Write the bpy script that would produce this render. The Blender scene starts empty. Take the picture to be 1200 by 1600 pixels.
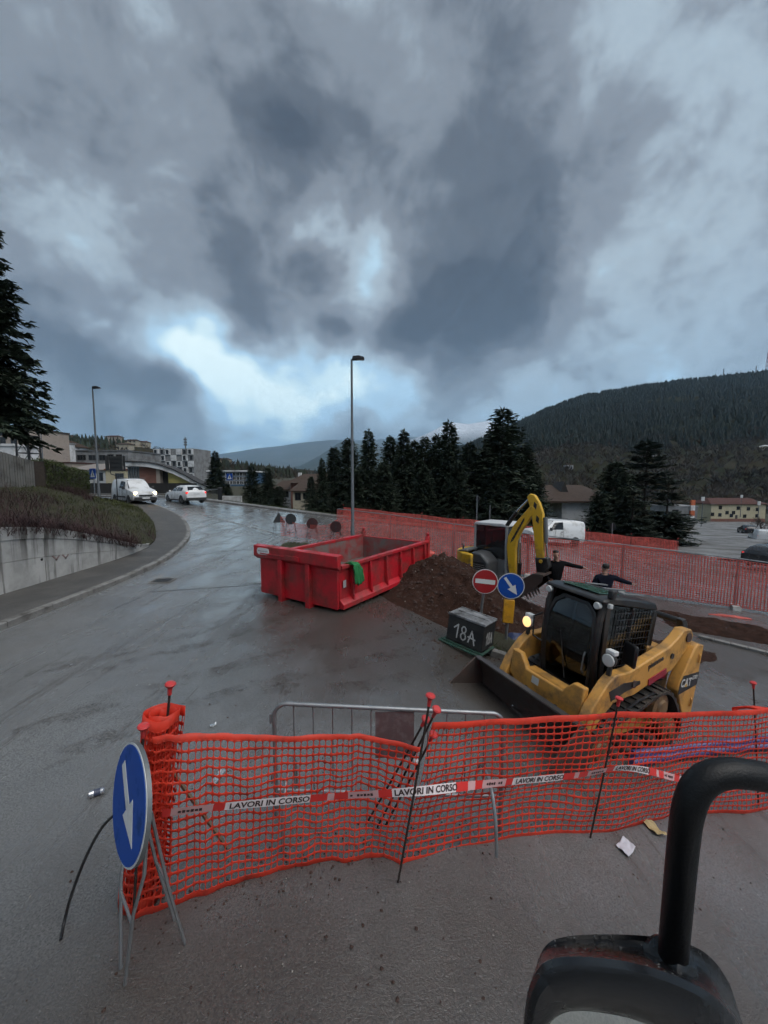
import bpy, bmesh, math, random
from mathutils import Vector, Matrix, noise

SC = bpy.context.scene
COL = SC.collection
RND = random.Random(11)
PI = math.pi
rad = math.radians

# ------------------------------------------------------------------ camera
F_PX, CX, CY, CAMZ = 600.0, 600.0, 800.0, 2.8
PITCH = math.atan(50.0 / F_PX)
cam_data = bpy.data.cameras.new('camera')
cam_data.sensor_fit = 'VERTICAL'
cam_data.sensor_height = 24.0
cam_data.lens = 24.0 * F_PX / 1600.0
cam_data.clip_start = 0.05
cam_data.clip_end = 40000
cam = bpy.data.objects.new('camera', cam_data)
COL.objects.link(cam)
cam.location = (0, 0, CAMZ)
cam.rotation_euler = (PI / 2 - PITCH, 0, 0)
SC.camera = cam

# ------------------------------------------------------------------ view / render settings
SC.view_settings.view_transform = 'Standard'
SC.view_settings.look = 'None'
SC.view_settings.gamma = 1.0
SC.view_settings.exposure = 1.38
SC.view_settings.use_curve_mapping = False
SC.render.engine = 'CYCLES'
SC.cycles.use_denoising = True
SC.cycles.use_adaptive_sampling = True
SC.cycles.adaptive_threshold = 0.03
SC.cycles.adaptive_min_samples = 12
SC.cycles.max_bounces = 5
SC.cycles.diffuse_bounces = 2
SC.cycles.glossy_bounces = 2
SC.cycles.transmission_bounces = 4
SC.cycles.transparent_max_bounces = 16
SC.cycles.volume_bounces = 1
SC.cycles.caustics_reflective = False
SC.cycles.caustics_refractive = False

def ray(px, py):
    """direction in the place of the photograph's pixel (1200 x 1600), scaled to forward depth 1"""
    u = (px - CX) / F_PX
    v = (CY - py) / F_PX
    c, s = math.cos(PITCH), math.sin(PITCH)
    return Vector((u, c + v * s, -s + v * c))

def P(px, py, Y):
    d = ray(px, py)
    return Vector((0, 0, CAMZ)) + d * (Y / d.y)

# ------------------------------------------------------------------ world: dusk sky under broken cloud
SUN_ELEV, SUN_AZ = 58.0, 125.0          # degrees; azimuth from +Y towards +X
wld = bpy.data.worlds.new('World')
SC.world = wld
wld.cycles.sampling_method = 'MANUAL'
wld.cycles.sample_map_resolution = 256
wld.use_nodes = True
nt = wld.node_tree
nt.nodes.clear()
def wn(t, **k):
    n = nt.nodes.new(t)
    for a, b in k.items():
        setattr(n, a, b)
    return n
def wl(a, b):
    nt.links.new(a, b)
def wmath(op, a, b=None, c=None):
    n = wn('ShaderNodeMath', operation=op)
    for i, x in enumerate((a, b, c)):
        if x is None:
            continue
        if isinstance(x, (int, float)):
            n.inputs[i].default_value = x
        else:
            wl(x, n.inputs[i])
    return n.outputs[0]
tc = wn('ShaderNodeTexCoord')
sep = wn('ShaderNodeSeparateXYZ')
wl(tc.outputs['Generated'], sep.inputs[0])
zz = wmath('MAXIMUM', wmath('ADD', sep.outputs[2], 0.16), 0.05)
comb = wn('ShaderNodeCombineXYZ')
wl(wmath('DIVIDE', sep.outputs[0], zz), comb.inputs[0])
wl(wmath('DIVIDE', sep.outputs[1], zz), comb.inputs[1])
def wnoise(vec, scale, detail, rough, dist=0.0):
    n = wn('ShaderNodeTexNoise')
    n.noise_dimensions = '3D'
    n.inputs['Scale'].default_value = scale
    n.inputs['Detail'].default_value = detail
    n.inputs['Roughness'].default_value = rough
    n.inputs['Distortion'].default_value = dist
    wl(vec, n.inputs['Vector'])
    return n
flatv = wn('ShaderNodeMapping')
flatv.inputs['Scale'].default_value = (1.0, 1.0, 1.7)
flatv.inputs['Location'].default_value = (0.35, 0.0, 0.6)
wl(tc.outputs['Generated'], flatv.inputs['Vector'])
n_big = wnoise(flatv.outputs[0], 2.3, 6, 0.56, 0.25)
n_fine = wnoise(tc.outputs['Generated'], 5.6, 6, 0.62, 0.2)
n_warp = wnoise(tc.outputs['Generated'], 4.0, 3, 0.55)
warp = wn('ShaderNodeVectorMath', operation='MULTIPLY_ADD')
wl(n_warp.outputs['Color'], warp.inputs[0])
warp.inputs[1].default_value = (0.30, 0.30, 0.24)
wl(tc.outputs['Generated'], warp.inputs[2])
offs = wn('ShaderNodeVectorMath', operation='SUBTRACT')
wl(warp.outputs[0], offs.inputs[0])
offs.inputs[1].default_value = (0.15, 0.15, 0.12)
dens = wmath('ADD', 0.56, wmath('MULTIPLY', wmath('SUBTRACT', n_big.outputs['Fac'], 0.5), 0.85))
dens = wmath('ADD', dens, wmath('MULTIPLY', wmath('SUBTRACT', n_fine.outputs['Fac'], 0.5), 0.88))
# cloud masses and the clear gaps between them, by direction
for (px, py, w, s) in [
        (335, 560, -0.60, 0.085), (380, 590, -0.50, 0.08), (450, 615, -0.58, 0.10), (575, 450, -0.26, 0.085), (575, 380, -0.12, 0.07), (295, 505, -0.50, 0.07),
        (545, 605, -0.44, 0.09), (610, 625, -0.22, 0.08), (250, 545, -0.20, 0.05), (120, 395, -0.06, 0.12), (190, 520, -0.34, 0.06), (20, 290, -0.18, 0.2), (390, 700, -0.40, 0.06), (470, 690, -0.20, 0.06), (250, 660, -0.12, 0.08),
        (690, 590, -0.10, 0.12), (930, 590, -0.12, 0.2), (1130, 450, -0.12, 0.18), (1080, 180, -0.14, 0.16), (540, 90, -0.10, 0.15), (600, 260, -0.12, 0.12), (1010, 330, -0.06, 0.10),
        (490, 215, 0.30, 0.10), (440, 150, 0.16, 0.08), (230, 230, 0.12, 0.22), (380, 440, 0.26, 0.11), (480, 430, 0.20, 0.07), (720, 490, 0.30, 0.14), (660, 520, 0.16, 0.08), (800, 430, 0.16, 0.16),
        (860, 330, 0.10, 0.25), (540, 540, 0.30, 0.055), (130, 600, 0.20, 0.13), (240, 590, 0.16, 0.06), (300, 640, 0.14, 0.06), (420, 612, 0.34, 0.026), (360, 610, 0.16, 0.03),
        (760, 160, 0.08, 0.3), (560, 665, 0.12, 0.08), (210, 470, 0.18, 0.07), (100, 500, 0.12, 0.08), (1050, 300, 0.10, 0.12)]:
    d = ray(px, py).normalized()
    v = wn('ShaderNodeVectorMath', operation='DISTANCE')
    wl(offs.outputs[0], v.inputs[0])
    v.inputs[1].default_value = d
    q = wmath('MULTIPLY', wmath('MULTIPLY', v.outputs['Value'], v.outputs['Value']), -1.0 / (s * s))
    dens = wmath('ADD', dens, wmath('MULTIPLY', wmath('POWER', math.e, q), w))
ramp = wn('ShaderNodeValToRGB')
cr = ramp.color_ramp
cr.interpolation = 'EASE'
stops = [(0.0, (0.385, 0.46, 0.46)), (0.12, (0.305, 0.395, 0.42)), (0.25, (0.205, 0.300, 0.370)), (0.40, (0.160, 0.200, 0.230)),
         (0.58, (0.092, 0.106, 0.121)), (0.78, (0.043, 0.049, 0.057)), (1.0, (0.022, 0.025, 0.030))]
while len(cr.elements) < len(stops):
    cr.elements.new(0.5)
for e, (p, c) in zip(cr.elements, stops):
    e.position = p
    e.color = (*c, 1)
wl(dens, ramp.inputs[0])
sky = wn('ShaderNodeTexSky')
sky.sky_type = 'NISHITA'
sky.sun_disc = False
sky.sun_elevation = rad(SUN_ELEV)
sky.sun_rotation = rad(SUN_AZ)
sky.altitude = 700
sky_k = wn('ShaderNodeVectorMath', operation='SCALE')
wl(sky.outputs[0], sky_k.inputs[0])
sky_k.inputs['Scale'].default_value = 0.05
# cloud low over the land is bluer than cloud overhead
lowf = wn('ShaderNodeMapRange')
wl(sep.outputs[2], lowf.inputs['Value'])
lowf.inputs['From Min'].default_value = 0.02
lowf.inputs['From Max'].default_value = 0.42
tintm = wn('ShaderNodeMix', data_type='RGBA', blend_type='MULTIPLY')
tintm.inputs['Factor'].default_value = 1.0
wl(ramp.outputs[0], tintm.inputs['A'])
tcol = wn('ShaderNodeMix', data_type='RGBA')
wl(lowf.outputs[0], tcol.inputs['Factor'])
tcol.inputs['A'].default_value = (0.90, 1.03, 1.16, 1)
tcol.inputs['B'].default_value = (1.04, 1.0, 0.97, 1)
wl(tcol.outputs['Result'], tintm.inputs['B'])
mixs = wn('ShaderNodeMix', data_type='RGBA')
mixs.inputs['Factor'].default_value = 0.88
wl(sky_k.outputs[0], mixs.inputs['A'])
wl(tintm.outputs['Result'], mixs.inputs['B'])
bg = wn('ShaderNodeBackground')
bg.inputs['Strength'].default_value = 1.08
wl(mixs.outputs['Result'], bg.inputs['Color'])
wo = wn('ShaderNodeOutputWorld')
wl(bg.outputs[0], wo.inputs['Surface'])

# ------------------------------------------------------------------ the one sun, spread wide by the overcast
sun_d = bpy.data.lights.new('sun', 'SUN')
sun_d.energy = 1.0
sun_d.angle = rad(60)
sun_d.color = (1.0, 0.97, 0.93)
sun = bpy.data.objects.new('sun', sun_d)
COL.objects.link(sun)
az, el = rad(SUN_AZ), rad(SUN_ELEV)
sdir = Vector((math.sin(az) * math.cos(el), math.cos(az) * math.cos(el), math.sin(el)))
sun.rotation_euler = sdir.to_track_quat('Z', 'Y').to_euler()

# ------------------------------------------------------------------ lie of the land
def sm(a, b, t):
    t = min(1.0, max(0.0, (t - a) / (b - a)))
    return t * t * (3 - 2 * t)
def lerp(a, b, t):
    return a + (b - a) * t
def zn(x):
    u = math.log1p(math.exp(min(30, (x - 0.3) * 4))) / 4
    return -2.6 * (1 - math.exp(-u * 0.135))
def zf(x):
    z = -0.093 * x - 0.75
    return max(-3.2, min(1.1, z))
def gz(x, y):
    return lerp(zn(x), zf(x), sm(8, 26, y))
def G(px, py):
    """where a pixel of the photograph meets the road surface"""
    d = ray(px, py)
    o = Vector((0, 0, CAMZ))
    t = 0.5
    while t < 80:
        p = o + d * t
        if p.z <= gz(p.x, p.y):
            a, b = t - 0.05, t
            for _ in range(20):
                m = (a + b) / 2
                q = o + d * m
                if q.z <= gz(q.x, q.y):
                    b = m
                else:
                    a = m
            return o + d * b
        t += 0.05
    return o + d * t
FAR_KERB = [(-60, 41), (-26, 38.5), (-14.5, 35.5), (-4, 32.2), (6.75, 30.6), (14, 30.2), (21, 29.6), (24, 28.8)]
def yfar(x):
    pts = FAR_KERB
    if x <= pts[0][0]:
        return pts[0][1]
    for (x0, y0), (x1, y1) in zip(pts, pts[1:]):
        if x <= x1:
            return lerp(y0, y1, (x - x0) / (x1 - x0))
    return pts[-1][1]
def terr(x, y):
    yf = yfar(x)
    dy = y - yf
    z = gz(x, min(y, yf))
    if dy <= 0:
        base = z - 0.4
        if x > 40:
            base -= 0.05 * (x - 40)
        return max(base, -14)
    town = sm(-13, -24, x)
    fall = z - 0.02 - 0.09 * max(0, dy - 2.0) - 0.5 * sm(1.8, 5, dy)
    rise = z - 0.05 + 0.02 * max(0, dy - 10)
    z = lerp(max(fall, -14), min(rise, 6), town)
    return z

# ------------------------------------------------------------------ object helpers
def obj(name, me, parent=None, mats=None):
    o = bpy.data.objects.new(name, me)
    COL.objects.link(o)
    if parent is not None:
        o.parent = parent
    for m in (mats or []):
        me.materials.append(m)
    return o
def thing(name, label, cat, loc=(0, 0, 0), rz=0.0, group=None, rot=None):
    o = bpy.data.objects.new(name, None)
    COL.objects.link(o)
    o.empty_display_size = 0.2
    o.location = loc
    o.rotation_euler = rot if rot else (0, 0, rz)
    return tag(o, label, cat, group)
def tag(o, label, cat=None, group=None, kind=None):
    o['label'] = label
    if cat:
        o['category'] = cat
    if group:
        o['group'] = group
    if kind:
        o['kind'] = kind
    return o
def struct(o, label=None):
    o['kind'] = 'structure'
    if label:
        o['label'] = label
    return o
def dup(root, loc, rz, label, scale=None):
    def cp(o, parent):
        c = o.copy()
        COL.objects.link(c)
        c.parent = parent
        for ch in KIDS.get(o.name, list(o.children)):
            cp(ch, c)
        return c
    r = cp(root, None)
    r.location = loc
    r.rotation_euler = (0, 0, rz)
    r['label'] = label
    if scale:
        r.scale = scale
    return r
KIDS = {}

class MB:
    """collects faces for ONE mesh object"""
    def __init__(s):
        s.v, s.f, s.m = [], [], []
    def add(s, vs, fs, mi=0):
        o = len(s.v)
        s.v.extend([tuple(v) for v in vs])
        s.f.extend([tuple(i + o for i in f) for f in fs])
        s.m.extend([mi] * len(fs))
        return s
    def box(s, c, d, rot=None, mi=0, top=None):
        """c centre, d size, rot Matrix or z angle, top = (sx, sy) scale of the top face"""
        hx, hy, hz = d[0] / 2, d[1] / 2, d[2] / 2
        tx, ty = top or (1, 1)
        vs = [Vector((x * hx * (tx if z > 0 else 1), y * hy * (ty if z > 0 else 1), z * hz)) for z in (-1, 1) for x, y in ((-1, -1), (1, -1), (1, 1), (-1, 1))]
        if rot is not None:
            M = rot if isinstance(rot, Matrix) else Matrix.Rotation(rot, 3, 'Z')
            vs = [M @ v for v in vs]
        vs = [v + Vector(c) for v in vs]
        return s.add(vs, [(3, 2, 1, 0), (4, 5, 6, 7), (0, 1, 5, 4), (1, 2, 6, 5), (2, 3, 7, 6), (3, 0, 4, 7)], mi)
    def tube(s, pts, r, n=8, closed=False, mi=0, caps=True, flat=None):
        pts = [Vector(p) for p in pts]
        k = len(pts)
        rs = r if isinstance(r, (list, tuple)) else [r] * k
        up = Vector((0, 0, 1))
        rings = []
        prev = None
        for i, p in enumerate(pts):
            if closed:
                t = pts[(i + 1) % k] - pts[i - 1]
            else:
                t = pts[min(i + 1, k - 1)] - pts[max(i - 1, 0)]
            if t.length < 1e-9:
                t = Vector((0, 0, 1))
            t.normalize()
            if prev is None:
                a = up if abs(t.z) < 0.95 else Vector((1, 0, 0))
                prev = t.cross(a).normalized()
            u = (prev - t * prev.dot(t))
            if u.length < 1e-6:
                u = t.cross(up)
            u.normalize()
            prev = u
            w = t.cross(u)
            rings.append([p + (u * math.cos(2 * PI * j / n) + w * math.sin(2 * PI * j / n) * (flat or 1)) * rs[i] for j in range(n)])
        vs = [v for ring in rings for v in ring]
        fs = []
        for i in range(k if closed else k - 1):
            a, b = i * n, ((i + 1) % k) * n
            for j in range(n):
                fs.append((a + j, a + (j + 1) % n, b + (j + 1) % n, b + j))
        if caps and not closed:
            fs.append(tuple(range(n - 1, -1, -1)))
            fs.append(tuple(range((k - 1) * n, k * n)))
        return s.add(vs, fs, mi)
    def cyl(s, a, b, r, n=16, mi=0):
        return s.tube([a, b], r, n, mi=mi)
    def prism(s, poly, a, b, plane='xz', mi=0, M=None):
        """poly in a plane, pushed from a to b along the remaining axis"""
        def mk(p, h):
            if plane == 'xz':
                v = Vector((p[0], h, p[1]))
            elif plane == 'xy':
                v = Vector((p[0], p[1], h))
            else:
                v = Vector((h, p[0], p[1]))
            return (M @ v) if M is not None else v
        n = len(poly)
        vs = [mk(p, a) for p in poly] + [mk(p, b) for p in poly]
        fs = [tuple(range(n)), tuple(range(2 * n - 1, n - 1, -1))] + [(i, i + n, (i + 1) % n + n, (i + 1) % n) for i in range(n)]
        return s.add(vs, fs, mi)
    def lathe(s, prof, n=20, M=None, mi=0):
        """prof: (r, h) along local z"""
        vs, fs = [], []
        for r, h in prof:
            for j in range(n):
                v = Vector((r * math.cos(2 * PI * j / n), r * math.sin(2 * PI * j / n), h))
                vs.append((M @ v) if M is not None else v)
        for i in range(len(prof) - 1):
            for j in range(n):
                a = i * n
                fs.append((a + j, a + (j + 1) % n, a + n + (j + 1) % n, a + n + j))
        fs.append(tuple(range(n - 1, -1, -1)))
        fs.append(tuple(range((len(prof) - 1) * n, len(prof) * n)))
        return s.add(vs, fs, mi)
    def grid(s, fn, nu, nv, mi=0, closed_u=False):
        vs = [fn(i / nu, j / nv) for j in range(nv + 1) for i in range(nu + 1)]
        w = nu + 1
        return s.add(vs, [(j * w + i, j * w + i + 1, (j + 1) * w + i + 1, (j + 1) * w + i) for j in range(nv) for i in range(nu)], mi)
    def mesh(s, name, mats=None, smooth=False, fix=True):
        me = bpy.data.meshes.new(name)
        me.from_pydata(s.v, [], s.f)
        if any(s.m):
            me.polygons.foreach_set('material_index', s.m)
        for m in (mats or []):
            me.materials.append(m)
        if fix:
            bm = bmesh.new()
            bm.from_mesh(me)
            bmesh.ops.recalc_face_normals(bm, faces=bm.faces)
            bm.to_mesh(me)
            bm.free()
        if smooth is not False:
            me.shade_smooth()
            me.set_sharp_from_angle(angle=rad(40 if smooth is True else smooth))
        me.update()
        return me
    def build(s, name, mat, parent=None, smooth=False, bevel=0, seg=2, fix=True, loc=None):
        o = obj(name, s.mesh(name, mat if isinstance(mat, list) else [mat], smooth, fix), parent)
        if bevel:
            b = o.modifiers.new('bevel', 'BEVEL')
            b.width = bevel
            b.segments = seg
            b.limit_method = 'ANGLE'
            b.angle_limit = rad(35)
            if smooth is False:
                o.data.shade_smooth()
                o.data.set_sharp_from_angle(angle=rad(60))
        if loc is not None:
            o.location = loc
        return o

def text_mesh(name, txt, size, mat, parent, M, depth=0.001, sx=1.0, bold=0.0, shear=0.0):
    """lettering as a mesh, lying in the local xy plane of M"""
    cu = bpy.data.curves.new(name, 'FONT')
    cu.body = txt
    cu.size = size
    cu.extrude = depth
    cu.offset = bold
    cu.shear = shear
    cu.align_x = 'CENTER'
    cu.align_y = 'CENTER'
    cu.resolution_u = 3
    t = bpy.data.objects.new('t', cu)
    COL.objects.link(t)
    dg = bpy.context.evaluated_depsgraph_get()
    me = bpy.data.meshes.new_from_object(t.evaluated_get(dg))
    bpy.data.objects.remove(t)
    bpy.data.curves.remove(cu)
    me.name = name
    me.transform(M @ Matrix.Diagonal((sx, 1, 1, 1)))
    me.materials.clear()
    me.materials.append(mat)
    return obj(name, me, parent)

def basis(o, x, y):
    """4x4 placing local xy along the given axes"""
    x = Vector(x).normalized()
    y = Vector(y)
    y = (y - x * y.dot(x)).normalized()
    z = x.cross(y)
    M = Matrix((x, y, z)).transposed().to_4x4()
    M.translation = Vector(o)
    return M

# ------------------------------------------------------------------ materials
MATS = {}
def mat(name, col, rough=0.6, metal=0.0, var=0.12, vscale=6.0, bump=0.0, bscale=40.0, dirt=None, dscale=3.0, damt=0.5, spec=0.5, rvar=0.15,
        emit=None, estr=0.0, trans=0.0, alpha=1.0, coat=0.0, coords='Object', sub=0.0, stretch=None):
    """principled surface with noise-driven colour, wear and gloss"""
    if name in MATS:
        return MATS[name]
    m = bpy.data.materials.new(name)
    m.use_nodes = True
    t = m.node_tree
    b = t.nodes['Principled BSDF']
    b.inputs['Roughness'].default_value = rough
    b.inputs['Metallic'].default_value = metal
    b.inputs['Specular IOR Level'].default_value = spec
    b.inputs['Transmission Weight'].default_value = trans
    b.inputs['Alpha'].default_value = alpha
    b.inputs['Coat Weight'].default_value = coat
    b.inputs['Base Color'].default_value = (*col, 1)
    L = t.links.new
    tc = t.nodes.new('ShaderNodeTexCoord')
    vec = tc.outputs[coords]
    if stretch:
        mp = t.nodes.new('ShaderNodeMapping')
        mp.inputs['Scale'].default_value = stretch
        L(vec, mp.inputs['Vector'])
        vec = mp.outputs[0]
    def nz(sc, det=4, ro=0.55):
        n = t.nodes.new('ShaderNodeTexNoise')
        n.inputs['Scale'].default_value = sc
        n.inputs['Detail'].default_value = det
        n.inputs['Roughness'].default_value = ro
        L(vec, n.inputs['Vector'])
        return n.outputs['Fac']
    if var > 0 or dirt:
        r = t.nodes.new('ShaderNodeMix')
        r.data_type = 'RGBA'
        r.inputs['A'].default_value = (*[max(0, c * (1 - var)) for c in col], 1)
        r.inputs['B'].default_value = (*[min(1, c * (1 + var)) for c in col], 1)
        L(nz(vscale), r.inputs['Factor'])
        out = r.outputs['Result']
        if dirt:
            k = t.nodes.new('ShaderNodeMapRange')
            k.inputs['From Min'].default_value = 0.62 - damt * 0.35
            k.inputs['From Max'].default_value = 0.80 - damt * 0.25
            L(nz(dscale, 7, 0.65), k.inputs['Value'])
            r2 = t.nodes.new('ShaderNodeMix')
            r2.data_type = 'RGBA'
            L(k.outputs[0], r2.inputs['Factor'])
            L(out, r2.inputs['A'])
            r2.inputs['B'].default_value = (*dirt, 1)
            out = r2.outputs['Result']
            k2 = t.nodes.new('ShaderNodeMapRange')
            k2.inputs['To Min'].default_value = rough
            k2.inputs['To Max'].default_value = min(1, rough + 0.35)
            L(k.outputs[0], k2.inputs['Value'])
            L(k2.outputs[0], b.inputs['Roughness'])
        L(out, b.inputs['Base Color'])
    if rvar > 0 and not dirt:
        k = t.nodes.new('ShaderNodeMapRange')
        k.inputs['To Min'].default_value = max(0.02, rough - rvar)
        k.inputs['To Max'].default_value = min(1, rough + rvar)
        L(nz(vscale * 0.7), k.inputs['Value'])
        L(k.outputs[0], b.inputs['Roughness'])
    if bump > 0:
        bp = t.nodes.new('ShaderNodeBump')
        bp.inputs['Strength'].default_value = bump
        bp.inputs['Distance'].default_value = 0.02
        L(nz(bscale, 5, 0.6), bp.inputs['Height'])
        L(bp.outputs[0], b.inputs['Normal'])
    if emit:
        b.inputs['Emission Color'].default_value = (*emit, 1)
        b.inputs['Emission Strength'].default_value = estr
    if sub:
        b.inputs['Subsurface Weight'].default_value = sub
    MATS[name] = m
    return m
# ================================================================== the setting
def node_mat(name):
    m = bpy.data.materials.new(name)
    m.use_nodes = True
    t = m.node_tree
    b = t.nodes['Principled BSDF']
    def N(ty, **k):
        n = t.nodes.new(ty)
        for a, v in k.items():
            setattr(n, a, v)
        return n
    def L(a, b_):
        t.links.new(a, b_)
    def noise_(vec, sc, det=5, ro=0.55, dist=0.0):
        n = N('ShaderNodeTexNoise')
        n.inputs['Scale'].default_value = sc
        n.inputs['Detail'].default_value = det
        n.inputs['Roughness'].default_value = ro
        n.inputs['Distortion'].default_value = dist
        L(vec, n.inputs['Vector'])
        return n.outputs['Fac']
    def rng(v, a, b_, c=0.0, d=1.0, clamp=True):
        n = N('ShaderNodeMapRange')
        n.clamp = clamp
        for i, x in zip(('From Min', 'From Max', 'To Min', 'To Max'), (a, b_, c, d)):
            n.inputs[i].default_value = x
        L(v, n.inputs['Value'])
        return n.outputs[0]
    def mix(f, a, b_):
        n = N('ShaderNodeMix', data_type='RGBA')
        for s_, x in (('Factor', f), ('A', a), ('B', b_)):
            if isinstance(x, (int, float)):
                n.inputs[s_].default_value = x
            elif isinstance(x, tuple):
                n.inputs[s_].default_value = (*x, 1)
            else:
                L(x, n.inputs[s_])
        return n.outputs['Result']
    def M(op, a, b_=0.0):
        n = N('ShaderNodeMath', operation=op)
        for i, x in enumerate((a, b_)):
            if isinstance(x, (int, float)):
                n.inputs[i].default_value = x
            else:
                L(x, n.inputs[i])
        return n.outputs[0]
    def mapping(vec, scale=(1, 1, 1), rot=(0, 0, 0), loc=(0, 0, 0)):
        n = N('ShaderNodeMapping')
        n.inputs['Scale'].default_value = scale
        n.inputs['Rotation'].default_value = rot
        n.inputs['Location'].default_value = loc
        L(vec, n.inputs['Vector'])
        return n.outputs[0]
    def bump(h, strength, dist=0.02, nrm=None):
        n = N('ShaderNodeBump')
        n.inputs['Strength'].default_value = strength
        n.inputs['Distance'].default_value = dist
        L(h, n.inputs['Height'])
        if nrm is not None:
            L(nrm, n.inputs['Normal'])
        return n.outputs[0]
    pos = N('ShaderNodeNewGeometry').outputs['Position']
    return m, b, N, L, noise_, rng, mix, M, mapping, bump, pos

# ---- wet asphalt
m, b, N, L, nz, rng, mix, MA, mp, bump, pos = node_mat('wet asphalt')
grain = nz(pos, 75, 2, 0.75)
grain2 = nz(pos, 210, 1, 0.6)
blot = nz(pos, 0.55, 3, 0.6, 0.6)
streak = nz(mp(pos, (1.5, 0.13, 1), (0, 0, rad(-24))), 1.0, 5, 0.62)
streak2 = nz(mp(pos, (6.0, 0.20, 1), (0, 0, rad(-38))), 1.0, 4, 0.62)
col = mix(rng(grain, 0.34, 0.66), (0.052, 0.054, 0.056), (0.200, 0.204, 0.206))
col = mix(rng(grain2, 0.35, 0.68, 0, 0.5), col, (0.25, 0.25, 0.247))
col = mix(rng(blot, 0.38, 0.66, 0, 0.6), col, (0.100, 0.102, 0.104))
# mud carried out of the dig and spread by tyres
dv = N('ShaderNodeVectorMath', operation='DISTANCE')
L(mp(pos, (0.85, 1.0, 0)), dv.inputs[0])
dv.inputs[1].default_value = (1.4, 8.0, 0)
mud = rng(MA('ADD', dv.outputs['Value'], MA('MULTIPLY', MA('SUBTRACT', nz(pos, 0.55, 5, 0.65, 0.8), 0.5), 6.5)), 5.6, 2.6)
dv2 = N('ShaderNodeVectorMath', operation='DISTANCE')
L(pos, dv2.inputs[0])
dv2.inputs[1].default_value = (8.5, 11.0, -1.6)
mud2 = rng(MA('ADD', dv2.outputs['Value'], MA('MULTIPLY', MA('SUBTRACT', nz(pos, 0.9, 5, 0.65), 0.5), 6.0)), 5.2, 2.2)
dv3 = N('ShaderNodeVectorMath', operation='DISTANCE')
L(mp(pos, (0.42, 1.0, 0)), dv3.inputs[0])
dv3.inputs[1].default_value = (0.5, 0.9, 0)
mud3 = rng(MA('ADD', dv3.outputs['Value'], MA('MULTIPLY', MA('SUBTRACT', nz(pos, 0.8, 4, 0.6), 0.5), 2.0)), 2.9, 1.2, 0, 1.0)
trk = rng(streak2, 0.55, 0.66, 0, 0.6)
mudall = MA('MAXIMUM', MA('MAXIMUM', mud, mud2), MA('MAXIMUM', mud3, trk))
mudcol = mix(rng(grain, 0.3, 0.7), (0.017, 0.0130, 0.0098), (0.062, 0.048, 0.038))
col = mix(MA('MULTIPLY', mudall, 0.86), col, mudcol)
grit = rng(nz(pos, 48, 2, 0.5), 0.69, 0.73)
col = mix(MA('MULTIPLY', grit, 0.55), col, (0.20, 0.195, 0.19))
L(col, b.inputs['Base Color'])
wet = MA('MULTIPLY', rng(streak, 0.36, 0.60), rng(nz(pos, 0.8, 5, 0.62), 0.32, 0.58))
rough = rng(wet, 0.0, 1.0, 0.30, 0.08)
rough = MA('ADD', rough, MA('MULTIPLY', mudall, 0.10))
L(rough, b.inputs['Roughness'])
b.inputs['Specular IOR Level'].default_value = 0.85
dry = rng(wet, 0.2, 0.9, 1.0, 0.25)
h = MA('MULTIPLY', MA('ADD', MA('MULTIPLY', grain, 0.6), MA('MULTIPLY', grain2, 0.25)), dry)
bs = bump(h, 0.6, 0.012)
bs = bump(nz(pos, 3.2, 5, 0.68), 0.20, 0.05, bs)
L(bs, b.inputs['Normal'])
ASPHALT = m

# ---- sidewalk asphalt, dry-ish and rougher
m, b, N, L, nz, rng, mix, MA, mp, bump, pos = node_mat('pavement asphalt')
g = nz(pos, 70, 3, 0.7)
col = mix(rng(g, 0.3, 0.7), (0.035, 0.034, 0.033), (0.085, 0.082, 0.078))
col = mix(rng(nz(pos, 1.1, 7, 0.65), 0.45, 0.68), col, (0.10, 0.095, 0.088))
L(col, b.inputs['Base Color'])
b.inputs['Roughness'].default_value = 0.62
L(bump(MA('ADD', g, nz(pos, 8, 5)), 0.6, 0.012), b.inputs['Normal'])
PAVE = m

# ---- ground: winter grass and soil
m, b, N, L, nz, rng, mix, MA, mp, bump, pos = node_mat('winter ground')
col = mix(rng(nz(pos, 0.25, 8, 0.65), 0.35, 0.65), (0.030, 0.036, 0.016), (0.060, 0.050, 0.030))
col = mix(rng(nz(pos, 9, 5, 0.7), 0.35, 0.7), col, (0.022, 0.022, 0.012))
L(col, b.inputs['Base Color'])
b.inputs['Roughness'].default_value = 0.95
L(bump(nz(pos, 12, 6, 0.7), 0.8, 0.08), b.inputs['Normal'])
SOIL = m

# ---- bank turf
m, b, N, L, nz, rng, mix, MA, mp, bump, pos = node_mat('bank turf')
col = mix(rng(nz(pos, 0.8, 7, 0.65), 0.38, 0.62), (0.020, 0.024, 0.010), (0.040, 0.042, 0.018))
col = mix(rng(nz(pos, 14, 5, 0.7), 0.4, 0.7), col, (0.030, 0.022, 0.014))
L(col, b.inputs['Base Color'])
b.inputs['Roughness'].default_value = 0.95
L(bump(nz(pos, 25, 6, 0.7), 0.9, 0.05), b.inputs['Normal'])
TURF = m

# ---- dug earth
m, b, N, L, nz, rng, mix, MA, mp, bump, pos = node_mat('dug earth')
col = mix(rng(nz(pos, 6, 8, 0.7), 0.3, 0.7), (0.018, 0.0085, 0.006), (0.058, 0.027, 0.018))
col = mix(rng(nz(pos, 38, 3, 0.6), 0.64, 0.74, 0, 0.5), col, (0.09, 0.06, 0.048))
L(col, b.inputs['Base Color'])
b.inputs['Roughness'].default_value = 0.85
b.inputs['Specular IOR Level'].default_value = 0.15
L(bump(nz(pos, 22, 7, 0.72), 1.0, 0.06), b.inputs['Normal'])
EARTH = m

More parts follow.
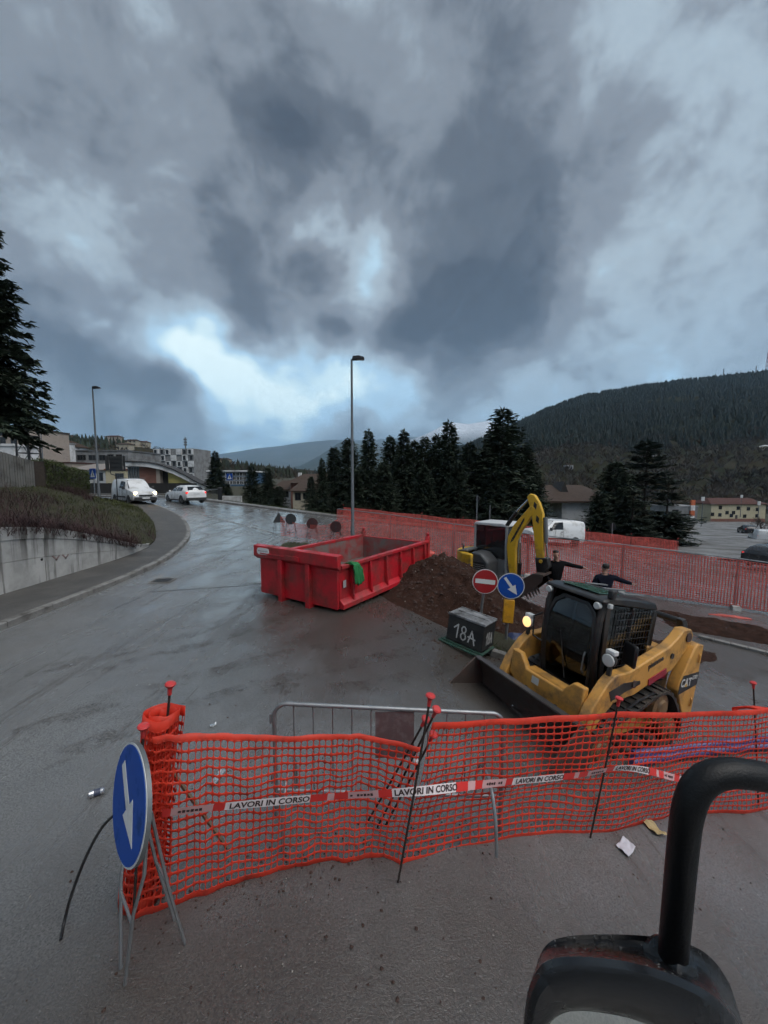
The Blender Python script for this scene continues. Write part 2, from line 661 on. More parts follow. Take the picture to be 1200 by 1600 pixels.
# ---- old concrete with water stains running down
m, b, N, L, nz, rng, mix, MA, mp, bump, pos = node_mat('stained concrete')
col = mix(rng(nz(pos, 2.2, 7, 0.62), 0.35, 0.65), (0.30, 0.298, 0.285), (0.44, 0.435, 0.42))
run = rng(nz(mp(pos, (2.4, 2.4, 0.16)), 1.0, 5, 0.62, 0.2), 0.575, 0.64)
sp_ = N('ShaderNodeSeparateXYZ')
L(pos, sp_.inputs[0])
drip = rng(nz(mp(pos, (3.4, 3.4, 0.10)), 1.0, 4, 0.6), 0.46, 0.58)
reach = rng(MA('ADD', sp_.outputs[2], MA('MULTIPLY', nz(mp(pos, (2.0, 2.0, 0.02)), 1.0, 3, 0.6), -1.6)), -0.25, 0.45)
col = mix(MA('MULTIPLY', run, 0.7), col, (0.07, 0.067, 0.06))
col = mix(MA('MULTIPLY', MA('MULTIPLY', drip, reach), 0.85), col, (0.045, 0.042, 0.036))
col = mix(rng(nz(pos, 0.8, 6, 0.7), 0.58, 0.74, 0, 0.6), col, (0.14, 0.135, 0.12))
L(col, b.inputs['Base Color'])
b.inputs['Roughness'].default_value = 0.8
L(bump(nz(pos, 30, 6, 0.65), 0.35, 0.02), b.inputs['Normal'])
CONC = m
KERB_M = mat('kerb stone', (0.20, 0.195, 0.185), 0.6, var=0.25, vscale=5, bump=0.4, bscale=60, dirt=(0.06, 0.055, 0.05), dscale=2.5, damt=0.45)
PALE_W = mat('pale road strip', (0.50, 0.52, 0.53), 0.3, var=0.2, vscale=5, dirt=(0.09, 0.09, 0.09), dscale=3.0, damt=0.9)

# ---- ground sheet to the horizon
def axis(near, step, far, g=1.22):
    c = [i * step for i in range(int(near / step) + 1)]
    d = step
    while c[-1] < far:
        d *= g
        c.append(c[-1] + d)
    return c
ax = axis(64, 2.0, 11500)
xs = [-a for a in reversed(ax[1:])] + ax
ys = [-a for a in reversed(axis(20, 4.0, 200, 1.4)[1:])] + [a for a in ax if a < 11600]
mb = MB()
W = len(xs)
mb.add([(x, y, terr(x, y)) for y in ys for x in xs], [(j * W + i, j * W + i + 1, (j + 1) * W + i + 1, (j + 1) * W + i) for j in range(len(ys) - 1) for i in range(W - 1)])
struct(mb.build('ground', SOIL, smooth=80, fix=False), 'winter ground falling away into the valley behind the road')

# ---- the road
mb = MB()
rx = [-60 + i for i in range(30)] + [-30 + 0.5 * i for i in range(141)]
NV = 90
def road_y(x, v):
    return lerp(-9.0, yfar(x), v)
W = len(rx)
vs = []
for j in range(NV + 1):
    for x in rx:
        y = road_y(x, j / NV)
        vs.append((x, y, gz(x, y) + 0.012 * noise.noise((x * 0.35, y * 0.35, 0))))
mb.add(vs, [(j * W + i, j * W + i + 1, (j + 1) * W + i + 1, (j + 1) * W + i) for j in range(NV) for i in range(W - 1)])
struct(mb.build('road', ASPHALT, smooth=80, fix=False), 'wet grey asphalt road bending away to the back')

def resample(pts, n):
    pts = [Vector(p) for p in pts]
    d = [0]
    for a, c in zip(pts, pts[1:]):
        d.append(d[-1] + (c - a).length)
    out = []
    for i in range(n + 1):
        t = d[-1] * i / n
        k = 0
        while k < len(pts) - 2 and d[k + 1] < t:
            k += 1
        f = (t - d[k]) / max(1e-9, d[k + 1] - d[k])
        out.append(pts[k].lerp(pts[k + 1], f))
    return out
def smooth_line(pts, it=2):
    pts = [Vector(p) for p in pts]
    for _ in range(it):
        q = [pts[0]]
        for a, c in zip(pts, pts[1:]):
            q += [a.lerp(c, 0.25), a.lerp(c, 0.75)]
        pts = q + [pts[-1]]
    return pts

# ---- raised pavement with kerb stones round the bend
KL = smooth_line([(-7.15, -5), (-7.15, 7), (-7.2, 10.8), (-7.6, 13.4), (-8.7, 16.8), (-9.5, 18.8), (-11.7, 22.7), (-14.7, 26.5), (-18.2, 29.8), (-23, 32), (-45, 34.5)])
SL = smooth_line([(-9, -5), (-9, 9), (-8.98, 13.4), (-9.6, 16), (-11.3, 18.9), (-13, 21.5), (-16.5, 25.8), (-20, 28.6), (-26, 30.6), (-45, 33)])
NS = 120
kl, sl = resample(KL, NS), resample(SL, NS)
def inner(i):            # pavement begins behind the kerb stone
    t = (sl[i] - kl[i]).normalized()
    return kl[i] + t * 0.16
mb = MB()
vs = []
for i in range(NS + 1):
    a = inner(i)
    for k in range(5):
        p = a.lerp(sl[i], k / 4)
        vs.append((p.x, p.y, gz(p.x, p.y) + 0.115 + 0.01 * noise.noise((p.x, p.y, 3))))
mb.add(vs, [(i * 5 + k, i * 5 + k + 1, (i + 1) * 5 + k + 1, (i + 1) * 5 + k) for i in range(NS) for k in range(4)])
pav = struct(mb.build('sidewalk', PAVE, smooth=80, fix=False), 'dark asphalt pavement following the bend below the bank')
L_k = sum((b_ - a).length for a, b_ in zip(KL, KL[1:]))
npc = int(L_k / 1.0)
kp = resample(KL, npc)
rr = random.Random(3)
for i in range(npc):
    a, c = kp[i], kp[i + 1]
    if a.y < 4 or a.x < -30:
        continue
    t = (c - a).normalized()
    n_ = Vector((-t.y, t.x))
    if n_.dot(Vector((-1, 0.2))) < 0:
        n_ = -n_
    w, hh = 0.155, 0.125 + rr.uniform(-0.006, 0.006)
    a2, c2 = a + t * 0.008, c - t * 0.008
    mb = MB()
    bot = 0.15
    vs = []
    for p in (a2, c2):
        z = gz(p.x, p.y)
        for o_, dz in ((0.0, -bot), (0.0, hh - 0.02), (0.02, hh), (w, hh), (w, -bot)):
            q = p + n_ * o_
            vs.append((q.x, q.y, z + dz))
    mb.add(vs, [(0, 1, 2, 3, 4), (9, 8, 7, 6, 5)] + [(k, k + 5, (k + 1) % 5 + 5, (k + 1) % 5) for k in range(5)])
    mb.build('kerb_stone', KERB_M, pav)

# ---- bank above the pavement
HL = smooth_line([(-17, -5), (-17, 9), (-17.2, 16), (-17.5, 18), (-18, 20), (-18.6, 22), (-19.6, 24.6), (-21.5, 27.4), (-27, 30), (-45, 32.4)])
hl = resample(HL, NS)
def wall_h(y):
    return 1.5 * (1 - sm(8.6, 15.6, y)) ** 0.9 if y < 15.6 else 0.0
def zh(p):
    return lerp(2.45, 1.25, sm(20, 28.5, p.y))
NB = 14
bank_pts = []
for i in range(NS + 1):
    row = []
    for k in range(NB + 1):
        f = k / NB
        p = sl[i].lerp(hl[i], f)
        z0 = gz(sl[i].x, sl[i].y) + 0.10 + wall_h(sl[i].y) + 0.05
        z1 = max(zh(hl[i]), gz(p.x, p.y) + 0.15)
        z = lerp(z0, z1, f ** 0.85) + 0.10 * noise.noise((p.x * 0.6, p.y * 0.6, 1)) * min(1, f * 5) * (1 if sl[i].x > -21 else 0.3)
        row.append(Vector((p.x, p.y, z)))
    # carry the land on behind hedge and screen
    row.append(Vector((row[-1].x - 30, row[-1].y + 2, row[-1].z + 0.5)))
    bank_pts.append(row)
mb = MB()
K = NB + 2
mb.add([v for r in bank_pts for v in r], [(i * K + k, i * K + k + 1, (i + 1) * K + k + 1, (i + 1) * K + k) for i in range(NS) for k in range(K - 1)])
# little earth face where the bank meets the pavement
struct(mb.build('bank', TURF, smooth=80, fix=False), 'rough grassy bank rising behind the retaining wall')

def bank_at(x, y):
    best = None
    for r in bank_pts[::1]:
        for p in r[:-1]:
            d = (p.x - x) ** 2 + (p.y - y) ** 2
            if best is None or d < best[0]:
                best = (d, p.z)
    return best[1]

# ---- retaining wall: cast panels under a coping line
wall = thing('retaining_wall', 'stained grey concrete retaining wall beside the pavement', 'wall')
wy = [-4.5, -1.5, 1.5, 4.4, 7.2, 10.05, 12.8, 15.3]
def wall_x(y):
    best = min(range(NS), key=lambda i: abs(sl[i].y - y) + (100 if sl[i].x < -12 else 0))
    return sl[best].x
for a, c in zip(wy, wy[1:]):
    for (lo, hi, th) in ((0.0, 0.47, 0.0), (0.47, 0.80, 0.006), (0.80, 1.0, 0.03)):
        mb = MB()
        n = 8
        vs = []
        for i in range(n + 1):
            y = lerp(a + 0.012, c - 0.012, i / n)
            # x from polyline by interpolation
            x = -9.0
            for p, q in zip(SL, SL[1:]):
                if p.y <= y <= q.y:
                    x = lerp(p.x, q.x, (y - p.y) / max(1e-6, q.y - p.y))
                    break
            g0 = gz(x, y) + 0.08
            H_ = wall_h(y) + 0.12
            z0, z1 = g0 + H_ * lo + (0.004 if lo else -0.1), g0 + H_ * hi - 0.004
            xo = x + th
            vs += [(xo, y, z0), (xo, y, z1), (xo - 0.3, y, z1), (xo - 0.3, y, z0)]
        fs = [(0, 1, 2, 3), (4 * n + 3, 4 * n + 2, 4 * n + 1, 4 * n)]
        for i in range(n):
            for k in range(4):
                fs.append((4 * i + k, 4 * i + (k + 1) % 4, 4 * i + 4 + (k + 1) % 4, 4 * i + 4 + k))
        mb.add(vs, fs)
        mb.build('concrete_panel', CONC, wall)
# drain hole and sprayed scrawl
mb = MB()
mb.cyl((-9.01, 9.95, 0.72), (-8.985, 9.95, 0.72), 0.035, 10)
mb.build('drain_hole', mat('dark hole', (0.01, 0.01, 0.01), 0.9), wall)
SPRAY_R = mat('faded red spray', (0.19, 0.085, 0.08), 0.7, dirt=(0.24, 0.22, 0.21), dscale=9, damt=0.75)
mb = MB()
for st in ([(10.25, 1.05), (10.28, 0.75), (10.4, 0.62), (10.52, 0.75), (10.56, 1.05), (10.58, 0.75), (10.7, 0.6), (10.86, 0.75), (10.9, 1.1)],
           [(11.1, 1.02), (11.15, 0.7), (11.22, 1.0), (11.3, 0.72)]):
    for (y0, z0), (y1, z1) in zip(st, st[1:]):
        d = Vector((y1 - y0, z1 - z0)).normalized() * 0.022
        nx = Vector((-d.y, d.x))
        q = [(y0 + nx.x - d.x, z0 + nx.y - d.y), (y1 + nx.x + d.x, z1 + nx.y + d.y), (y1 - nx.x + d.x, z1 - nx.y + d.y), (y0 - nx.x - d.x, z0 - nx.y - d.y)]
        mb.prism(q, -8.9935, -8.988, 'yz')
mb.build('graffiti', SPRAY_R, wall)

# ---- pavement across the road
mb = MB()
vs = []
fx = [-40 + i for i in range(65)]
for x in fx:
    y = yfar(x)
    for o_, dz in ((0, -0.1), (0, 0.13), (0.14, 0.135), (0.15, 0.125), (1.5, 0.13), (1.55, -0.3)):
        vs.append((x, y + o_, gz(x, y) + dz))
mb.add(vs, [(i * 6 + k, i * 6 + k + 1, (i + 1) * 6 + k + 1, (i + 1) * 6 + k) for i in range(len(fx) - 1) for k in range(5)])
struct(mb.build('far_sidewalk', mat('pale pavement', (0.17, 0.165, 0.16), 0.45, var=0.25, vscale=1.5, bump=0.3, bscale=30, dirt=(0.07, 0.068, 0.065), damt=0.5), fix=False), 'pale pavement along the far kerb')

# ---- side street running down to the yellow house
mb = MB()
n = 40
vs = []
for i in range(n + 1):
    t = i / n
    a = Vector((21.0, 28.2, 0)).lerp(Vector((97, 118, 0)), t)
    c = Vector((31.5, 26.6, 0)).lerp(Vector((116, 117, 0)), t)
    for k in range(9):
        p = a.lerp(c, k / 8)
        z = lerp(gz(24, 27.5) + 0.02, -10.0, t ** 0.95) + 0.02
        vs.append((p.x, p.y, z))
mb.add(vs, [(i * 9 + k, i * 9 + k + 1, (i + 1) * 9 + k + 1, (i + 1) * 9 + k) for i in range(n) for k in range(8)])
def street_z(t):
    return lerp(gz(24, 27.5) + 0.02, -10.0, t ** 0.95) + 0.02
struct(mb.build('side_street', mat('patched asphalt', (0.19, 0.19, 0.192), 0.45, var=0.4, vscale=0.25, bump=0.3, bscale=15, dirt=(0.075, 0.072, 0.068), dscale=0.35, damt=0.7), fix=False), 'patched grey side street running downhill')

# ---- hills and mountains, each a solid slope with its own distance
def interp(pts, x):
    if x <= pts[0][0]:
        return pts[0][1]
    for (x0, y0), (x1, y1) in zip(pts, pts[1:]):
        if x <= x1:
            f = (x - x0) / (x1 - x0)
            return lerp(y0, y1, f)
    return pts[-1][1]
def slope_mesh(name, ridge, Y0, Y1, zfoot, amp, material, p0, p1, nu=120, nv=40, power=1.1, back=0.35):
    def zr(px, Y):
        return P(px, interp(ridge, px), Y).z
    def fn(u, v):
        px = lerp(p0, p1, u)
        if v <= 0.75:
            f = v / 0.75
            Y = lerp(Y0, Y1, f)
            z = lerp(zfoot, zr(px, Y1), f ** power)
            w = math.sin(PI * min(1, f)) * 0.8 + 0.2
        else:
            f = (v - 0.75) / 0.25
            Y = lerp(Y1, Y1 * (1 + back), f)
            z = lerp(zr(px, Y1), zfoot, f ** 1.5)
            w = 0.3
        x = (px - CX) / F_PX * Y
        s = 3.0 / Y1
        z += amp * w * (noise.noise((x * s * 2, Y * s * 2, Y1)) + 0.5 * noise.noise((x * s * 5, Y * s * 5, Y1 + 7)) + 0.25 * noise.noise((x * s * 14, Y * s * 14, 2)))
        return (x, Y, z)
    mb = MB()
    mb.grid(fn, nu, nv)
    return mb, fn
def hill_mat(name, c0, c1, sc, top=None):
    m, b, N, L, nz, rng, mix, MA, mp, bump, pos = node_mat(name)
    col = mix(rng(nz(pos, sc, 8, 0.65), 0.35, 0.65), c0, c1)
    if top:
        sp = N('ShaderNodeSeparateXYZ')
        L(pos, sp.inputs[0])
        hgt = MA('ADD', sp.outputs[2], MA('MULTIPLY', MA('SUBTRACT', nz(pos, sc * 0.4, 8, 0.6), 0.5), top[1] * 0.6))
        col = mix(rng(hgt, top[0], top[0] + top[1]), col, top[2])
    L(col, b.inputs['Base Color'])
    b.inputs['Roughness'].default_value = 1.0
    b.inputs['Specular IOR Level'].default_value = 0.0
    return m
R_HILL = [(640, 735), (700, 708), (750, 688), (800, 664), (850, 640), (900, 621), (950, 611), (1000, 603), (1050, 597), (1100, 592), (1150, 586), (1200, 580), (1350, 570), (1700, 590)]
mb, HILLFN = slope_mesh('hill', R_HILL, 190, 900, -14, 10, None, 640, 1650, 150, 60, 1.05)
struct(mb.build('hill', hill_mat('hill soil', (0.020, 0.024, 0.014), (0.040, 0.036, 0.024), 0.02), smooth=80, fix=False), 'dark forested hill rising behind the valley')
R_TOWN = [(-200, 676), (0, 684), (60, 690), (120, 690), (180, 692), (240, 700), (310, 716), (380, 728), (440, 735), (520, 745)]
mb, TOWNFN = slope_mesh('town_hill', R_TOWN, 110, 300, -2, 1.5, None, -250, 540, 70, 30, 1.0)
struct(mb.build('town_hill', hill_mat('town hill soil', (0.028, 0.028, 0.018), (0.055, 0.048, 0.034), 0.05), smooth=80, fix=False), 'low built-up hillside behind the houses')
R_MID = [(280, 742), (330, 728), (400, 728), (470, 733), (540, 740), (640, 742), (760, 744), (900, 745)]
mb, MIDFN = slope_mesh('wooded_rise', R_MID, 300, 700, -14, 2, None, 280, 900, 60, 20, 1.0)
struct(mb.build('wooded_rise', hill_mat('rise soil', (0.026, 0.028, 0.018), (0.05, 0.044, 0.03), 0.03), smooth=80, fix=False), 'low wooded rise on the valley floor')
for nm, ridge, Y0, Y1, p0, p1, c0, c1, top, lab in [
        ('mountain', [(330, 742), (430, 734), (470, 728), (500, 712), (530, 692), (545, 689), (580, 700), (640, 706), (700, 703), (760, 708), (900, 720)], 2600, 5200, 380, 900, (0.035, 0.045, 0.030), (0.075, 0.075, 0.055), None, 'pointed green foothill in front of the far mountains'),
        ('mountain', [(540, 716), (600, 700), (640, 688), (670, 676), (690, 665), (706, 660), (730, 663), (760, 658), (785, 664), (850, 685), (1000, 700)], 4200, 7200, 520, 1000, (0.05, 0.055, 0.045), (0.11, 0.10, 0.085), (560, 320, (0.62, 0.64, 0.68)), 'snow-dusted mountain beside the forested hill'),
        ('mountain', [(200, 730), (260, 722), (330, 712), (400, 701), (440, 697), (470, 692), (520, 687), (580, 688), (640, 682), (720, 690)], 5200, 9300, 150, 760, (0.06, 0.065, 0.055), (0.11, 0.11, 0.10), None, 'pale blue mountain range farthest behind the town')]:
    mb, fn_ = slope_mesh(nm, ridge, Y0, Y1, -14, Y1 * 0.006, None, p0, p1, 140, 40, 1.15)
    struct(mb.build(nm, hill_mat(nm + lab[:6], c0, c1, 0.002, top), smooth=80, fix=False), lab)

# ---- the mound of dug earth in front of the excavator
def mound_h(x, y):
    a = 0.98 * math.exp(-(((x - 1.55) / 1.25) ** 2 + ((y - 10.4) / 1.5) ** 2))
    b_ = 0.55 * math.exp(-(((x - 2.4) / 0.9) ** 2 + ((y - 9.2) / 1.1) ** 2))
    c = 0.62 * math.exp(-(((x - 2.9) / 1.7) ** 2 + ((y - 11.4) / 0.9) ** 2))
    d = 0.40 * math.exp(-(((x - 4.2) / 1.5) ** 2 + ((y - 9.0) / 0.9) ** 2))
    e = 0.30 * math.exp(-(((x - 6.4) / 2.0) ** 2 + ((y - 9.6) / 0.8) ** 2))
    return a + b_ + c + d + e
def mound_z(x, y):
    h_ = mound_h(x, y)
    h_ = h_ - 0.10
    if h_ > 0:
        h_ += h_ ** 0.5 * 0.16 * (noise.noise((x * 2.2, y * 2.2, 0)) + 0.6 * noise.noise((x * 6, y * 6, 4)) + 0.35 * noise.noise((x * 15, y * 15, 9)))
    return gz(x, y) + max(h_, -0.08)
mb = MB()
mb.grid(lambda u, v: (lerp(-0.8, 9.6, u), lerp(6.6, 14.0, v), mound_z(lerp(-0.8, 9.6, u), lerp(6.6, 14.0, v))), 210, 150)
o = mb.build('earth_mound', EARTH, smooth=60, fix=False)
tag(o, 'long heap of dark reddish dug earth beside the red container', 'earth heap', kind='stuff')

# clods and stones lying on the mound and the road: nobody could count them
CLOD = mat('clods', (0.040, 0.020, 0.014), 0.8, var=0.5, vscale=1.0, coords='Object')
STONE = mat('pale stones', (0.22, 0.20, 0.18), 0.7, var=0.4, vscale=2.0)
def pebbles(name, label, spots, material):
    mb = MB()
    rr = random.Random(5)
    for (x, y, z, s) in spots:
        vs = []
        a0 = rr.uniform(0, 6)
        for k in range(5):
            a = a0 + k * 1.257
            vs.append((x + math.cos(a) * s * rr.uniform(0.6, 1.1), y + math.sin(a) * s * rr.uniform(0.6, 1.1), z + s * rr.uniform(-0.2, 0.25)))
        vs += [(x, y, z + s * rr.uniform(0.5, 0.9)), (x, y, z - s * 0.5)]
        mb.add(vs, [(k, (k + 1) % 5, 5) for k in range(5)] + [((k + 1) % 5, k, 6) for k in range(5)])
    o = mb.build(name, material, fix=False)
    tag(o, label, 'rubble', kind='stuff')
rr = random.Random(21)
sp = []
while len(sp) < 3600:
    x, y = rr.uniform(-0.6, 9), rr.uniform(6.8, 13.5)
    if mound_h(x, y) > 0.08 + rr.random() * 0.12:
        sp.append((x, y, mound_z(x, y), rr.choice((0.012, 0.016, 0.02, 0.025, 0.035, 0.055))))
pebbles('earth_clods', 'dark clods scattered over the dug earth', sp, CLOD)
sp = []
while len(sp) < 380:
    x, y = rr.uniform(-0.6, 9), rr.uniform(6.8, 13.5)
    if mound_h(x, y) > 0.05:
        sp.append((x, y, mound_z(x, y), rr.choice((0.008, 0.012, 0.018, 0.028))))
for _ in range(500):
    y = rr.uniform(1.0, 7.5)
    x = rr.gauss(0.3, 1.8) + 0.25 * y
    sp.append((x, y, gz(x, y) + 0.003, rr.choice((0.004, 0.006, 0.008))))
pebbles('pale_stones', 'small pale stones scattered over road and earth', sp, STONE)
sp = []
for _ in range(900):
    y = rr.uniform(1.2, 9)
    x = rr.gauss(0.2, 1.6) + 0.2 * y
    sp.append((x, y, gz(x, y) + 0.002, rr.choice((0.004, 0.006, 0.009, 0.014))))
for _ in range(1500):                      # crumbs shed round the heap
    a_ = rr.uniform(0, 6.3)
    x, y = 2.2 + math.cos(a_) * rr.uniform(1.5, 3.2), 9.2 + math.sin(a_) * rr.uniform(1.4, 3.0)
    sp.append((x, y, gz(x, y) + 0.004, rr.choice((0.008, 0.012, 0.02, 0.03))))
for _ in range(500):                       # mud swept against the netting foot
    t = rr.random()
    x, y = lerp(-1.6, 2.2, t), lerp(2.3, 3.5, t) + rr.gauss(-0.05, 0.12)
    sp.append((x, y, gz(x, y) + 0.002, rr.choice((0.004, 0.007, 0.011))))
pebbles('mud_crumbs', 'dark mud crumbs scattered over the wet road', sp, CLOD)

# ---- pale strip and iron covers in the road
def road_strip(name, pts, w, material, dz=0.006, parent=None, label=None):
    mb = MB()
    pts = resample(pts, max(2, int(sum((Vector(b_) - Vector(a)).length for a, b_ in zip(pts, pts[1:])) / 0.5)))
    vs = []
    for i, p in enumerate(pts):
        t = (pts[min(i + 1, len(pts) - 1)] - pts[max(i - 1, 0)]).normalized()
        n_ = Vector((-t.y, t.x)) * w / 2
        for s_ in (-1, 0, 1):
            q = p + n_ * s_
            vs.append((q.x, q.y, gz(q.x, q.y) + 0.012 * noise.noise((q.x * 0.35, q.y * 0.35, 0)) + dz))
    mb.add(vs, [(i * 3 + k, i * 3 + k + 1, i * 3 + k + 4, i * 3 + k + 3) for i in range(len(pts) - 1) for k in range(2)])
    return struct(mb.build(name, material, parent, fix=False), label)
c1 = [G(248, 793), G(300, 800), G(360, 815), G(420, 831), G(470, 845)]
road_strip('pale_strip', [(p.x, p.y) for p in c1], 0.16, PALE_W, label='pale strip along the bend of the road')  # narrow pale band with darker blotches, laid just above the asphalt
PATCH = mat('tar patch', (0.035, 0.035, 0.036), 0.35, var=0.3, vscale=3, bump=0.3, bscale=80)
c1 = [G(232, 925), G(300, 921), G(380, 916), G(430, 908)]
road_strip('tar_seam', [(p.x, p.y) for p in c1], 0.05, PATCH, 0.004, label='dark tar seam across the road')
for q_ in ([(300, 870), (345, 862), (392, 858)], [(420, 838), (380, 822), (330, 808)]):
    c1 = [G(*w_) for w_ in q_]
    road_strip('tar_seam', [(p.x, p.y) for p in c1], 0.035, PATCH, 0.004, label='thin dark tar seam in the road')
IRON = mat('cast iron', (0.06, 0.06, 0.062), 0.4, 0.6, var=0.3, vscale=10, bump=0.3, bscale=40)
def drain(px, py, rz, w, l, label):
    p = G(px, py)
    t = thing('drain_cover', label, 'drain', (p.x, p.y, gz(p.x, p.y) + 0.004), rz)
    mb = MB()
    for (c, d) in (((0, l / 2 - 0.02, 0.01), (w, 0.04, 0.03)), ((0, -l / 2 + 0.02, 0.01), (w, 0.04, 0.03)), ((w / 2 - 0.02, 0, 0.01), (0.04, l - 0.08, 0.03)), ((-w / 2 + 0.02, 0, 0.01), (0.04, l - 0.08, 0.03))):
        mb.box(c, d)
    mb.build('frame', KERB_M, t)
    mb = MB()
    mb.box((0, 0, 0.004), (w - 0.08, l - 0.08, 0.008))
    mb.build('grate_bed', mat('grate dark', (0.012, 0.012, 0.012), 0.8), t)
    k = 6
    for i in range(k):
        mb = MB()
        mb.box((lerp(-w / 2 + 0.09, w / 2 - 0.09, i / (k - 1)), 0, 0.014), ((w - 0.16) / k * 0.5, l - 0.09, 0.012))
        mb.build('grate_bar', IRON, t)
drain(254, 908, 0.1, 0.55, 0.5, 'square iron drain grate near the kerb')

# muddy tyre tracks dragged out of the dig, broken up and thin
m, b, N, L, nz, rng, mix, MA, mp, bump, pos = node_mat('mud track')
col = mix(rng(nz(pos, 30, 3, 0.7), 0.35, 0.7), (0.030, 0.022, 0.016), (0.085, 0.062, 0.047))
L(col, b.inputs['Base Color'])
b.inputs['Roughness'].default_value = 0.45
L(bump(nz(pos, 60, 3, 0.7), 0.5, 0.01), b.inputs['Normal'])
L(MA('MULTIPLY', rng(nz(pos, 2.6, 5, 0.7), 0.46, 0.60), rng(nz(pos, 26, 3, 0.7), 0.36, 0.60, 0.0, 0.42)), b.inputs['Alpha'])
MUDT = m
for q_, lab_ in (([(640, 985), (560, 1005), (450, 1020), (330, 1050), (180, 1095), (20, 1150)], 'first muddy tyre track curving towards the left lane'),
           ([(650, 1015), (570, 1035), (470, 1052), (350, 1085), (210, 1135), (60, 1195)], 'second muddy tyre track curving towards the left lane'),
           ([(700, 1040), (600, 1075), (480, 1080), (380, 1072)], 'short muddy track in front of the loader bucket'),
           ([(430, 965), (390, 985), (300, 1010), (150, 1050), (0, 1085)], 'thin muddy track running past the container corner'),
           ([(420, 900), (400, 940), (330, 985), (190, 1020), (40, 1052)], 'faint muddy track along the middle of the road'),
           ([(1110, 1085), (1150, 1060), (1200, 1045)], 'muddy track behind the loader')):
    c1 = smooth_line([(G(*w_).x, G(*w_).y) for w_ in q_], 2)
    road_strip('mud_track', [(p.x, p.y) for p in c1], 0.30, MUDT, 0.005, label=lab_)
# ================================================================== trees and plants
def leaf_mat(name, c, var=0.5, vs=1.5, rough=0.7):
    m, b, N, L, nz, rng, mix, MA, mp, bump, pos = node_mat(name)
    col = mix(rng(nz(pos, vs, 3, 0.6), 0.3, 0.7), tuple(x * (1 - var) for x in c), tuple(x * (1 + var) for x in c))
    L(col, b.inputs['Base Color'])
    b.inputs['Roughness'].default_value = rough
    b.inputs['Specular IOR Level'].default_value = 0.2
    return m
NEEDLE = leaf_mat('spruce needles', (0.038, 0.053, 0.036), 0.7)
NEEDLE_B = leaf_mat('cedar needles', (0.030, 0.042, 0.032))
BARK = mat('bark', (0.05, 0.038, 0.03), 0.9, var=0.4, vscale=8, bump=0.6, bscale=30)
TWIG = leaf_mat('bare twigs', (0.070, 0.058, 0.048), 0.35, 0.6)
LEAF_H = leaf_mat('hedge leaves', (0.050, 0.066, 0.022), 0.6, 3.0, 0.5)
BRAMBLE = leaf_mat('bramble stems', (0.046, 0.026, 0.026), 0.6, 2.0)
DRYGRASS = leaf_mat('rough grass blades', (0.052, 0.060, 0.020), 0.6, 1.2)
GRASS = leaf_mat('verge grass blades', (0.042, 0.056, 0.020), 0.5, 1.2)

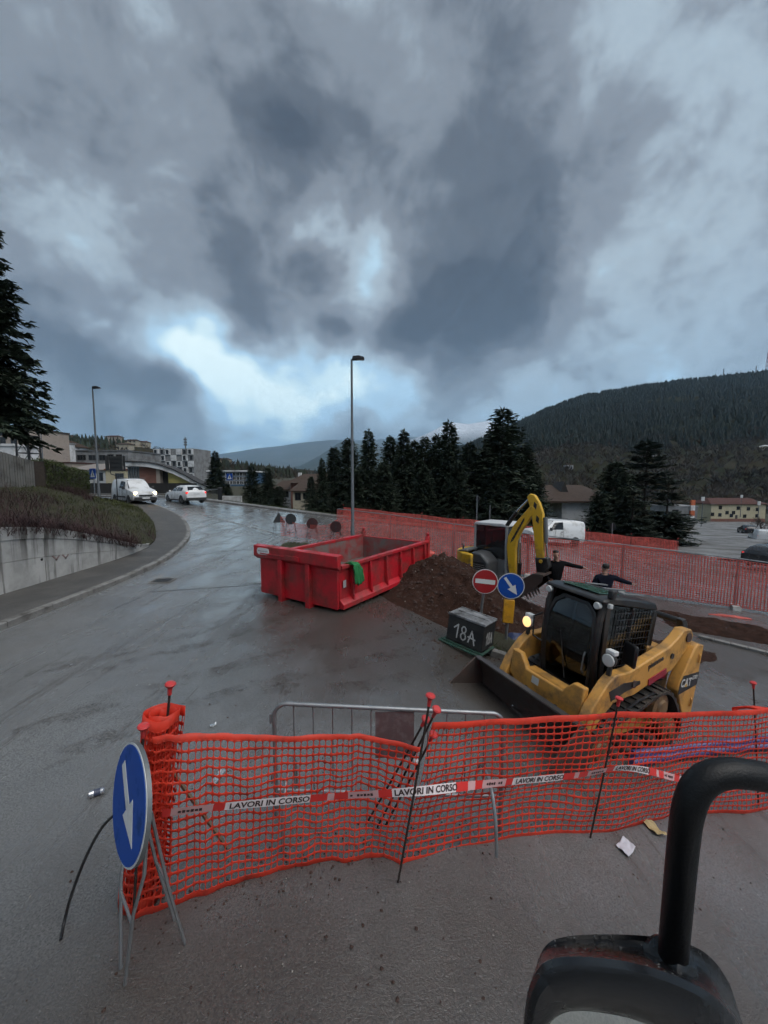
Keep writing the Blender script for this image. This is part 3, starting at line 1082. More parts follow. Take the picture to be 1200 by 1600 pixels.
def conifer_meshes(key, H, Rr, whorl, nb, ns, size, seed, zb=0.06, droop=0.25, power=0.85, flat=0.0, mat_=None, gap=0.0, tip=1.0):
    rr = random.Random(seed)
    tr = MB()
    tr.tube([(0, 0, -0.5), (0.03, 0, H * 0.3), (0.0, 0.04, H * 0.65), (0, 0, H)], [0.022 * H, 0.016 * H, 0.008 * H, 0.01], 8)
    cr_ = MB()
    z = H * zb
    while z < H * 0.985:
        f = (z - H * zb) / (H - H * zb)
        Lb = (Rr * (1 - f) ** power + 0.10)
        if flat and rr.random() < gap:
            z += whorl * rr.uniform(0.5, 1.0)
            continue
        n = max(4, int(nb * (0.6 + 0.4 * (1 - f))))
        a0 = rr.uniform(0, 6.3)
        for k in range(n):
            a = a0 + 2 * PI * k / n + rr.uniform(-0.35, 0.35)
            l = Lb * rr.uniform(0.62, 1.12)
            rise = lerp(rr.uniform(-0.15, 0.1), 0.75 * tip, f ** 1.5)
            d = Vector((math.cos(a), math.sin(a), 0))
            side = Vector((-d.y, d.x, 0))
            p0 = Vector((0, 0, z + rr.uniform(-0.3, 0.3) * whorl))
            def bp(t):
                return p0 + d * (l * t) + Vector((0, 0, l * (rise * t - droop * (1 - f) * t * t + 0.10 * (1 - f) * t ** 4)))
            if l > 0.5:
                cr_.add([bp(0) + Vector((0, 0, .02)), bp(0.55) + side * 0.015, bp(1.0), bp(0.55) - side * 0.015 - Vector((0, 0, 0.02))], [(0, 1, 2, 3)], 1)
            m_ = max(3, int(ns * l / Rr + 2))
            for i in range(m_):
                t = (i + rr.random()) / m_
                t = 0.08 + 0.94 * t
                q = bp(min(t, 1.02)) + Vector((0, 0, rr.uniform(-0.75, 0.35) * whorl * (1 - flat)))
                s = rr.choice((-1, 1))
                sl_ = size * rr.uniform(0.6, 1.25) * (1.15 - 0.45 * t)
                ang = rr.uniform(0.25, 1.15) * s
                dd = d * math.cos(ang) + side * math.sin(ang) + Vector((0, 0, rr.uniform(-0.45, 0.15) * (1 - flat) + (0.35 * f)))
                dd.normalize()
                wv = dd.cross(Vector((rr.uniform(-0.7, 0.7) * (1 - flat), rr.uniform(-0.7, 0.7) * (1 - flat), 1))).normalized() * sl_ * rr.uniform(0.16, 0.26)
                m1 = q + dd * sl_ * 0.45 + Vector((0, 0, sl_ * 0.08))
                e = q + dd * sl_ + Vector((0, 0, -sl_ * 0.12))
                cr_.add([q, m1 + wv, e, m1 - wv], [(0, 1, 2), (0, 2, 3)])
        z += whorl * rr.uniform(0.75, 1.2) * (1 - 0.45 * f)
    # leader
    for k in range(10):
        a = rr.uniform(0, 6.3)
        zz_ = H * rr.uniform(0.94, 1.0)
        d = Vector((math.cos(a) * 0.5, math.sin(a) * 0.5, 0.8)).normalized()
        q = Vector((0, 0, zz_))
        wv = Vector((-d.y, d.x, 0)).normalized() * size * 0.14
        cr_.add([q, q + d * size * 0.5 + wv, q + d * size, q + d * size * 0.5 - wv], [(0, 1, 2), (0, 2, 3)])
    return tr.mesh('trunk_' + key, [BARK], True), cr_.mesh('crown_' + key, [mat_ or NEEDLE, BARK], fix=False), H
SPR = [conifer_meshes('spruce%d' % i, 12.0, r, 0.36, 9, 40, 0.58, 40 + i, droop=dr, power=pw) for i, (r, dr, pw) in enumerate(
    [(2.7, 0.34, 0.80), (3.2, 0.36, 0.70), (2.3, 0.28, 0.85), (3.0, 0.42, 0.66)])]
CED = [conifer_meshes('cedar%d' % i, 11.0, r, 0.50, 10, 52, 0.66, 60 + i, zb=0.03, droop=0.16, power=0.62, flat=0.6, mat_=NEEDLE_B, gap=0.25, tip=0.5) for i, r in enumerate((4.0, 3.4))]
def place_tree(name, meshes, loc, h, rz, label, cat, group=None, wide=1.0):
    t = thing(name, label, cat, loc, rz, group)
    k = h / meshes[2]
    t.scale = (k * wide, k * wide, k)
    obj('trunk', meshes[0], t)
    obj('crown', meshes[1], t)
    return t
def tree_at(px, py, Y, name, meshes, label, cat='tree', group=None, wide=1.0, rz=None):
    tp = P(px, py, Y)
    zb = terr(tp.x, Y) - 0.2
    return place_tree(name, meshes, (tp.x, Y, zb), tp.z - zb, RND.uniform(0, 6) if rz is None else rz, label, cat, group, wide)
GRP = 'dark conifers behind the netted fence'
rows = [(786, 641, 38.0, 1, 1.35, 'tallest spruce, its tip against the sky above the excavator'),
        (702, 660, 39.5, 0, 1.1, 'second tallest spruce with a ragged open tip, in the dark conifer row'),
        (631, 674, 40.0, 2, 1.15, 'slim pointed spruce near the middle of the dark conifer row'),
        (576, 673, 39.0, 0, 1.0, 'narrow spruce just beside the tall lamp post'),
        (610, 683, 42.0, 3, 1.0, 'spruce between the lamp post spruce and the slim pointed one'),
        (664, 684, 40.5, 1, 0.95, 'middling spruce between the slim pointed one and the ragged tip'),
        (683, 681, 43.0, 2, 1.2, 'thin spruce tip just left of the ragged open tip'),
        (648, 690, 44.0, 3, 1.0, 'short spruce tip right of the slim pointed spruce'),
        (734, 694, 39.0, 3, 1.15, 'broad low spruce between the two tallest conifers'),
        (757, 703, 42.0, 0, 1.2, 'shorter spruce tucked against the tallest one'),
        (545, 686, 40.0, 1, 1.15, 'broad bushy conifer behind the lamp post'),
        (522, 700, 41.0, 3, 1.1, 'rounded conifer at the lamp post side of the row'),
        (503, 718, 37.5, 2, 1.0, 'small thin spruce at the road end of the conifer row'),
        (486, 745, 36.5, 3, 1.1, 'lowest young spruce at the end of the conifer row'),
        (820, 700, 39.0, 3, 1.3, 'wide spruce leaning out beside the white house'),
        (838, 738, 37.5, 1, 1.2, 'low dark spruce in front of the brown-roofed white house'),
        (715, 722, 36.5, 3, 1.3, 'low bushy conifer in front of the ragged spruce'),
        (600, 722, 37.0, 1, 1.3, 'low bushy conifer under the lamp post spruces'),
        (662, 728, 36.5, 0, 1.5, 'low bushy conifer in the middle of the row behind the fence'),
        (775, 728, 36.0, 3, 1.4, 'low bushy conifer right behind the two thin posts'),
        (555, 735, 36.5, 0, 1.5, 'low bushy conifer right behind the fence end')]
for px, py, Y, k, w, lab in rows:
    tree_at(px, py, Y, 'spruce_tree', SPR[k], lab, group=GRP, wide=w)
tree_at(336, 706, 52.0, 'spruce_tree', SPR[2], 'lone layered spruce in front of the blue building', group='conifers across the road', wide=1.5)
tree_at(393, 727, 44.0, 'spruce_tree', SPR[1], 'dark spruce right of the blue building', group='conifers across the road', wide=1.2)
tree_at(418, 731, 43.0, 'spruce_tree', SPR[3], 'dark spruce between the blue building and the brown-roofed house', group='conifers across the road', wide=1.2)
tree_at(436, 760, 41.0, 'spruce_tree', SPR[3], 'low spreading spruce beside the brown-roofed house', group='conifers across the road', wide=1.9)
tree_at(356, 756, 42.0, 'spruce_tree', SPR[0], 'small spruce under the blue building', group='conifers across the road', wide=1.6)
tree_at(963, 722, 41.0, 'cedar_tree', SPR[3], 'dark rounded conifer in front of the cedar, near the white house', group='conifers by the side street', wide=1.5)
tree_at(1012, 690, 44.0, 'cedar_tree', CED[0], 'big layered cedar beside the side street', group='conifers by the side street', wide=1.25)
tree_at(938, 770, 39.0, 'cedar_tree', SPR[1], 'low dark conifer right of the white house', group='conifers by the side street', wide=1.6)
tree_at(1045, 748, 40.0, 'cedar_tree', CED[1], 'low cedar at the edge of the side street', group='conifers by the side street', wide=1.4)
tree_at(990, 765, 38.0, 'cedar_tree', CED[1], 'low cedar in front, right behind the netted fence', group='conifers by the side street', wide=1.6)

# the great conifer at the edge of the bank
big = conifer_meshes('big_spruce', 18.0, 4.3, 0.28, 14, 105, 0.72, 91, zb=0.25, droop=0.40, power=0.55)
place_tree('spruce_tree', big, (-23.7, 21.5, 2.0), 17.6, 0.4, 'great dark spruce towering over the hedge and bank', 'tree')

# bare winter trees
def bare_tree_meshes(seed, H):
    rr = random.Random(seed)
    tr, cr_ = MB(), MB()
    def grow(p, d, l, r, lev):
        q = p + d * l
        m_ = p.lerp(q, 0.5) + Vector((rr.uniform(-1, 1), rr.uniform(-1, 1), 0)) * l * 0.05
        tgt = tr if lev < 1 else cr_
        tgt.tube([p, m_, q], [r, r * 0.85, r * 0.65], 5 if lev < 2 else 3, caps=False)
        if lev >= 5:
            return
        for k in range(3 if lev else 5):
            nd = (d * rr.uniform(0.5, 1.0) + Vector((rr.uniform(-1, 1), rr.uniform(-1, 1), rr.uniform(-0.1, 0.8))) * 0.75).normalized()
            grow(p.lerp(q, rr.uniform(0.55, 1.0)), nd, l * rr.uniform(0.55, 0.8), max(r * 0.55, 0.018), lev + 1)
    grow(Vector((0, 0, -0.3)), Vector((0, 0, 1)), H * 0.28, H * 0.018, 0)
    return tr.mesh('bare_trunk', [TWIG], True), cr_.mesh('bare_crown', [TWIG], fix=False), H
BARE = [bare_tree_meshes(5 + i, 10.0) for i in range(3)]
for i, (px, py, Y, lab) in enumerate([(1078, 745, 135, 'bare grey tree left of the yellow house'), (1105, 735, 150, 'bare grey tree behind the left end of the yellow house'),
        (1135, 728, 155, 'tall bare grey tree above the roof of the yellow house'), (1162, 730, 150, 'bare grey tree behind the right half of the yellow house'),
        (1188, 738, 140, 'bare grey tree at the right end of the yellow house'), (1060, 760, 130, 'low bare tree above the orange-striped hut'),
        (905, 742, 75, 'bare bush behind the roof of the white house'), (1120, 748, 128, 'bare tree just behind the yellow house roof'), (1175, 752, 126, 'low bare tree beside the yellow house'),
        (1192, 790, 70, 'bare bush at the edge of view beside the side street'), (1150, 760, 122, 'bare tree over the right half of the yellow house roof')]):
    tree_at(px, py, Y, 'bare_tree', BARE[i % 3], lab, group='bare trees in the valley', wide=1.5)

# forest on the hill: one mass
def on_slope(fn, u, v):
    x, y, z = fn(u, v)
    return Vector((x, y, z))
rr = random.Random(77)
mb = MB()
def cone(mb, p, h, r, n=5, two=True):
    a0 = rr.uniform(0, 6)
    for (z0, z1, k) in ((0.0, 0.62, 1.0), (0.36, 1.0, 0.68)) if two else ((0, 1, 1),):
        base = [p + Vector((math.cos(a0 + 2 * PI * j / n) * r * k * rr.uniform(0.8, 1.2), math.sin(a0 + 2 * PI * j / n) * r * k * rr.uniform(0.8, 1.2), h * z0)) for j in range(n)]
        mb.add(base + [p + Vector((0, 0, h * z1))], [(j, (j + 1) % n, n) for j in range(n)])
cnt = 0
while cnt < 21000:
    u, v = rr.random(), rr.random() ** 0.8 * 0.76
    px = lerp(640, 1650, u)
    p = on_slope(HILLFN, u, v)
    edge = 0.24 + 0.10 * noise.noise((p.x * 0.006, p.y * 0.006, 3)) + 0.05 * noise.noise((p.x * 0.03, p.y * 0.03, 5))
    if v / 0.75 < edge:
        continue
    if noise.noise((p.x * 0.012, p.y * 0.012, 8)) < -0.42 and rr.random() < 0.8:
        continue
    h = rr.uniform(5, 11)
    cone(mb, p - Vector((0, 0, 1)), h, h * rr.uniform(0.26, 0.40))
    cnt += 1
tag(mb.build('forest', leaf_mat('far needles', (0.010, 0.016, 0.011), 0.35, 0.012), fix=False), 'dense dark conifer forest covering the hill', 'forest', kind='stuff')
mb = MB()
def fuzz(mb, p, h, n=16):
    """a leafless crown far away: upright sprays of twigs"""
    for k in range(n):
        a, e = rr.uniform(0, 6.3), rr.uniform(0.1, 1.0)
        d = Vector((math.cos(a) * e, math.sin(a) * e, rr.uniform(0.5, 1.0))).normalized()
        q = p + Vector((math.cos(a) * e * h * 0.2, math.sin(a) * e * h * 0.2, h * rr.uniform(0.05, 0.4)))
        w = d.cross(Vector((rr.uniform(-1, 1), rr.uniform(-1, 1), 0.2))).normalized() * h * 0.045
        l = h * rr.uniform(0.35, 0.6)
        mb.add([q - w * 0.3, q + d * l * 0.6 + w, q + d * l, q + d * l * 0.5 - w], [(0, 1, 2, 3)])
cnt = 0
while cnt < 3600:
    u, v = rr.random(), rr.random() * 0.30
    p = on_slope(HILLFN, u, v)
    edge = 0.28 + 0.10 * noise.noise((p.x * 0.006, p.y * 0.006, 3))
    if v / 0.75 > edge:
        continue
    px = lerp(640, 1650, u)
    fuzz(mb, p, rr.uniform(4, 8))
    cnt += 1
for _ in range(900):
    u, v = rr.random(), rr.random() * 0.7
    fuzz(mb, on_slope(MIDFN, u, v), rr.uniform(5, 9), 12)
for _ in range(700):
    u, v = rr.random() ** 0.8, rr.random() * 0.75
    fuzz(mb, on_slope(TOWNFN, u, v), rr.uniform(3, 6), 12)
tag(mb.build('bare_wood', leaf_mat('far bare twigs', (0.048, 0.039, 0.032), 0.45, 0.02), fix=False), 'brownish leafless woodland on the lower slopes', 'woodland', kind='stuff')
mb = MB()
for _ in range(330):
    u, v = rr.random(), rr.random() * 0.7
    p = on_slope(MIDFN, u, v)
    cone(mb, p - Vector((0, 0, 1)), rr.uniform(6, 12), rr.uniform(1.6, 2.6))
for _ in range(90):                        # wooded patch on the town hill
    px = rr.gauss(140, 26)
    p = on_slope(TOWNFN, (px + 250) / 790, rr.uniform(0.52, 0.74))
    cone(mb, p - Vector((0, 0, 1)), rr.uniform(5, 9), rr.uniform(1.5, 2.5))
for _ in range(120):
    px = rr.uniform(300, 480)
    p = on_slope(TOWNFN, (px + 250) / 790, rr.uniform(0.3, 0.74))
    cone(mb, p - Vector((0, 0, 1)), rr.uniform(4, 7), rr.uniform(1.2, 2.2))
tag(mb.build('valley_trees', leaf_mat('valley needles', (0.026, 0.034, 0.022), 0.5, 0.05), fix=False), 'dark evergreen clumps across the valley and town hill', 'woodland', kind='stuff')

# bank growth
def blades(name, label, cat, spots, material, kind='stuff'):
    mb = MB()
    for (p, h, lean, w) in spots:
        a = rr.uniform(0, 6.3)
        d = Vector((math.cos(a), math.sin(a), 0)) * h * lean
        s = Vector((-math.sin(a), math.cos(a), 0)) * w
        m_ = p + d * 0.35 + Vector((0, 0, h * 0.65))
        e = p + d + Vector((0, 0, h * rr.uniform(0.7, 1.0) if lean < 0.9 else h * 0.45))
        mb.add([p - s, p + s, m_ + s * 0.7, e, m_ - s * 0.7], [(0, 1, 2, 4), (4, 2, 3)])
    return tag(mb.build(name, material, fix=False), label, cat, kind=kind)
def bank_point():
    i = rr.uniform(20, NS * 0.72)
    i0 = int(i)
    k = rr.uniform(0, NB)
    k0 = int(min(k, NB - 1))
    a = bank_pts[i0][k0].lerp(bank_pts[i0][k0 + 1], k - k0)
    c = bank_pts[i0 + 1][k0].lerp(bank_pts[i0 + 1][k0 + 1], k - k0)
    return a.lerp(c, i - i0), k / NB
g_, br_ = [], []
while len(g_) < 11000 or len(br_) < 9500:
    p, f = bank_point()
    n_ = noise.noise((p.x * 0.35, p.y * 0.35, 6)) + 0.6 * noise.noise((p.x * 1.3, p.y * 1.3, 2))
    red = sm(17.0, 12.0, p.y) * 1.2 + n_ * 0.9 + (0.35 if f > 0.55 and p.y < 24 else 0)
    if red > 0.55 and len(br_) < 9500:
        br_.append((p, rr.uniform(0.15, 0.55) * (0.7 + 0.6 * max(0, n_)), rr.uniform(0.5, 1.7), rr.uniform(0.004, 0.010)))
    elif red <= 0.55 and len(g_) < 11000 and p.y < 29:
        g_.append((p, rr.uniform(0.05, 0.24) * (0.6 + abs(n_) * 1.2), rr.uniform(0.3, 1.5), rr.uniform(0.004, 0.010)))
blades('bank_grass', 'short rough grass over the bank', 'grass', g_, DRYGRASS)
# bramble also spills over the wall top
for _ in range(2600):
    y = rr.uniform(6.5, 13.8)
    x = -9.0 + rr.gauss(0.0, 0.10)
    p = Vector((x, y, gz(x, y) + wall_h(y) + 0.20 + rr.uniform(-0.22, 0.12)))
    br_.append((p, rr.uniform(0.1, 0.28), rr.uniform(0.8, 1.8), rr.uniform(0.004, 0.010)))
def canes(n):
    mb = MB()
    for _ in range(n):
        p, f = bank_point()
        if p.y > 17.5 or f < 0.02:
            continue
        a, l, h = rr.uniform(0, 6.3), rr.uniform(0.5, 1.3), rr.uniform(0.25, 0.7)
        if noise.noise((p.x * 0.6, p.y * 0.6, 9)) + sm(17, 12, p.y) * 0.45 < 0.14:
            continue
        d = Vector((math.cos(a), math.sin(a), 0))
        s_ = Vector((-d.y, d.x, 0)) * rr.uniform(0.004, 0.008)
        vs = []
        for k in range(6):
            t_ = k / 5
            q = p + d * l * t_ + Vector((0, 0, h * math.sin(PI * min(1, t_ * 1.15)) ** 0.8 - 0.05))
            vs += [q - s_ * (1 - 0.6 * t_), q + s_ * (1 - 0.6 * t_)]
        mb.add(vs, [(2 * k, 2 * k + 1, 2 * k + 3, 2 * k + 2) for k in range(5)])
    return mb
tag(canes(5000).build('bramble_canes', leaf_mat('bramble canes', (0.058, 0.034, 0.034), 0.5, 2.0), fix=False), 'long arching reddish bramble canes over the bank', 'bramble', kind='stuff')
blades('bramble', 'tangle of reddish brown bramble along the bank above the wall', 'bramble', br_, BRAMBLE)
# verge grass beyond the far pavement
g_ = []
for _ in range(5200):
    x = rr.uniform(-16, 3)
    y = yfar(x) + 1.6 + rr.random() ** 1.4 * 5.5
    g_.append((Vector((x, y, terr(x, y))), rr.uniform(0.10, 0.32), rr.uniform(0.2, 0.9), rr.uniform(0.012, 0.03)))
blades('verge_grass', 'green grass verge beyond the far pavement', 'grass', g_, GRASS)

# hedge, dense leaves round a twig core
def hedge(name, label, a, c, h, w, n, seed, zoff=0.0):
    rr2 = random.Random(seed)
    a, c = Vector(a), Vector(c)
    t = thing(name, label, 'hedge', a)
    d = (c - a)
    L_ = Vector((d.x, d.y, 0)).length
    u = Vector((d.x, d.y, 0)).normalized()
    s = Vector((-u.y, u.x, 0))
    mb = MB()
    core = []
    for (lx, hh) in ((0.1, 0), (L_ - 0.1, 0)):
        z = (d.z * lx / L_)
        for sy in (-1, 1):
            for zz_ in (0, h - 0.12):
                core.append(u * lx + s * sy * (w / 2 - 0.12) + Vector((0, 0, z + zz_ - (0.2 if zz_ == 0 else 0))))
    mb.add(core, [(0, 1, 3, 2), (4, 6, 7, 5), (0, 4, 5, 1), (2, 3, 7, 6), (1, 5, 7, 3), (0, 2, 6, 4)])
    mb.build('stems', BARK, t)
    mb = MB()
    for _ in range(n):
        face = rr2.random()
        lx = rr2.uniform(0, L_)
        zz_ = rr2.uniform(0, h)
        sy = rr2.uniform(-1, 1) * w / 2
        if face < 0.42:
            sy = -w / 2
        elif face < 0.60:
            zz_ = h
        elif face < 0.80:
            lx = L_
        else:
            sy = w / 2
        bul = 0.10 * noise.noise((lx * 1.5, sy * 2, zz_ * 1.5 + seed))
        p = u * (lx + bul) + s * (sy * (1 + bul)) + Vector((0, 0, d.z * lx / L_ + zz_ + bul + rr2.uniform(-0.05, 0.05)))
        e = Vector((rr2.uniform(-1, 1), rr2.uniform(-1, 1), rr2.uniform(-0.6, 1))).normalized() * rr2.uniform(0.05, 0.10)
        w_ = e.cross(Vector((rr2.uniform(-1, 1), rr2.uniform(-1, 1), rr2.uniform(-1, 1)))).normalized() * 0.028
        mb.add([p, p + e * 0.5 + w_, p + e, p + e * 0.5 - w_], [(0, 1, 2, 3)])
    o = mb.build('foliage', LEAF_H, t, fix=False)
    return t
hedge('hedge', 'clipped green hedge at the end of the concrete screen', (-18.1, 20.0, 2.15), (-19.4, 24.6, 1.55), 1.75, 1.0, 9000, 5)
# ================================================================== buildings
GLASS_D = mat('dark window glass', (0.015, 0.018, 0.022), 0.08, var=0.2, rvar=0.04)
FRAME_W = mat('window frame white', (0.45, 0.45, 0.44), 0.5)
FRAME_D = mat('window frame dark', (0.05, 0.05, 0.052), 0.5)
WHITE_R = mat('white render', (0.66, 0.67, 0.68), 0.8, var=0.08, vscale=1.2, dirt=(0.30, 0.29, 0.28), dscale=0.6, damt=0.45)
CREAM = mat('cream render', (0.40, 0.36, 0.28), 0.85, var=0.12, vscale=1.0, dirt=(0.24, 0.21, 0.17), dscale=0.5, damt=0.4)
BEIGE = mat('beige render', (0.34, 0.29, 0.25), 0.85, var=0.12, vscale=1.0)
GREY_R = mat('grey concrete wall', (0.23, 0.235, 0.24), 0.8, var=0.15, vscale=0.8, dirt=(0.13, 0.13, 0.13), dscale=0.5, damt=0.5)
YELLOW_R = mat('yellow render', (0.42, 0.36, 0.13), 0.85, var=0.12, vscale=1.0)
OCHRE_R = mat('pale ochre render', (0.46, 0.41, 0.28), 0.85, var=0.12, vscale=1.0)
TERRA_R = mat('terracotta render', (0.20, 0.095, 0.072), 0.85, var=0.15, vscale=1.0)
ROOF_B = mat('brown roof tiles', (0.065, 0.048, 0.040), 0.8, spec=0.1, var=0.35, vscale=2.0, bump=0.5, bscale=6)
ROOF_R = mat('red roof tiles', (0.085, 0.045, 0.040), 0.8, spec=0.1, var=0.3, vscale=2.0, bump=0.5, bscale=6)
BLACK_W = mat('black wall', (0.018, 0.017, 0.017), 0.7, var=0.3, vscale=1.0)
BLUE_P = mat('blue cladding', (0.045, 0.11, 0.20), 0.4, var=0.15)
GALV = mat('galvanised steel', (0.28, 0.29, 0.30), 0.42, 0.7, var=0.18, vscale=14, bump=0.1, bscale=60)
GALV_D = mat('dull grey steel', (0.16, 0.165, 0.17), 0.5, 0.5, var=0.2, vscale=10)
DARK_S = mat('dark painted steel', (0.03, 0.032, 0.036), 0.45, 0.3, var=0.2)
BLUE_S = mat('sign blue', (0.008, 0.065, 0.33), 0.55, spec=0.25, var=0.06, vscale=8, dirt=(0.02, 0.05, 0.14), dscale=7, damt=0.25)
WHITE_S = mat('sign white', (0.62, 0.63, 0.63), 0.4, var=0.05, dirt=(0.40, 0.39, 0.37), dscale=6, damt=0.3)
RED_S = mat('sign red', (0.34, 0.018, 0.022), 0.38, var=0.06, dirt=(0.16, 0.03, 0.03), dscale=7, damt=0.25)
BACK_S = mat('sign back', (0.05, 0.052, 0.055), 0.55, 0.3, var=0.2)

def wbox(x0, x1, y0, y1, z0, z1):
    return MB().box(((x0 + x1) / 2, (y0 + y1) / 2, (z0 + z1) / 2), (x1 - x0, y1 - y0, z1 - z0))
def window(t, x, z, w, h, y=0.0, fm=None, gm=None, depth=0.05, ax='x', sill=False):
    """a pane let into its frame on the local face y (front, looking to -y) or on a side face (ax='y')"""
    g = MB()
    f = MB()
    e = 0.07
    def bx(mb, a0, a1, b0, b1, d0, d1):
        if ax == 'x':
            mb.box(((a0 + a1) / 2, (d0 + d1) / 2 + y, (b0 + b1) / 2), (a1 - a0, abs(d1 - d0), b1 - b0))
        else:
            mb.box((y - (d0 + d1) / 2, (a0 + a1) / 2, (b0 + b1) / 2), (abs(d1 - d0), a1 - a0, b1 - b0))
    bx(g, x - w / 2, x + w / 2, z - h / 2, z + h / 2, -0.02, 0.06)
    go = g.build('window', gm or GLASS_D, t)
    for q in ((x - w / 2 - e, x - w / 2, z - h / 2 - e, z + h / 2 + e), (x + w / 2, x + w / 2 + e, z - h / 2 - e, z + h / 2 + e),
              (x - w / 2, x + w / 2, z + h / 2, z + h / 2 + e), (x - w / 2, x + w / 2, z - h / 2 - e, z - h / 2)):
        bx(f, *q, -depth, 0.03)
    bx(f, x - 0.025, x + 0.025, z - h / 2, z + h / 2, -depth * 0.8, 0.02)
    f.build('frame', fm or FRAME_W, go)
    return go
def hip_roof(t, w, d, z, rise, over, material, ridge=0.5, name='roof'):
    W2, D2 = w / 2 + over, d / 2 + over
    r = W2 * ridge
    mb = MB()
    mb.add([(-W2, -D2, z), (W2, -D2, z), (W2, D2, z), (-W2, D2, z), (-r, 0, z + rise), (r, 0, z + rise),
            (-W2, -D2, z - 0.12), (W2, -D2, z - 0.12), (W2, D2, z - 0.12), (-W2, D2, z - 0.12)],
           [(0, 1, 5, 4), (1, 2, 5), (2, 3, 4, 5), (3, 0, 4), (6, 9, 8, 7), (0, 6, 7, 1), (1, 7, 8, 2), (2, 8, 9, 3), (3, 9, 6, 0)])
    return mb.build(name, material, t)
def pxX(px, Y):
    return (px - CX) / F_PX * Y * 1.0035
def pz(py, Y):
    return P(600, py, Y).z

# ---- white apartment block with a cube facade
Y = 112.0
x0, x1 = pxX(243, Y), pxX(308, Y)
w_ = x1 - x0
t = thing('apartment_block', 'pale block with staggered dark windows and a roof mast', 'building', ((x0 + x1) / 2, Y, 1.0), rad(-6))
zt = pz(701, Y) - 1.0
wbox(-w_ / 2, w_ / 2, 0, 9, 0, zt).build('wall', GREY_R, t)
rr = random.Random(4)
cw = w_ / 7
for r in range(5):
    for c in range(7):
        z0 = zt - 0.05 - (r + 1) * zt / 6.2
        if (r + c) % 2 == 0:
            wbox(-w_ / 2 + c * cw + 0.04, -w_ / 2 + (c + 1) * cw - 0.04, -0.28, -0.002, z0 + 0.06, z0 + zt / 6.2 - 0.06).build('facade_panel', WHITE_R, t)
        if rr.random() < 0.78:
            window(t, -w_ / 2 + (c + rr.uniform(0.35, 0.65)) * cw, z0 + zt / 12.4, cw * 0.38, zt / 6.2 * 0.62, y=-0.29 if (r + c) % 2 == 0 else 0.0, fm=FRAME_D)
mb = MB()
mx = pxX(285, Y) - (x0 + x1) / 2
mb.tube([(mx, 3, zt - 0.1), (mx, 3, pz(681, Y) - 1.0)], [0.18, 0.10], 8)
for dz in (0.4, 1.2, 1.9):
    mb.box((mx, 3, pz(683, Y) - 1.0 - dz), (0.7, 0.5, 0.5))
mb.build('antenna_mast', GALV_D, t)

# ---- hall with the sweeping curved roof edge
Y = 56.0
t = thing('curved_hall', 'low hall with a sweeping curved white roof edge and coloured walls', 'building', (0, Y, 0))
crv = [(200, 722), (216, 722), (235, 723), (255, 727), (275, 734), (295, 744), (310, 753), (325, 760), (340, 764), (346, 765)]
top = [(pxX(a, Y), pz(b_, Y)) for a, b_ in crv]
bot = [(a, z - 0.62) for a, z in top]
MB().prism(top + bot[::-1], -0.4, 1.6).build('roof_edge', WHITE_R, t, bevel=0.03)
dk = [(a, z + 0.16) for a, z in top]
MB().prism(dk + [(a, z + 0.004) for a, z in top][::-1], -0.55, 1.7).build('roof', mat('dark roof felt', (0.035, 0.033, 0.033), 0.7), t)
def under(a, b_, name, material, yy):
    pts = [(pxX(q, Y), min(pz(interp(crv, q), Y) - 0.64, 99)) for q in [lerp(a, b_, i / 8) for i in range(9)]]
    MB().prism(pts + [(pts[-1][0], 0.4), (pts[0][0], 0.4)], yy, yy + 1.0).build(name, material, t)
under(219, 246, 'terracotta_wall', TERRA_R, 0.3)
under(246.2, 252, 'pier', BEIGE, 0.1)
under(252.2, 262, 'doorway', BLACK_W, 0.8)
under(262.2, 268, 'corner_wall', YELLOW_R, 0.5)
under(268.2, 318, 'yellow_wall', YELLOW_R, 0.2)
under(200.5, 218.8, 'glazed_bay', mat('grey glazing', (0.10, 0.115, 0.12), 0.2, var=0.3, vscale=1.0), 0.35)
for q in (203, 207, 211, 215):
    wbox(pxX(q, Y) - 0.04, pxX(q, Y) + 0.04, 0.25, 0.348, 1.0, 4.6).build('mullion', GALV_D, t)

# ---- black boundary wall below it and the pale parapet with railing
Y = 46.5
mb = MB()
t = thing('boundary_wall', 'long black wall along the far side of the road', 'wall', (0, Y, 0))
n = 9
for i in range(n):
    a, b_ = lerp(112, 308, i / n), lerp(112, 308, (i + 1) / n)
    wbox(pxX(a, Y) + 0.01, pxX(b_, Y) - 0.01, 0, 0.25, 0.6, pz(755, Y) + (0.01 if i % 2 else 0)).build('wall_panel', BLACK_W, t)
wbox(pxX(112, Y), pxX(308, Y), -0.25, -0.004, 0.6, pz(771, Y)).build('plinth', mat('pale plinth', (0.15, 0.145, 0.14), 0.6, var=0.2), t)
Y = 42.0
t = thing('railing', 'pale railing beside the end of the curved roof', 'railing', (0, Y, 0))
za, zb = pz(765, Y), pz(780, Y)
for i in range(19):
    a = lerp(309, 342, i / 18)
    mb = MB()
    mb.box((pxX(a, Y), 0, (za + zb) / 2), (0.03, 0.03, za - zb))
    mb.build('baluster', GALV_D, t)
wbox(pxX(308, Y), pxX(343, Y), -0.04, 0.04, za, za + 0.06).build('handrail', GALV, t)
wbox(pxX(306, Y), pxX(344, Y), -0.05, 0.05, zb - 0.5, zb).build('kerb', WHITE_R, t)
t = thing('gate_pillar', 'dark gate pillar at the end of the pale railing', 'pillar', (pxX(345, Y), Y, zb - 0.5))
wbox(-0.18, 0.18, -0.18, 0.18, 0, 1.7).build('shaft', DARK_S, t)
wbox(-0.22, 0.22, -0.22, 0.22, 1.7, 1.78).build('cap', GALV_D, t)
t = thing('garden_wall', 'low pale garden wall under the small conifers', 'wall', (0, 41.0, 0))
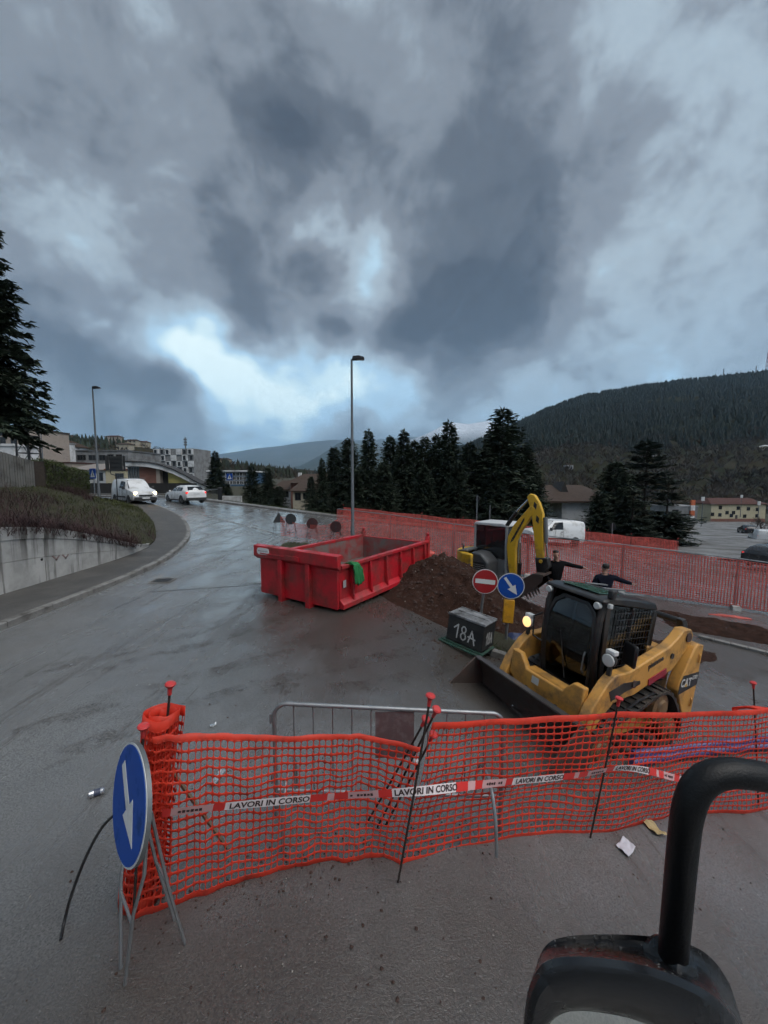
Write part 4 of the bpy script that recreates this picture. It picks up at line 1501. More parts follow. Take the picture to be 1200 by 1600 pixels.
for i in range(5):
    a, b_ = lerp(348, 378, i / 5), lerp(348, 378, (i + 1) / 5)
    wbox(pxX(a, 41), pxX(b_, 41) - 0.02, 0, 0.25, pz(786, 41), pz(775, 41)).build('wall_panel', WHITE_R, t)

# ---- long grey workshop and neighbours on the left
def block(name, label, px0, px1, py0, zb, Y, depth, wm, wins=(), flat=True, roof=None, rise=1.2, rz=0.0, fm=None, wsize=None, over=0.15):
    a, b_ = pxX(px0, Y), pxX(px1, Y)
    w = b_ - a
    t = thing(name, label, 'building', ((a + b_) / 2, Y + depth / 2, zb), rz)
    zt = pz(py0, Y) - zb
    wbox(-w / 2, w / 2, -depth / 2, depth / 2, 0, zt).build('wall', wm, t)
    if flat:
        wbox(-w / 2 - over, w / 2 + over, -depth / 2 - over, depth / 2 + over, zt + 0.003, zt + 0.25).build('roof', roof or GREY_R, t)
    else:
        hip_roof(t, w, depth, zt + 0.12, rise, 0.4, roof or ROOF_B)
    for (px, py, ww, hh) in wins:
        window(t, pxX(px, Y) - (a + b_) / 2, pz(py, Y) - zb, ww, hh, y=-depth / 2, fm=fm or FRAME_D)
    return t
block('workshop', 'long grey flat-roofed workshop with dark square windows', 97, 205, 705, 1.0, 82, 12, GREY_R,
      [(131, 715, 1.2, 1.0), (137, 715, 0.6, 1.0), (150, 715, 1.5, 1.0), (165, 715, 1.2, 1.0), (178, 714, 1.2, 1.0), (113, 716, 1.0, 1.2), (191, 714, 1.2, 1.0)], roof=mat('ribbed metal edge', (0.16, 0.165, 0.17), 0.5, 0.3, var=0.3, vscale=3))
block('white_house', 'small white house with a stepped gable beside the workshop', 77, 98, 696, 1.0, 78, 8, WHITE_R, [(83, 706, 0.9, 0.9), (92, 706, 0.9, 0.9)], flat=False, roof=ROOF_B)
block('stair_tower', 'narrow white tower standing against the workshop', 90, 99, 692, 1.0, 76, 4, WHITE_R, [(94, 700, 0.5, 0.7)])
block('low_shed', 'low white shed with a pale pitched roof behind the hedge', 112, 168, 735, 1.0, 62, 8, WHITE_R, [(134, 744, 1.6, 1.2), (146, 744, 1.0, 1.0), (160, 745, 0.8, 1.2)], flat=False, roof=mat('pale roof sheet', (0.22, 0.19, 0.17), 0.6, var=0.15), rise=1.1)
block('garage', 'yellow garage front beside the white shed', 168.5, 199, 735, 1.0, 61, 6, OCHRE_R, [(190, 746, 1.2, 1.2)], roof=TERRA_R)
block('red_roofed_shed', 'long low shed with a dull red roof above the hedge', 60, 118, 724, 1.0, 70, 6, BEIGE, [(80, 727, 0.6, 0.5)], roof=ROOF_R)
block('beige_block', 'beige apartment block half hidden behind the great spruce', -30, 42, 668, 1.0, 66, 10, BEIGE,
      [(5, 675, 0.8, 1.0), (14, 675, 0.8, 1.0), (30, 675, 0.8, 1.0), (5, 688, 0.8, 1.0), (14, 688, 0.8, 1.0), (30, 688, 0.8, 1.0)], roof=ROOF_B)
block('white_kiosk', 'small white box building behind the concrete screen', 3, 29, 697, 2.0, 42, 3, WHITE_R, roof=WHITE_R)
# ---- blue glazed building
t = block('blue_building', 'blue-clad building with a broad white roof behind the conifers', 331, 388, 737, -3.0, 76, 12, BLUE_P, roof=WHITE_R, over=0.6)
a = (pxX(331, 76) + pxX(388, 76)) / 2
for r in range(3):
    for c in range(7):
        window(t, pxX(lerp(352, 384, c / 6), 76) - a, pz(741 + r * 6.5, 76) + 3.0, 0.5, 0.55, y=-6, fm=FRAME_W)
for i in range(3):
    wbox(-4.2 + i * 2.6, -3.4 + i * 2.6, -6.5, -5.9, 8.0 - 7.7, 0.9 - 0.0).build('pillar', WHITE_R, t)
# ---- brown-roofed house below the road
Y = 53.0
t = block('brown_roofed_house', 'pinkish house with stepped brown tiled roofs below the verge', 458, 492, 768, -4.0, Y, 8, CREAM, [(466, 776, 0.7, 0.9), (478, 775, 0.6, 0.7)], flat=False, roof=ROOF_B, rise=1.5)
wbox(-3.0, 3.6, 1.0, 6.0, 0, pz(755, Y) + 4.0).build('upper_wall', TERRA_R, t)
mb = MB()
mb.add([(-3.6, 0.4, 8.0 - 1.2), (4.2, 0.4, 8.0 - 1.2), (4.2, 6.6, 8.0 - 1.2), (-3.6, 6.6, 8.0 - 1.2), (-1.5, 3.5, 8.2), (2.0, 3.5, 8.2)], [(0, 1, 5, 4), (1, 2, 5), (2, 3, 4, 5), (3, 0, 4), (0, 3, 2, 1)])
for i, v in enumerate(mb.v):
    mb.v[i] = (v[0], v[1], v[2] - 6.8 + pz(755, Y) + 4.0)
ro = mb.build('upper_roof', ROOF_B, t)
wbox(-2.3, -1.8, 3.0, 3.5, pz(748, Y) + 4.0, pz(737, Y) + 4.0).build('chimney', WHITE_R, ro)
wbox(1.3, 1.6, 3.0, 3.4, pz(748, Y) + 4.0, pz(740, Y) + 4.0).build('vent_pipe', GALV_D, ro)
block('valley_house', 'low brown-roofed house left of the stepped roofs', 428, 456, 766, -4.0, 60, 7, WHITE_R, [(436, 772, 0.8, 0.8), (447, 772, 0.8, 0.8)], flat=False, roof=ROOF_B, rise=1.4)
# ---- white gable house by the side street
Y = 47.0
a, b_ = pxX(878, Y), pxX(932, Y)
t = thing('white_gable_house', 'white house with a big dark brown roof behind the parked van', 'house', ((a + b_) / 2, Y + 5, -5.2), 0)
w_ = b_ - a
zt = pz(783, Y) + 5.2
wbox(-w_ / 2, w_ / 2 + 2, -5, 5, 0, zt).build('wall', WHITE_R, t)
ro = MB()
ro.add([(-w_ / 2 - 4.2, -5.8, zt + 0.05), (w_ / 2 + 2.5, -5.8, zt + 0.05), (w_ / 2 + 1.0, 1, zt + 1.9), (-w_ / 2 - 2.4, 1, zt + 1.9), (-w_ / 2 - 4.2, 6, zt + 0.05), (w_ / 2 + 2.5, 6, zt + 0.05),
        (-w_ / 2 - 4.2, -5.8, zt - 0.15), (w_ / 2 + 2.5, -5.8, zt - 0.15), (w_ / 2 + 2.5, 6, zt - 0.15), (-w_ / 2 - 4.2, 6, zt - 0.15)],
       [(0, 1, 2, 3), (3, 2, 5, 4), (1, 5, 2), (0, 3, 4), (6, 9, 8, 7), (0, 6, 7, 1), (1, 7, 8, 5), (4, 5, 8, 9), (0, 4, 9, 6)])
ro = ro.build('roof', ROOF_B, t)
mb = MB()
dx = pxX(897, Y) - (a + b_) / 2
mb.add([(dx - 0.55, -2.2, zt + 0.9), (dx + 0.55, -2.2, zt + 0.9), (dx, -2.2, zt + 2.35), (dx, 0.6, zt + 2.35), (dx - 0.55, 0.6, zt + 1.5), (dx + 0.55, 0.6, zt + 1.5)],
       [(0, 1, 2), (0, 2, 3, 4), (1, 5, 3, 2), (3, 5, 4)])
mb.build('dormer', BLACK_W, ro)
wbox(-w_ / 2 - 1.6, -w_ / 2 - 0.004, -4.6, 0, 0, zt * 0.55).build('porch', mat('mossy wood', (0.05, 0.05, 0.03), 0.9), t)
# ---- yellow two-storey house at the bottom of the street
Y = 118.0
a, b_ = pxX(1111, Y), pxX(1196, Y)
w_ = b_ - a
t = thing('yellow_house', 'pale yellow two-storey house with dull red roof at the street end', 'house', ((a + b_) / 2, Y + 4, -10.2), rad(0))
zt = pz(788, Y) + 10.2
wbox(-w_ / 2, w_ / 2, -4, 4, 0, zt).build('wall', OCHRE_R, t)
wbox(-w_ / 2 - 0.02, w_ / 2 + 0.02, -4.06, -4.003, 0, 1.1).build('plinth', TERRA_R, t)
hip_roof(t, w_, 8, zt + 0.1, 1.7, 0.5, ROOF_R, 0.75)
for (px, py) in ((1125, 793), (1153, 794), (1169, 795), (1125, 804.5), (1143, 805.5), (1164, 806.5), (1113.5, 803.5), (1136, 801), (1146, 801), (1183, 796), (1183, 806)):
    window(t, pxX(px, Y) - (a + b_) / 2, pz(py, Y) + 10.2, 0.9, 0.95, y=-4, fm=FRAME_D)
wbox(pxX(1151.0, Y) - (a + b_) / 2 - 0.35, pxX(1151.0, Y) - (a + b_) / 2 + 0.35, -4.05, -3.95, 0.1, 1.9 + 0.3).build('door', FRAME_D, t)
# ---- hut with orange stripes
t = block('striped_hut', 'low grey hut with an orange and white striped pillar', 1042, 1090, 792, -9.0, 96, 6, GREY_R, [(1055, 799, 1.5, 0.8)], roof=GREY_R)
a = pxX(1080, 96) - (pxX(1042, 96) + pxX(1090, 96)) / 2
ORANGE_W = mat('orange paint', (0.45, 0.11, 0.04), 0.6)
for i in range(4):
    wbox(a - 0.5, a + 0.5, -3.5, -3.02, 1.6 + i * 1.3, 1.6 + (i + 1) * 1.3 - 0.01).build('stripe', ORANGE_W if i % 2 else WHITE_R, t)
# ---- houses on the slopes
for i, (px, py, w, h, Yv, fn, lab, wm, rm) in enumerate([
        (1011, 712, 7, 2.6, 0.10, HILLFN, 'long white house among bare trees low on the hill', WHITE_R, WHITE_R),
        (886, 728, 4.5, 2.6, 0.09, HILLFN, 'small white house among bare trees above the white gable house', WHITE_R, ROOF_B),
        (1192, 703, 8, 2.6, 0.16, HILLFN, 'lone yellow house high on the lower hillside', OCHRE_R, WHITE_R),
        (83, 690, 11, 4.5, 0.66, TOWNFN, 'beige row house on the town hill right of the small street lamp', BEIGE, ROOF_B),
        (113, 679, 10, 4.0, 0.72, TOWNFN, 'brown flat house on the top of the town hill', TERRA_R, ROOF_B),
        (184, 690, 10, 5.5, 0.66, TOWNFN, 'brown apartment house high on the town hill', BEIGE, ROOF_R),
        (212, 694, 9, 4.0, 0.68, TOWNFN, 'pale house on the town hill beside the brown apartment house', CREAM, ROOF_B),
        (228, 696, 8, 3.5, 0.70, TOWNFN, 'cream house at the lower end of the town hill', CREAM, ROOF_R),
        (352, 722, 9, 3.2, 0.72, TOWNFN, 'white house on the low ridge above the lone spruce', CREAM, ROOF_B),
        (200, 700, 8, 3.5, 0.50, TOWNFN, 'small cream house below the brown apartment house', CREAM, ROOF_B)]):
    pmin, span = (640, 1010) if fn is HILLFN else (-250, 790)
    # slide along the slope until the house shows at the wanted height
    best = min((abs((lambda q: 750 - (q[2] + h / 2 - CAMZ) / q[1] * F_PX)(fn((px - pmin) / span, v / 100)) - py), v / 100) for v in range(2, 76))[1]
    x, y, z = fn((px - pmin) / span, best)
    t = thing('hillside_house', lab, 'house', (x, y, z - 0.6), 0, 'houses on the slopes')
    wbox(-w / 2, w / 2, -3, 3, 0, h + 0.6).build('wall', wm, t)
    hip_roof(t, w, 6, h + 0.7, 1.1, 0.4, rm, 0.6)
    for c in range(max(2, int(w / 2.4))):
        for r in range(1 if h < 4 else 2):
            window(t, -w / 2 + (c + 0.5) * w / max(2, int(w / 2.4)), 1.6 + r * 2.2, 0.9, 1.0, y=-3, fm=FRAME_D)
# ---- masts on the hilltop
for i, (px, py0, py1) in enumerate([(1180, 550, 583), (1115, 576, 592), (1103, 584, 593), (1164, 572, 586)]):
    Yh = 905
    z0, z1 = pz(py1, Yh) - 6, pz(py0, Yh)
    t = thing('radio_mast', ['tall lattice radio mast on the forested hilltop', 'shorter lattice mast on the hilltop, second from the tall one', 'lowest stub of a mast on the hilltop', 'thin mast right beside the tall lattice mast'][i], 'mast', (pxX(px, Yh), Yh, z0), 0, 'masts on the hilltop')
    mb = MB()
    H_ = z1 - z0
    b0 = 2.2 if i == 0 else 1.2
    for sx, sy in ((-1, -1), (1, -1), (1, 1), (-1, 1)):
        mb.tube([(sx * b0, sy * b0, 0), (sx * 0.25, sy * 0.25, H_)], 0.35, 4)
    mb.build('legs', RED_S if i == 0 else GALV_D, t)
    mb = MB()
    for k in range(6):
        f = k / 6
        r0, r1 = lerp(b0, 0.25, f), lerp(b0, 0.25, f + 1 / 6)
        for q in range(4):
            s4 = ((-1, -1), (1, -1), (1, 1), (-1, 1))
            a, c = s4[q], s4[(q + 1) % 4]
            mb.tube([(a[0] * r0, a[1] * r0, H_ * f), (c[0] * r1, c[1] * r1, H_ * (f + 1 / 6))], 0.18, 3)
    mb.build('bracing', GALV_D, t)
# ---- steel lattice tower behind the spruce
t = thing('lattice_tower', 'dark blue steel lattice tower standing behind the great spruce', 'tower', (pxX(52, 32), 32, 1.6))
mb_l, mb_b = MB(), MB()
for sx, sy in ((-1, -1), (1, -1), (1, 1), (-1, 1)):
    mb = MB()
    mb.tube([(sx * 0.55, sy * 0.55, 0), (sx * 0.45, sy * 0.45, 9)], 0.07, 6)
    mb.build('leg', DARK_S, t)
for k in range(6):
    mb = MB()
    z = 0.6 + k * 1.4
    for (a, c) in (((-1, -1), (1, -1)), ((1, -1), (1, 1)), ((1, 1), (-1, 1)), ((-1, 1), (-1, -1))):
        mb.tube([(a[0] * 0.52, a[1] * 0.52, z), (c[0] * 0.52, c[1] * 0.52, z)], 0.035, 4)
        mb.tube([(a[0] * 0.52, a[1] * 0.52, z), (c[0] * 0.5, c[1] * 0.5, z + 1.4)], 0.03, 4)
    mb.build('brace', DARK_S, t)

# ---- concrete slat screen on the bank
t = thing('slat_screen', 'weathered concrete slat screen on top of the bank', 'screen', (0, 0, 0))
SLAT = mat('weathered slat', (0.15, 0.145, 0.135), 0.85, var=0.25, vscale=3, bump=0.4, bscale=25, dirt=(0.06, 0.058, 0.05), dscale=1.5, damt=0.5)
A, B = Vector((-17.3, 13.0, 0)), Vector((-18.05, 19.9, 0))
NSL = 46
for i in range(NSL):
    p = A.lerp(B, (i + 0.5) / NSL)
    g = bank_at(p.x, p.y) - 0.2
    zt = lerp(4.5, 3.75, (p.y - 16) / 4)
    ang = math.atan2(B.y - A.y, B.x - A.x)
    mb = MB()
    mb.box((p.x, p.y, (g + zt) / 2), (0.125, 0.06 + (0.03 if i % 6 == 0 else 0), zt - g), ang)
    mb.build('slat', SLAT, t)
mb = MB()
mb.tube([(A.x - 0.07, A.y, 3.4), (B.x - 0.07, B.y, 3.0)], 0.04, 4)
mb.build('rail', SLAT, t)

# ================================================================== lamp posts and road signs
LAMP_G = mat('lamp post grey', (0.14, 0.15, 0.16), 0.45, 0.5, var=0.2, vscale=4)
LENS = mat('lamp lens', (0.5, 0.5, 0.48), 0.2)
def lamp_post(label, x, y, z, h, arm, r=0.07, head=0.55):
    t = thing('street_lamp', label, 'street lamp', (x, y, z), 0, 'street lamps')
    mb = MB()
    mb.tube([(0, 0, 0), (0, 0, 1.0), (0, 0, 1.05), (0, 0, h)], [r * 1.25, r * 1.2, r, r * 0.6], 12)
    mb.build('post', LAMP_G, t, smooth=True)
    mb = MB()
    mb.box((0.0, 0, 0.02), (r * 5, r * 5, 0.04))
    mb.build('base_plate', LAMP_G, t)
    mb = MB()
    mb.tube([(0, 0, h), (0.10 * arm, 0, h + 0.03), (0.3 * arm, 0, h + 0.04)], r * 0.55, 8)
    mb.build('arm', LAMP_G, t, smooth=True)
    mb = MB()
    mb.prism([(0.02 * arm, h - 0.02), (0.05 * arm, h + 0.13), (0.3 * arm, h + 0.16), (head * arm, h + 0.09), (head * arm, h)], -0.11, 0.11)
    hd = mb.build('lamp_head', DARK_S, t, bevel=0.02)
    mb = MB()
    mb.box((0.35 * arm, 0, h - 0.006), (0.3, 0.16, 0.012))
    mb.build('lens', LENS, hd)
    return t
lx = pxX(551, 17.0)
lamp_post('tall grey street lamp standing behind the red container', lx, 17.0, gz(lx, 17), pz(562, 17) - gz(lx, 17), 1, 0.075)
lx = pxX(156.5, 27.0)
lamp_post('slim street lamp by the blue crossing sign on the bank', lx, 27.0, 1.1, pz(607, 27) - 1.1, 1, 0.075, 0.5)
lx = pxX(73, 60)
lamp_post('far small street lamp seen beside the lattice tower', lx, 60, 1.5, pz(659, 60) - 1.5, -1, 0.09, 0.9)
for px, py, Y_, lab in ((1097, 776, 85, 'street lamp with a pale box head on the side street'), (1185, 783, 88, 'pale street lamp right of the yellow house front'), (1157, 773, 118, 'twin street lamp poking above the yellow house roof')):
    lx = pxX(px, Y_)
    t = lamp_post(lab, lx, Y_, -8.5, pz(py, Y_) + 8.5, -1, 0.09, 0.8)
    mb = MB()
    mb.box((0, 0, pz(py, Y_) + 8.5 - 0.5), (0.7, 0.12, 0.9))
    mb.build('panel', WHITE_S, t)

def disc(mb, c, n, r, th, seg=32):
    n = Vector(n).normalized()
    mb.tube([Vector(c), Vector(c) + n * th], r, seg)
def post(t, h, r=0.03, z0=0.0, m=None):
    mb = MB()
    mb.tube([(0, 0, z0), (0, 0, h)], r, 10)
    return mb.build('post', m or GALV, t, smooth=True)
# crossing sign beside the lamp
x = pxX(149, 27.5)
def crossing_sign(label, px, py, Y_, size, zb):
    x = pxX(px, Y_)
    zc = pz(py, Y_) - zb
    t = thing('crossing_sign', label, 'road sign', (x, Y_, zb), rad(-25) if px < 200 else rad(-10))
    post(t, zc + size / 2, 0.035)
    s = size / 2
    p_ = wbox(-s, s, -0.07, -0.045, zc - s, zc + s).build('plate', BLUE_S, t)
    MB().prism([(-s * 0.72, zc - s * 0.68), (s * 0.72, zc - s * 0.68), (0, zc + s * 0.72)], -0.073, -0.0705).build('triangle', WHITE_S, p_)
    mb = MB()
    mb.prism([(-0.02, zc + s * 0.1), (0.05, zc + s * 0.1), (0.09, zc - s * 0.5), (0.03, zc - s * 0.5), (0.0, zc - s * 0.2), (-0.06, zc - s * 0.5), (-0.10, zc - s * 0.5)], -0.076, -0.0735)
    mb.box((0.01, -0.075, zc + s * 0.24), (0.07, 0.003, 0.07))
    mb.build('walker', DARK_S, p_)
crossing_sign('blue pedestrian crossing sign on its own post by the slim lamp', 150, 740, 27.5, 0.72, 1.0)
crossing_sign('small blue pedestrian crossing sign across the road', 361, 745, 43, 0.72, 0.2)
# back of a direction board on an off-centre post
Y_ = 27.0
x = pxX(185, Y_)
zb = 0.9
t = thing('direction_board', 'dark back of a big direction board on a thin post', 'road sign', (x, Y_, zb))
post(t, pz(742, Y_) - zb, 0.035, m=DARK_S)
mb = MB()
mb.tube([(0, 0, pz(743, Y_) - zb), (-0.35, 0, pz(741, Y_) - zb), (-0.42, 0, pz(735, Y_) - zb)], 0.03, 8)
mb.build('bracket', DARK_S, t)
for i, (a, b_, c, d) in enumerate(((176, 196, 713, 736), (169.5, 175, 712, 735), (197, 200, 712, 736))):
    wbox(pxX(a, Y_) - x, pxX(b_, Y_) - x, -0.04, 0.0, pz(d, Y_) - zb, pz(c, Y_) - zb).build('board', BACK_S, t)
for dz in (4, 10, 17):
    wbox(pxX(177, Y_) - x, pxX(195, Y_) - x, -0.075, -0.042, pz(713 + dz, Y_) - zb - 0.02, pz(713 + dz, Y_) - zb + 0.02).build('stiffener', DARK_S, t)
# thin posts beyond the fence
for i, (px, py, Y_, lab) in enumerate(((745, 774, 31.5, 'thin grey post with an edge-on sign beyond the fence'), (765.5, 789, 31.8, 'short bare grey post beyond the fence'), (958, 817, 31.0, 'thin grey sign post beside the low cedar'))):
    x = pxX(px, Y_)
    zb = gz(x, 30) + 0.1
    t = thing('sign_post', lab, 'post', (x, Y_, zb), 0, 'thin posts beyond the fence')
    post(t, pz(py, Y_) - zb, 0.04)
    if i != 1:
        mb = MB()
        disc(mb, (0.05, 0.06, pz(py, Y_) - zb - 0.32), (1, 0.25, 0), 0.3, 0.02)
        mb.build('sign_disc', BACK_S, t)
# ================================================================== road works: fences, netting, container, signs
def net_mat(name, c, rough=0.5, tr=0.35):
    m, b, N, L, nz, rng, mix, MA, mp, bump, pos = node_mat(name)
    col = mix(rng(nz(pos, 2.5, 4, 0.6), 0.35, 0.7), tuple(x * 0.8 for x in c), tuple(min(1, x * 1.15) for x in c))
    col = mix(rng(nz(pos, 7, 4, 0.6), 0.54, 0.70, 0, 0.6), col, tuple(x * 0.45 + 0.03 for x in c))
    L(col, b.inputs['Base Color'])
    b.inputs['Roughness'].default_value = rough
    t_ = N('ShaderNodeBsdfTranslucent')
    L(col, t_.inputs['Color'])
    mx = N('ShaderNodeMixShader')
    mx.inputs[0].default_value = tr
    L(b.outputs[0], mx.inputs[1])
    L(t_.outputs[0], mx.inputs[2])
    out = [n for n in m.node_tree.nodes if n.type == 'OUTPUT_MATERIAL'][0]
    L(mx.outputs[0], out.inputs['Surface'])
    return m
NET_NEAR = net_mat('orange netting', (1.0, 0.092, 0.050), 0.45, 0.5)
NET_FAR = net_mat('faded red netting', (0.86, 0.17, 0.14), 0.5, 0.45)
RED_CAP = mat('red plastic cap', (0.55, 0.035, 0.035), 0.45, var=0.15, dirt=(0.30, 0.10, 0.09), dscale=20, damt=0.3)
REBAR = mat('rusty rebar', (0.045, 0.030, 0.025), 0.7, 0.4, var=0.3, vscale=30, bump=0.6, bscale=200)

def ribbon_net(mb, S, Lh, Hv, cw, ch, bw, bh, nu, nv, band=0.0):
    """straps of a far net on surface S(u, v)"""
    def nrm(u, v):
        a = (S(min(1, u + 0.003), v) - S(max(0, u - 0.003), v)).cross(S(u, min(1, v + 0.01)) - S(u, max(0, v - 0.01)))
        return a.normalized() if a.length > 0 else Vector((0, -1, 0))
    rows = int(Hv / ch)
    for r in range(rows + 1):
        v = r / rows
        h = bh / Hv / 2 * (2.2 if r in (0, rows) else 1)
        v0, v1 = max(0, v - h), min(1, v + h)
        vs = []
        for i in range(nu + 1):
            vs += [S(i / nu, v0), S(i / nu, v1)]
        mb.add(vs, [(2 * i, 2 * i + 2, 2 * i + 3, 2 * i + 1) for i in range(nu)])
    cols = int(Lh / cw)
    for c in range(cols + 1):
        u = c / cols
        w = bw / Lh / 2
        u0, u1 = max(0, u - w), min(1, u + w)
        off = nrm(u, 0.5) * 0.002
        vs = []
        for j in range(nv + 1):
            vs += [S(u0, j / nv) + off, S(u1, j / nv) + off]
        mb.add(vs, [(2 * j, 2 * j + 1, 2 * j + 3, 2 * j + 2) for j in range(nv)])

# ---- temporary fence panels along the dig
FP = [(527, 795, 19.6), (609, 804, 18.78), (709, 818.5, 17.70), (826, 834, 16.50), (975, 851, 14.98), (1155, 873, 13.15), (1400, 906, 11.2)]
fpos = []
for px, py, Y_ in FP:
    p = P(px, py, Y_)
    fpos.append((p, gz(p.x, p.y)))
FLAB = ['netted fence panel at the lamp post end of the fence', 'netted fence panel behind the far end of the red container', 'netted fence panel just left of the excavator', 'netted fence panel behind the excavator arm and the first man',
        'netted fence panel behind the second pointing man', 'netted fence panel running out of view beside the earth strip']
for i, lab in enumerate(FLAB):
    (a, ga), (c, gc) = fpos[i], fpos[i + 1]
    t = thing('temporary_fence', lab, 'fence', (a.x, a.y, ga), 0, 'temporary fence panels along the dig')
    d = Vector((c.x - a.x, c.y - a.y, 0))
    u = d.normalized()
    L_ = d.length - 0.06
    p0, p1 = u * 0.03, u * (0.03 + L_)
    za, zc = a.z - ga, c.z - ga
    b0, b1 = 0.12, gc - ga + 0.12
    V = lambda f, z0, z1: u * (0.03 + L_ * f) + Vector((0, 0, lerp(z0, z1, f)))
    mb = MB()
    mb.tube([V(0, b0 - 0.1, 0), V(0, za, za)], 0.021, 8)
    mb.build('upright', GALV, t, smooth=True)
    mb = MB()
    mb.tube([V(1, 0, b1 - 0.1), V(1, 0, zc)], 0.021, 8)
    mb.build('upright', GALV, t, smooth=True)
    for z0, z1 in ((za, zc), (b0, b1)):
        mb = MB()
        mb.tube([V(0, z0, z1), V(1, z0, z1)], 0.019, 8)
        mb.build('rail', GALV, t, smooth=True)
    mb = MB()
    nw = int(L_ / 0.14)
    for k in range(1, nw):
        f = k / nw
        mb.tube([V(f, b0, b1), V(f, za, zc)], 0.0035, 3, caps=False)
    for k in range(1, 7):
        g = k / 7
        mb.tube([V(0, lerp(b0, za, g), 0), V(1, 0, lerp(b1, zc, g))], 0.0035, 3, caps=False)
    mb.build('wire_mesh', GALV_D, t)
    mb = MB()
    mb.prism([(-0.33, 0), (0.33, 0), (0.27, 0.13), (-0.27, 0.13)], -0.11, 0.11, 'xz', M=Matrix.Translation((0, 0, 0.0)) @ Matrix.Rotation(math.atan2(u.y, u.x) + PI / 2, 4, 'Z'))
    mb.build('foot_block', CONC, t, bevel=0.015)
# the net hung on those panels
def fence_S(u, v):
    n = len(fpos) - 1
    k = min(int(u * n), n - 1)
    f = u * n - k
    (a, ga), (c, gc) = fpos[k], fpos[k + 1]
    p = a.lerp(c, f)
    g = lerp(ga, gc, f) + 0.06
    q = Vector((p.x, p.y, lerp(g, p.z - 0.03, v)))
    sag = 0.05 * math.sin(f * PI) * (1 if k % 2 else 0.6)
    q.z -= sag * v * 0.8
    w = 0.05 * noise.noise((u * 14, v * 1.3, 3)) + 0.025 * noise.noise((u * 60, v * 2, 5))
    q += Vector((-0.36, -0.93, 0)) * (0.05 + w)
    return q
mb = MB()
ribbon_net(mb, fence_S, 18.0, 1.8, 0.075, 0.080, 0.027, 0.024, 150, 14)
tag(mb.build('fence_netting', NET_FAR, fix=False), 'faded red netting hung along the whole row of fence panels', 'netting')
# long net on the far kerb
def kerb_S(u, v):
    x = lerp(-3.4, 22.5, u)
    y = yfar(x) - 0.15
    z = gz(x, y) + 0.05
    h = 0.95 + 0.12 * noise.noise((x * 0.5, 1, 1))
    return Vector((x, y + 0.05 * noise.noise((x * 1.7, v * 2, 4)), z + h * v))
mb = MB()
ribbon_net(mb, kerb_S, 26.0, 1.0, 0.10, 0.09, 0.045, 0.035, 160, 5)
tag(mb.build('kerb_netting', NET_FAR, fix=False), 'long low red netting along the far kerb behind the fence', 'netting')
STK = ['net stake on the far kerb at the %s' % q for q in ('lamp post end of the netting', 'gap just right of the lamp post', 'middle of the conifer row', 'left of the two thin posts', 'right of the two thin posts', 'nose of the parked white van', 'tail of the parked white van', 'foot of the low cedars', 'mouth of the side street')]
for i in range(9):
    x = lerp(-3.4, 22.4, i / 8)
    y = yfar(x) - 0.2
    t = thing('net_stake', STK[i], 'stake', (x, y, gz(x, y)), 0, 'stakes along the far kerb')
    mb = MB()
    mb.tube([(0, 0, 0), (0.02, 0, 1.15)], 0.012, 6)
    mb.build('rod', REBAR, t)
    mb = MB()
    mb.lathe([(0.012, 0), (0.02, 0.03), (0.04, 0.05), (0.03, 0.07)], 8, Matrix.Translation((0.02, 0, 1.12)))
    mb.build('cap', RED_CAP, t)
# rolled heap of net at the panel foot behind the container
def roll_lump(name, label, c, L_, r, seed, ang):
    mb = MB()
    u = Vector((math.cos(ang), math.sin(ang), 0))
    mb.grid(lambda a, b_: Vector(c) + u * (L_ * (b_ - 0.5)) + Vector((-u.y, u.x, 0)) * (math.cos(a * 2 * PI) * r * (1 + 0.35 * noise.noise((b_ * 4, a * 5, seed))) * (0.35 + math.sin(PI * min(0.98, max(0.02, b_))) * 0.75))
            + Vector((0, 0, r * 0.8 + math.sin(a * 2 * PI) * r * 0.85 * (1 + 0.35 * noise.noise((b_ * 5, a * 4, seed + 3))) * (0.35 + math.sin(PI * min(0.98, max(0.02, b_))) * 0.75))), 14, 12)
    return tag(mb.build(name, NET_FAR, smooth=True, fix=False), label, 'netting')
p = P(660, 852, 16.9)
roll_lump('net_heap', 'crumpled red net heap at the fence foot behind the container', (p.x, p.y, gz(p.x, p.y)), 1.1, 0.26, 3, -0.3)
p = G(1140, 964)
roll_lump('net_heap', 'flattened orange net scrap on the earth strip by the fence', (p.x, p.y, gz(p.x, p.y) - 0.05), 1.1, 0.07, 9, -0.45)

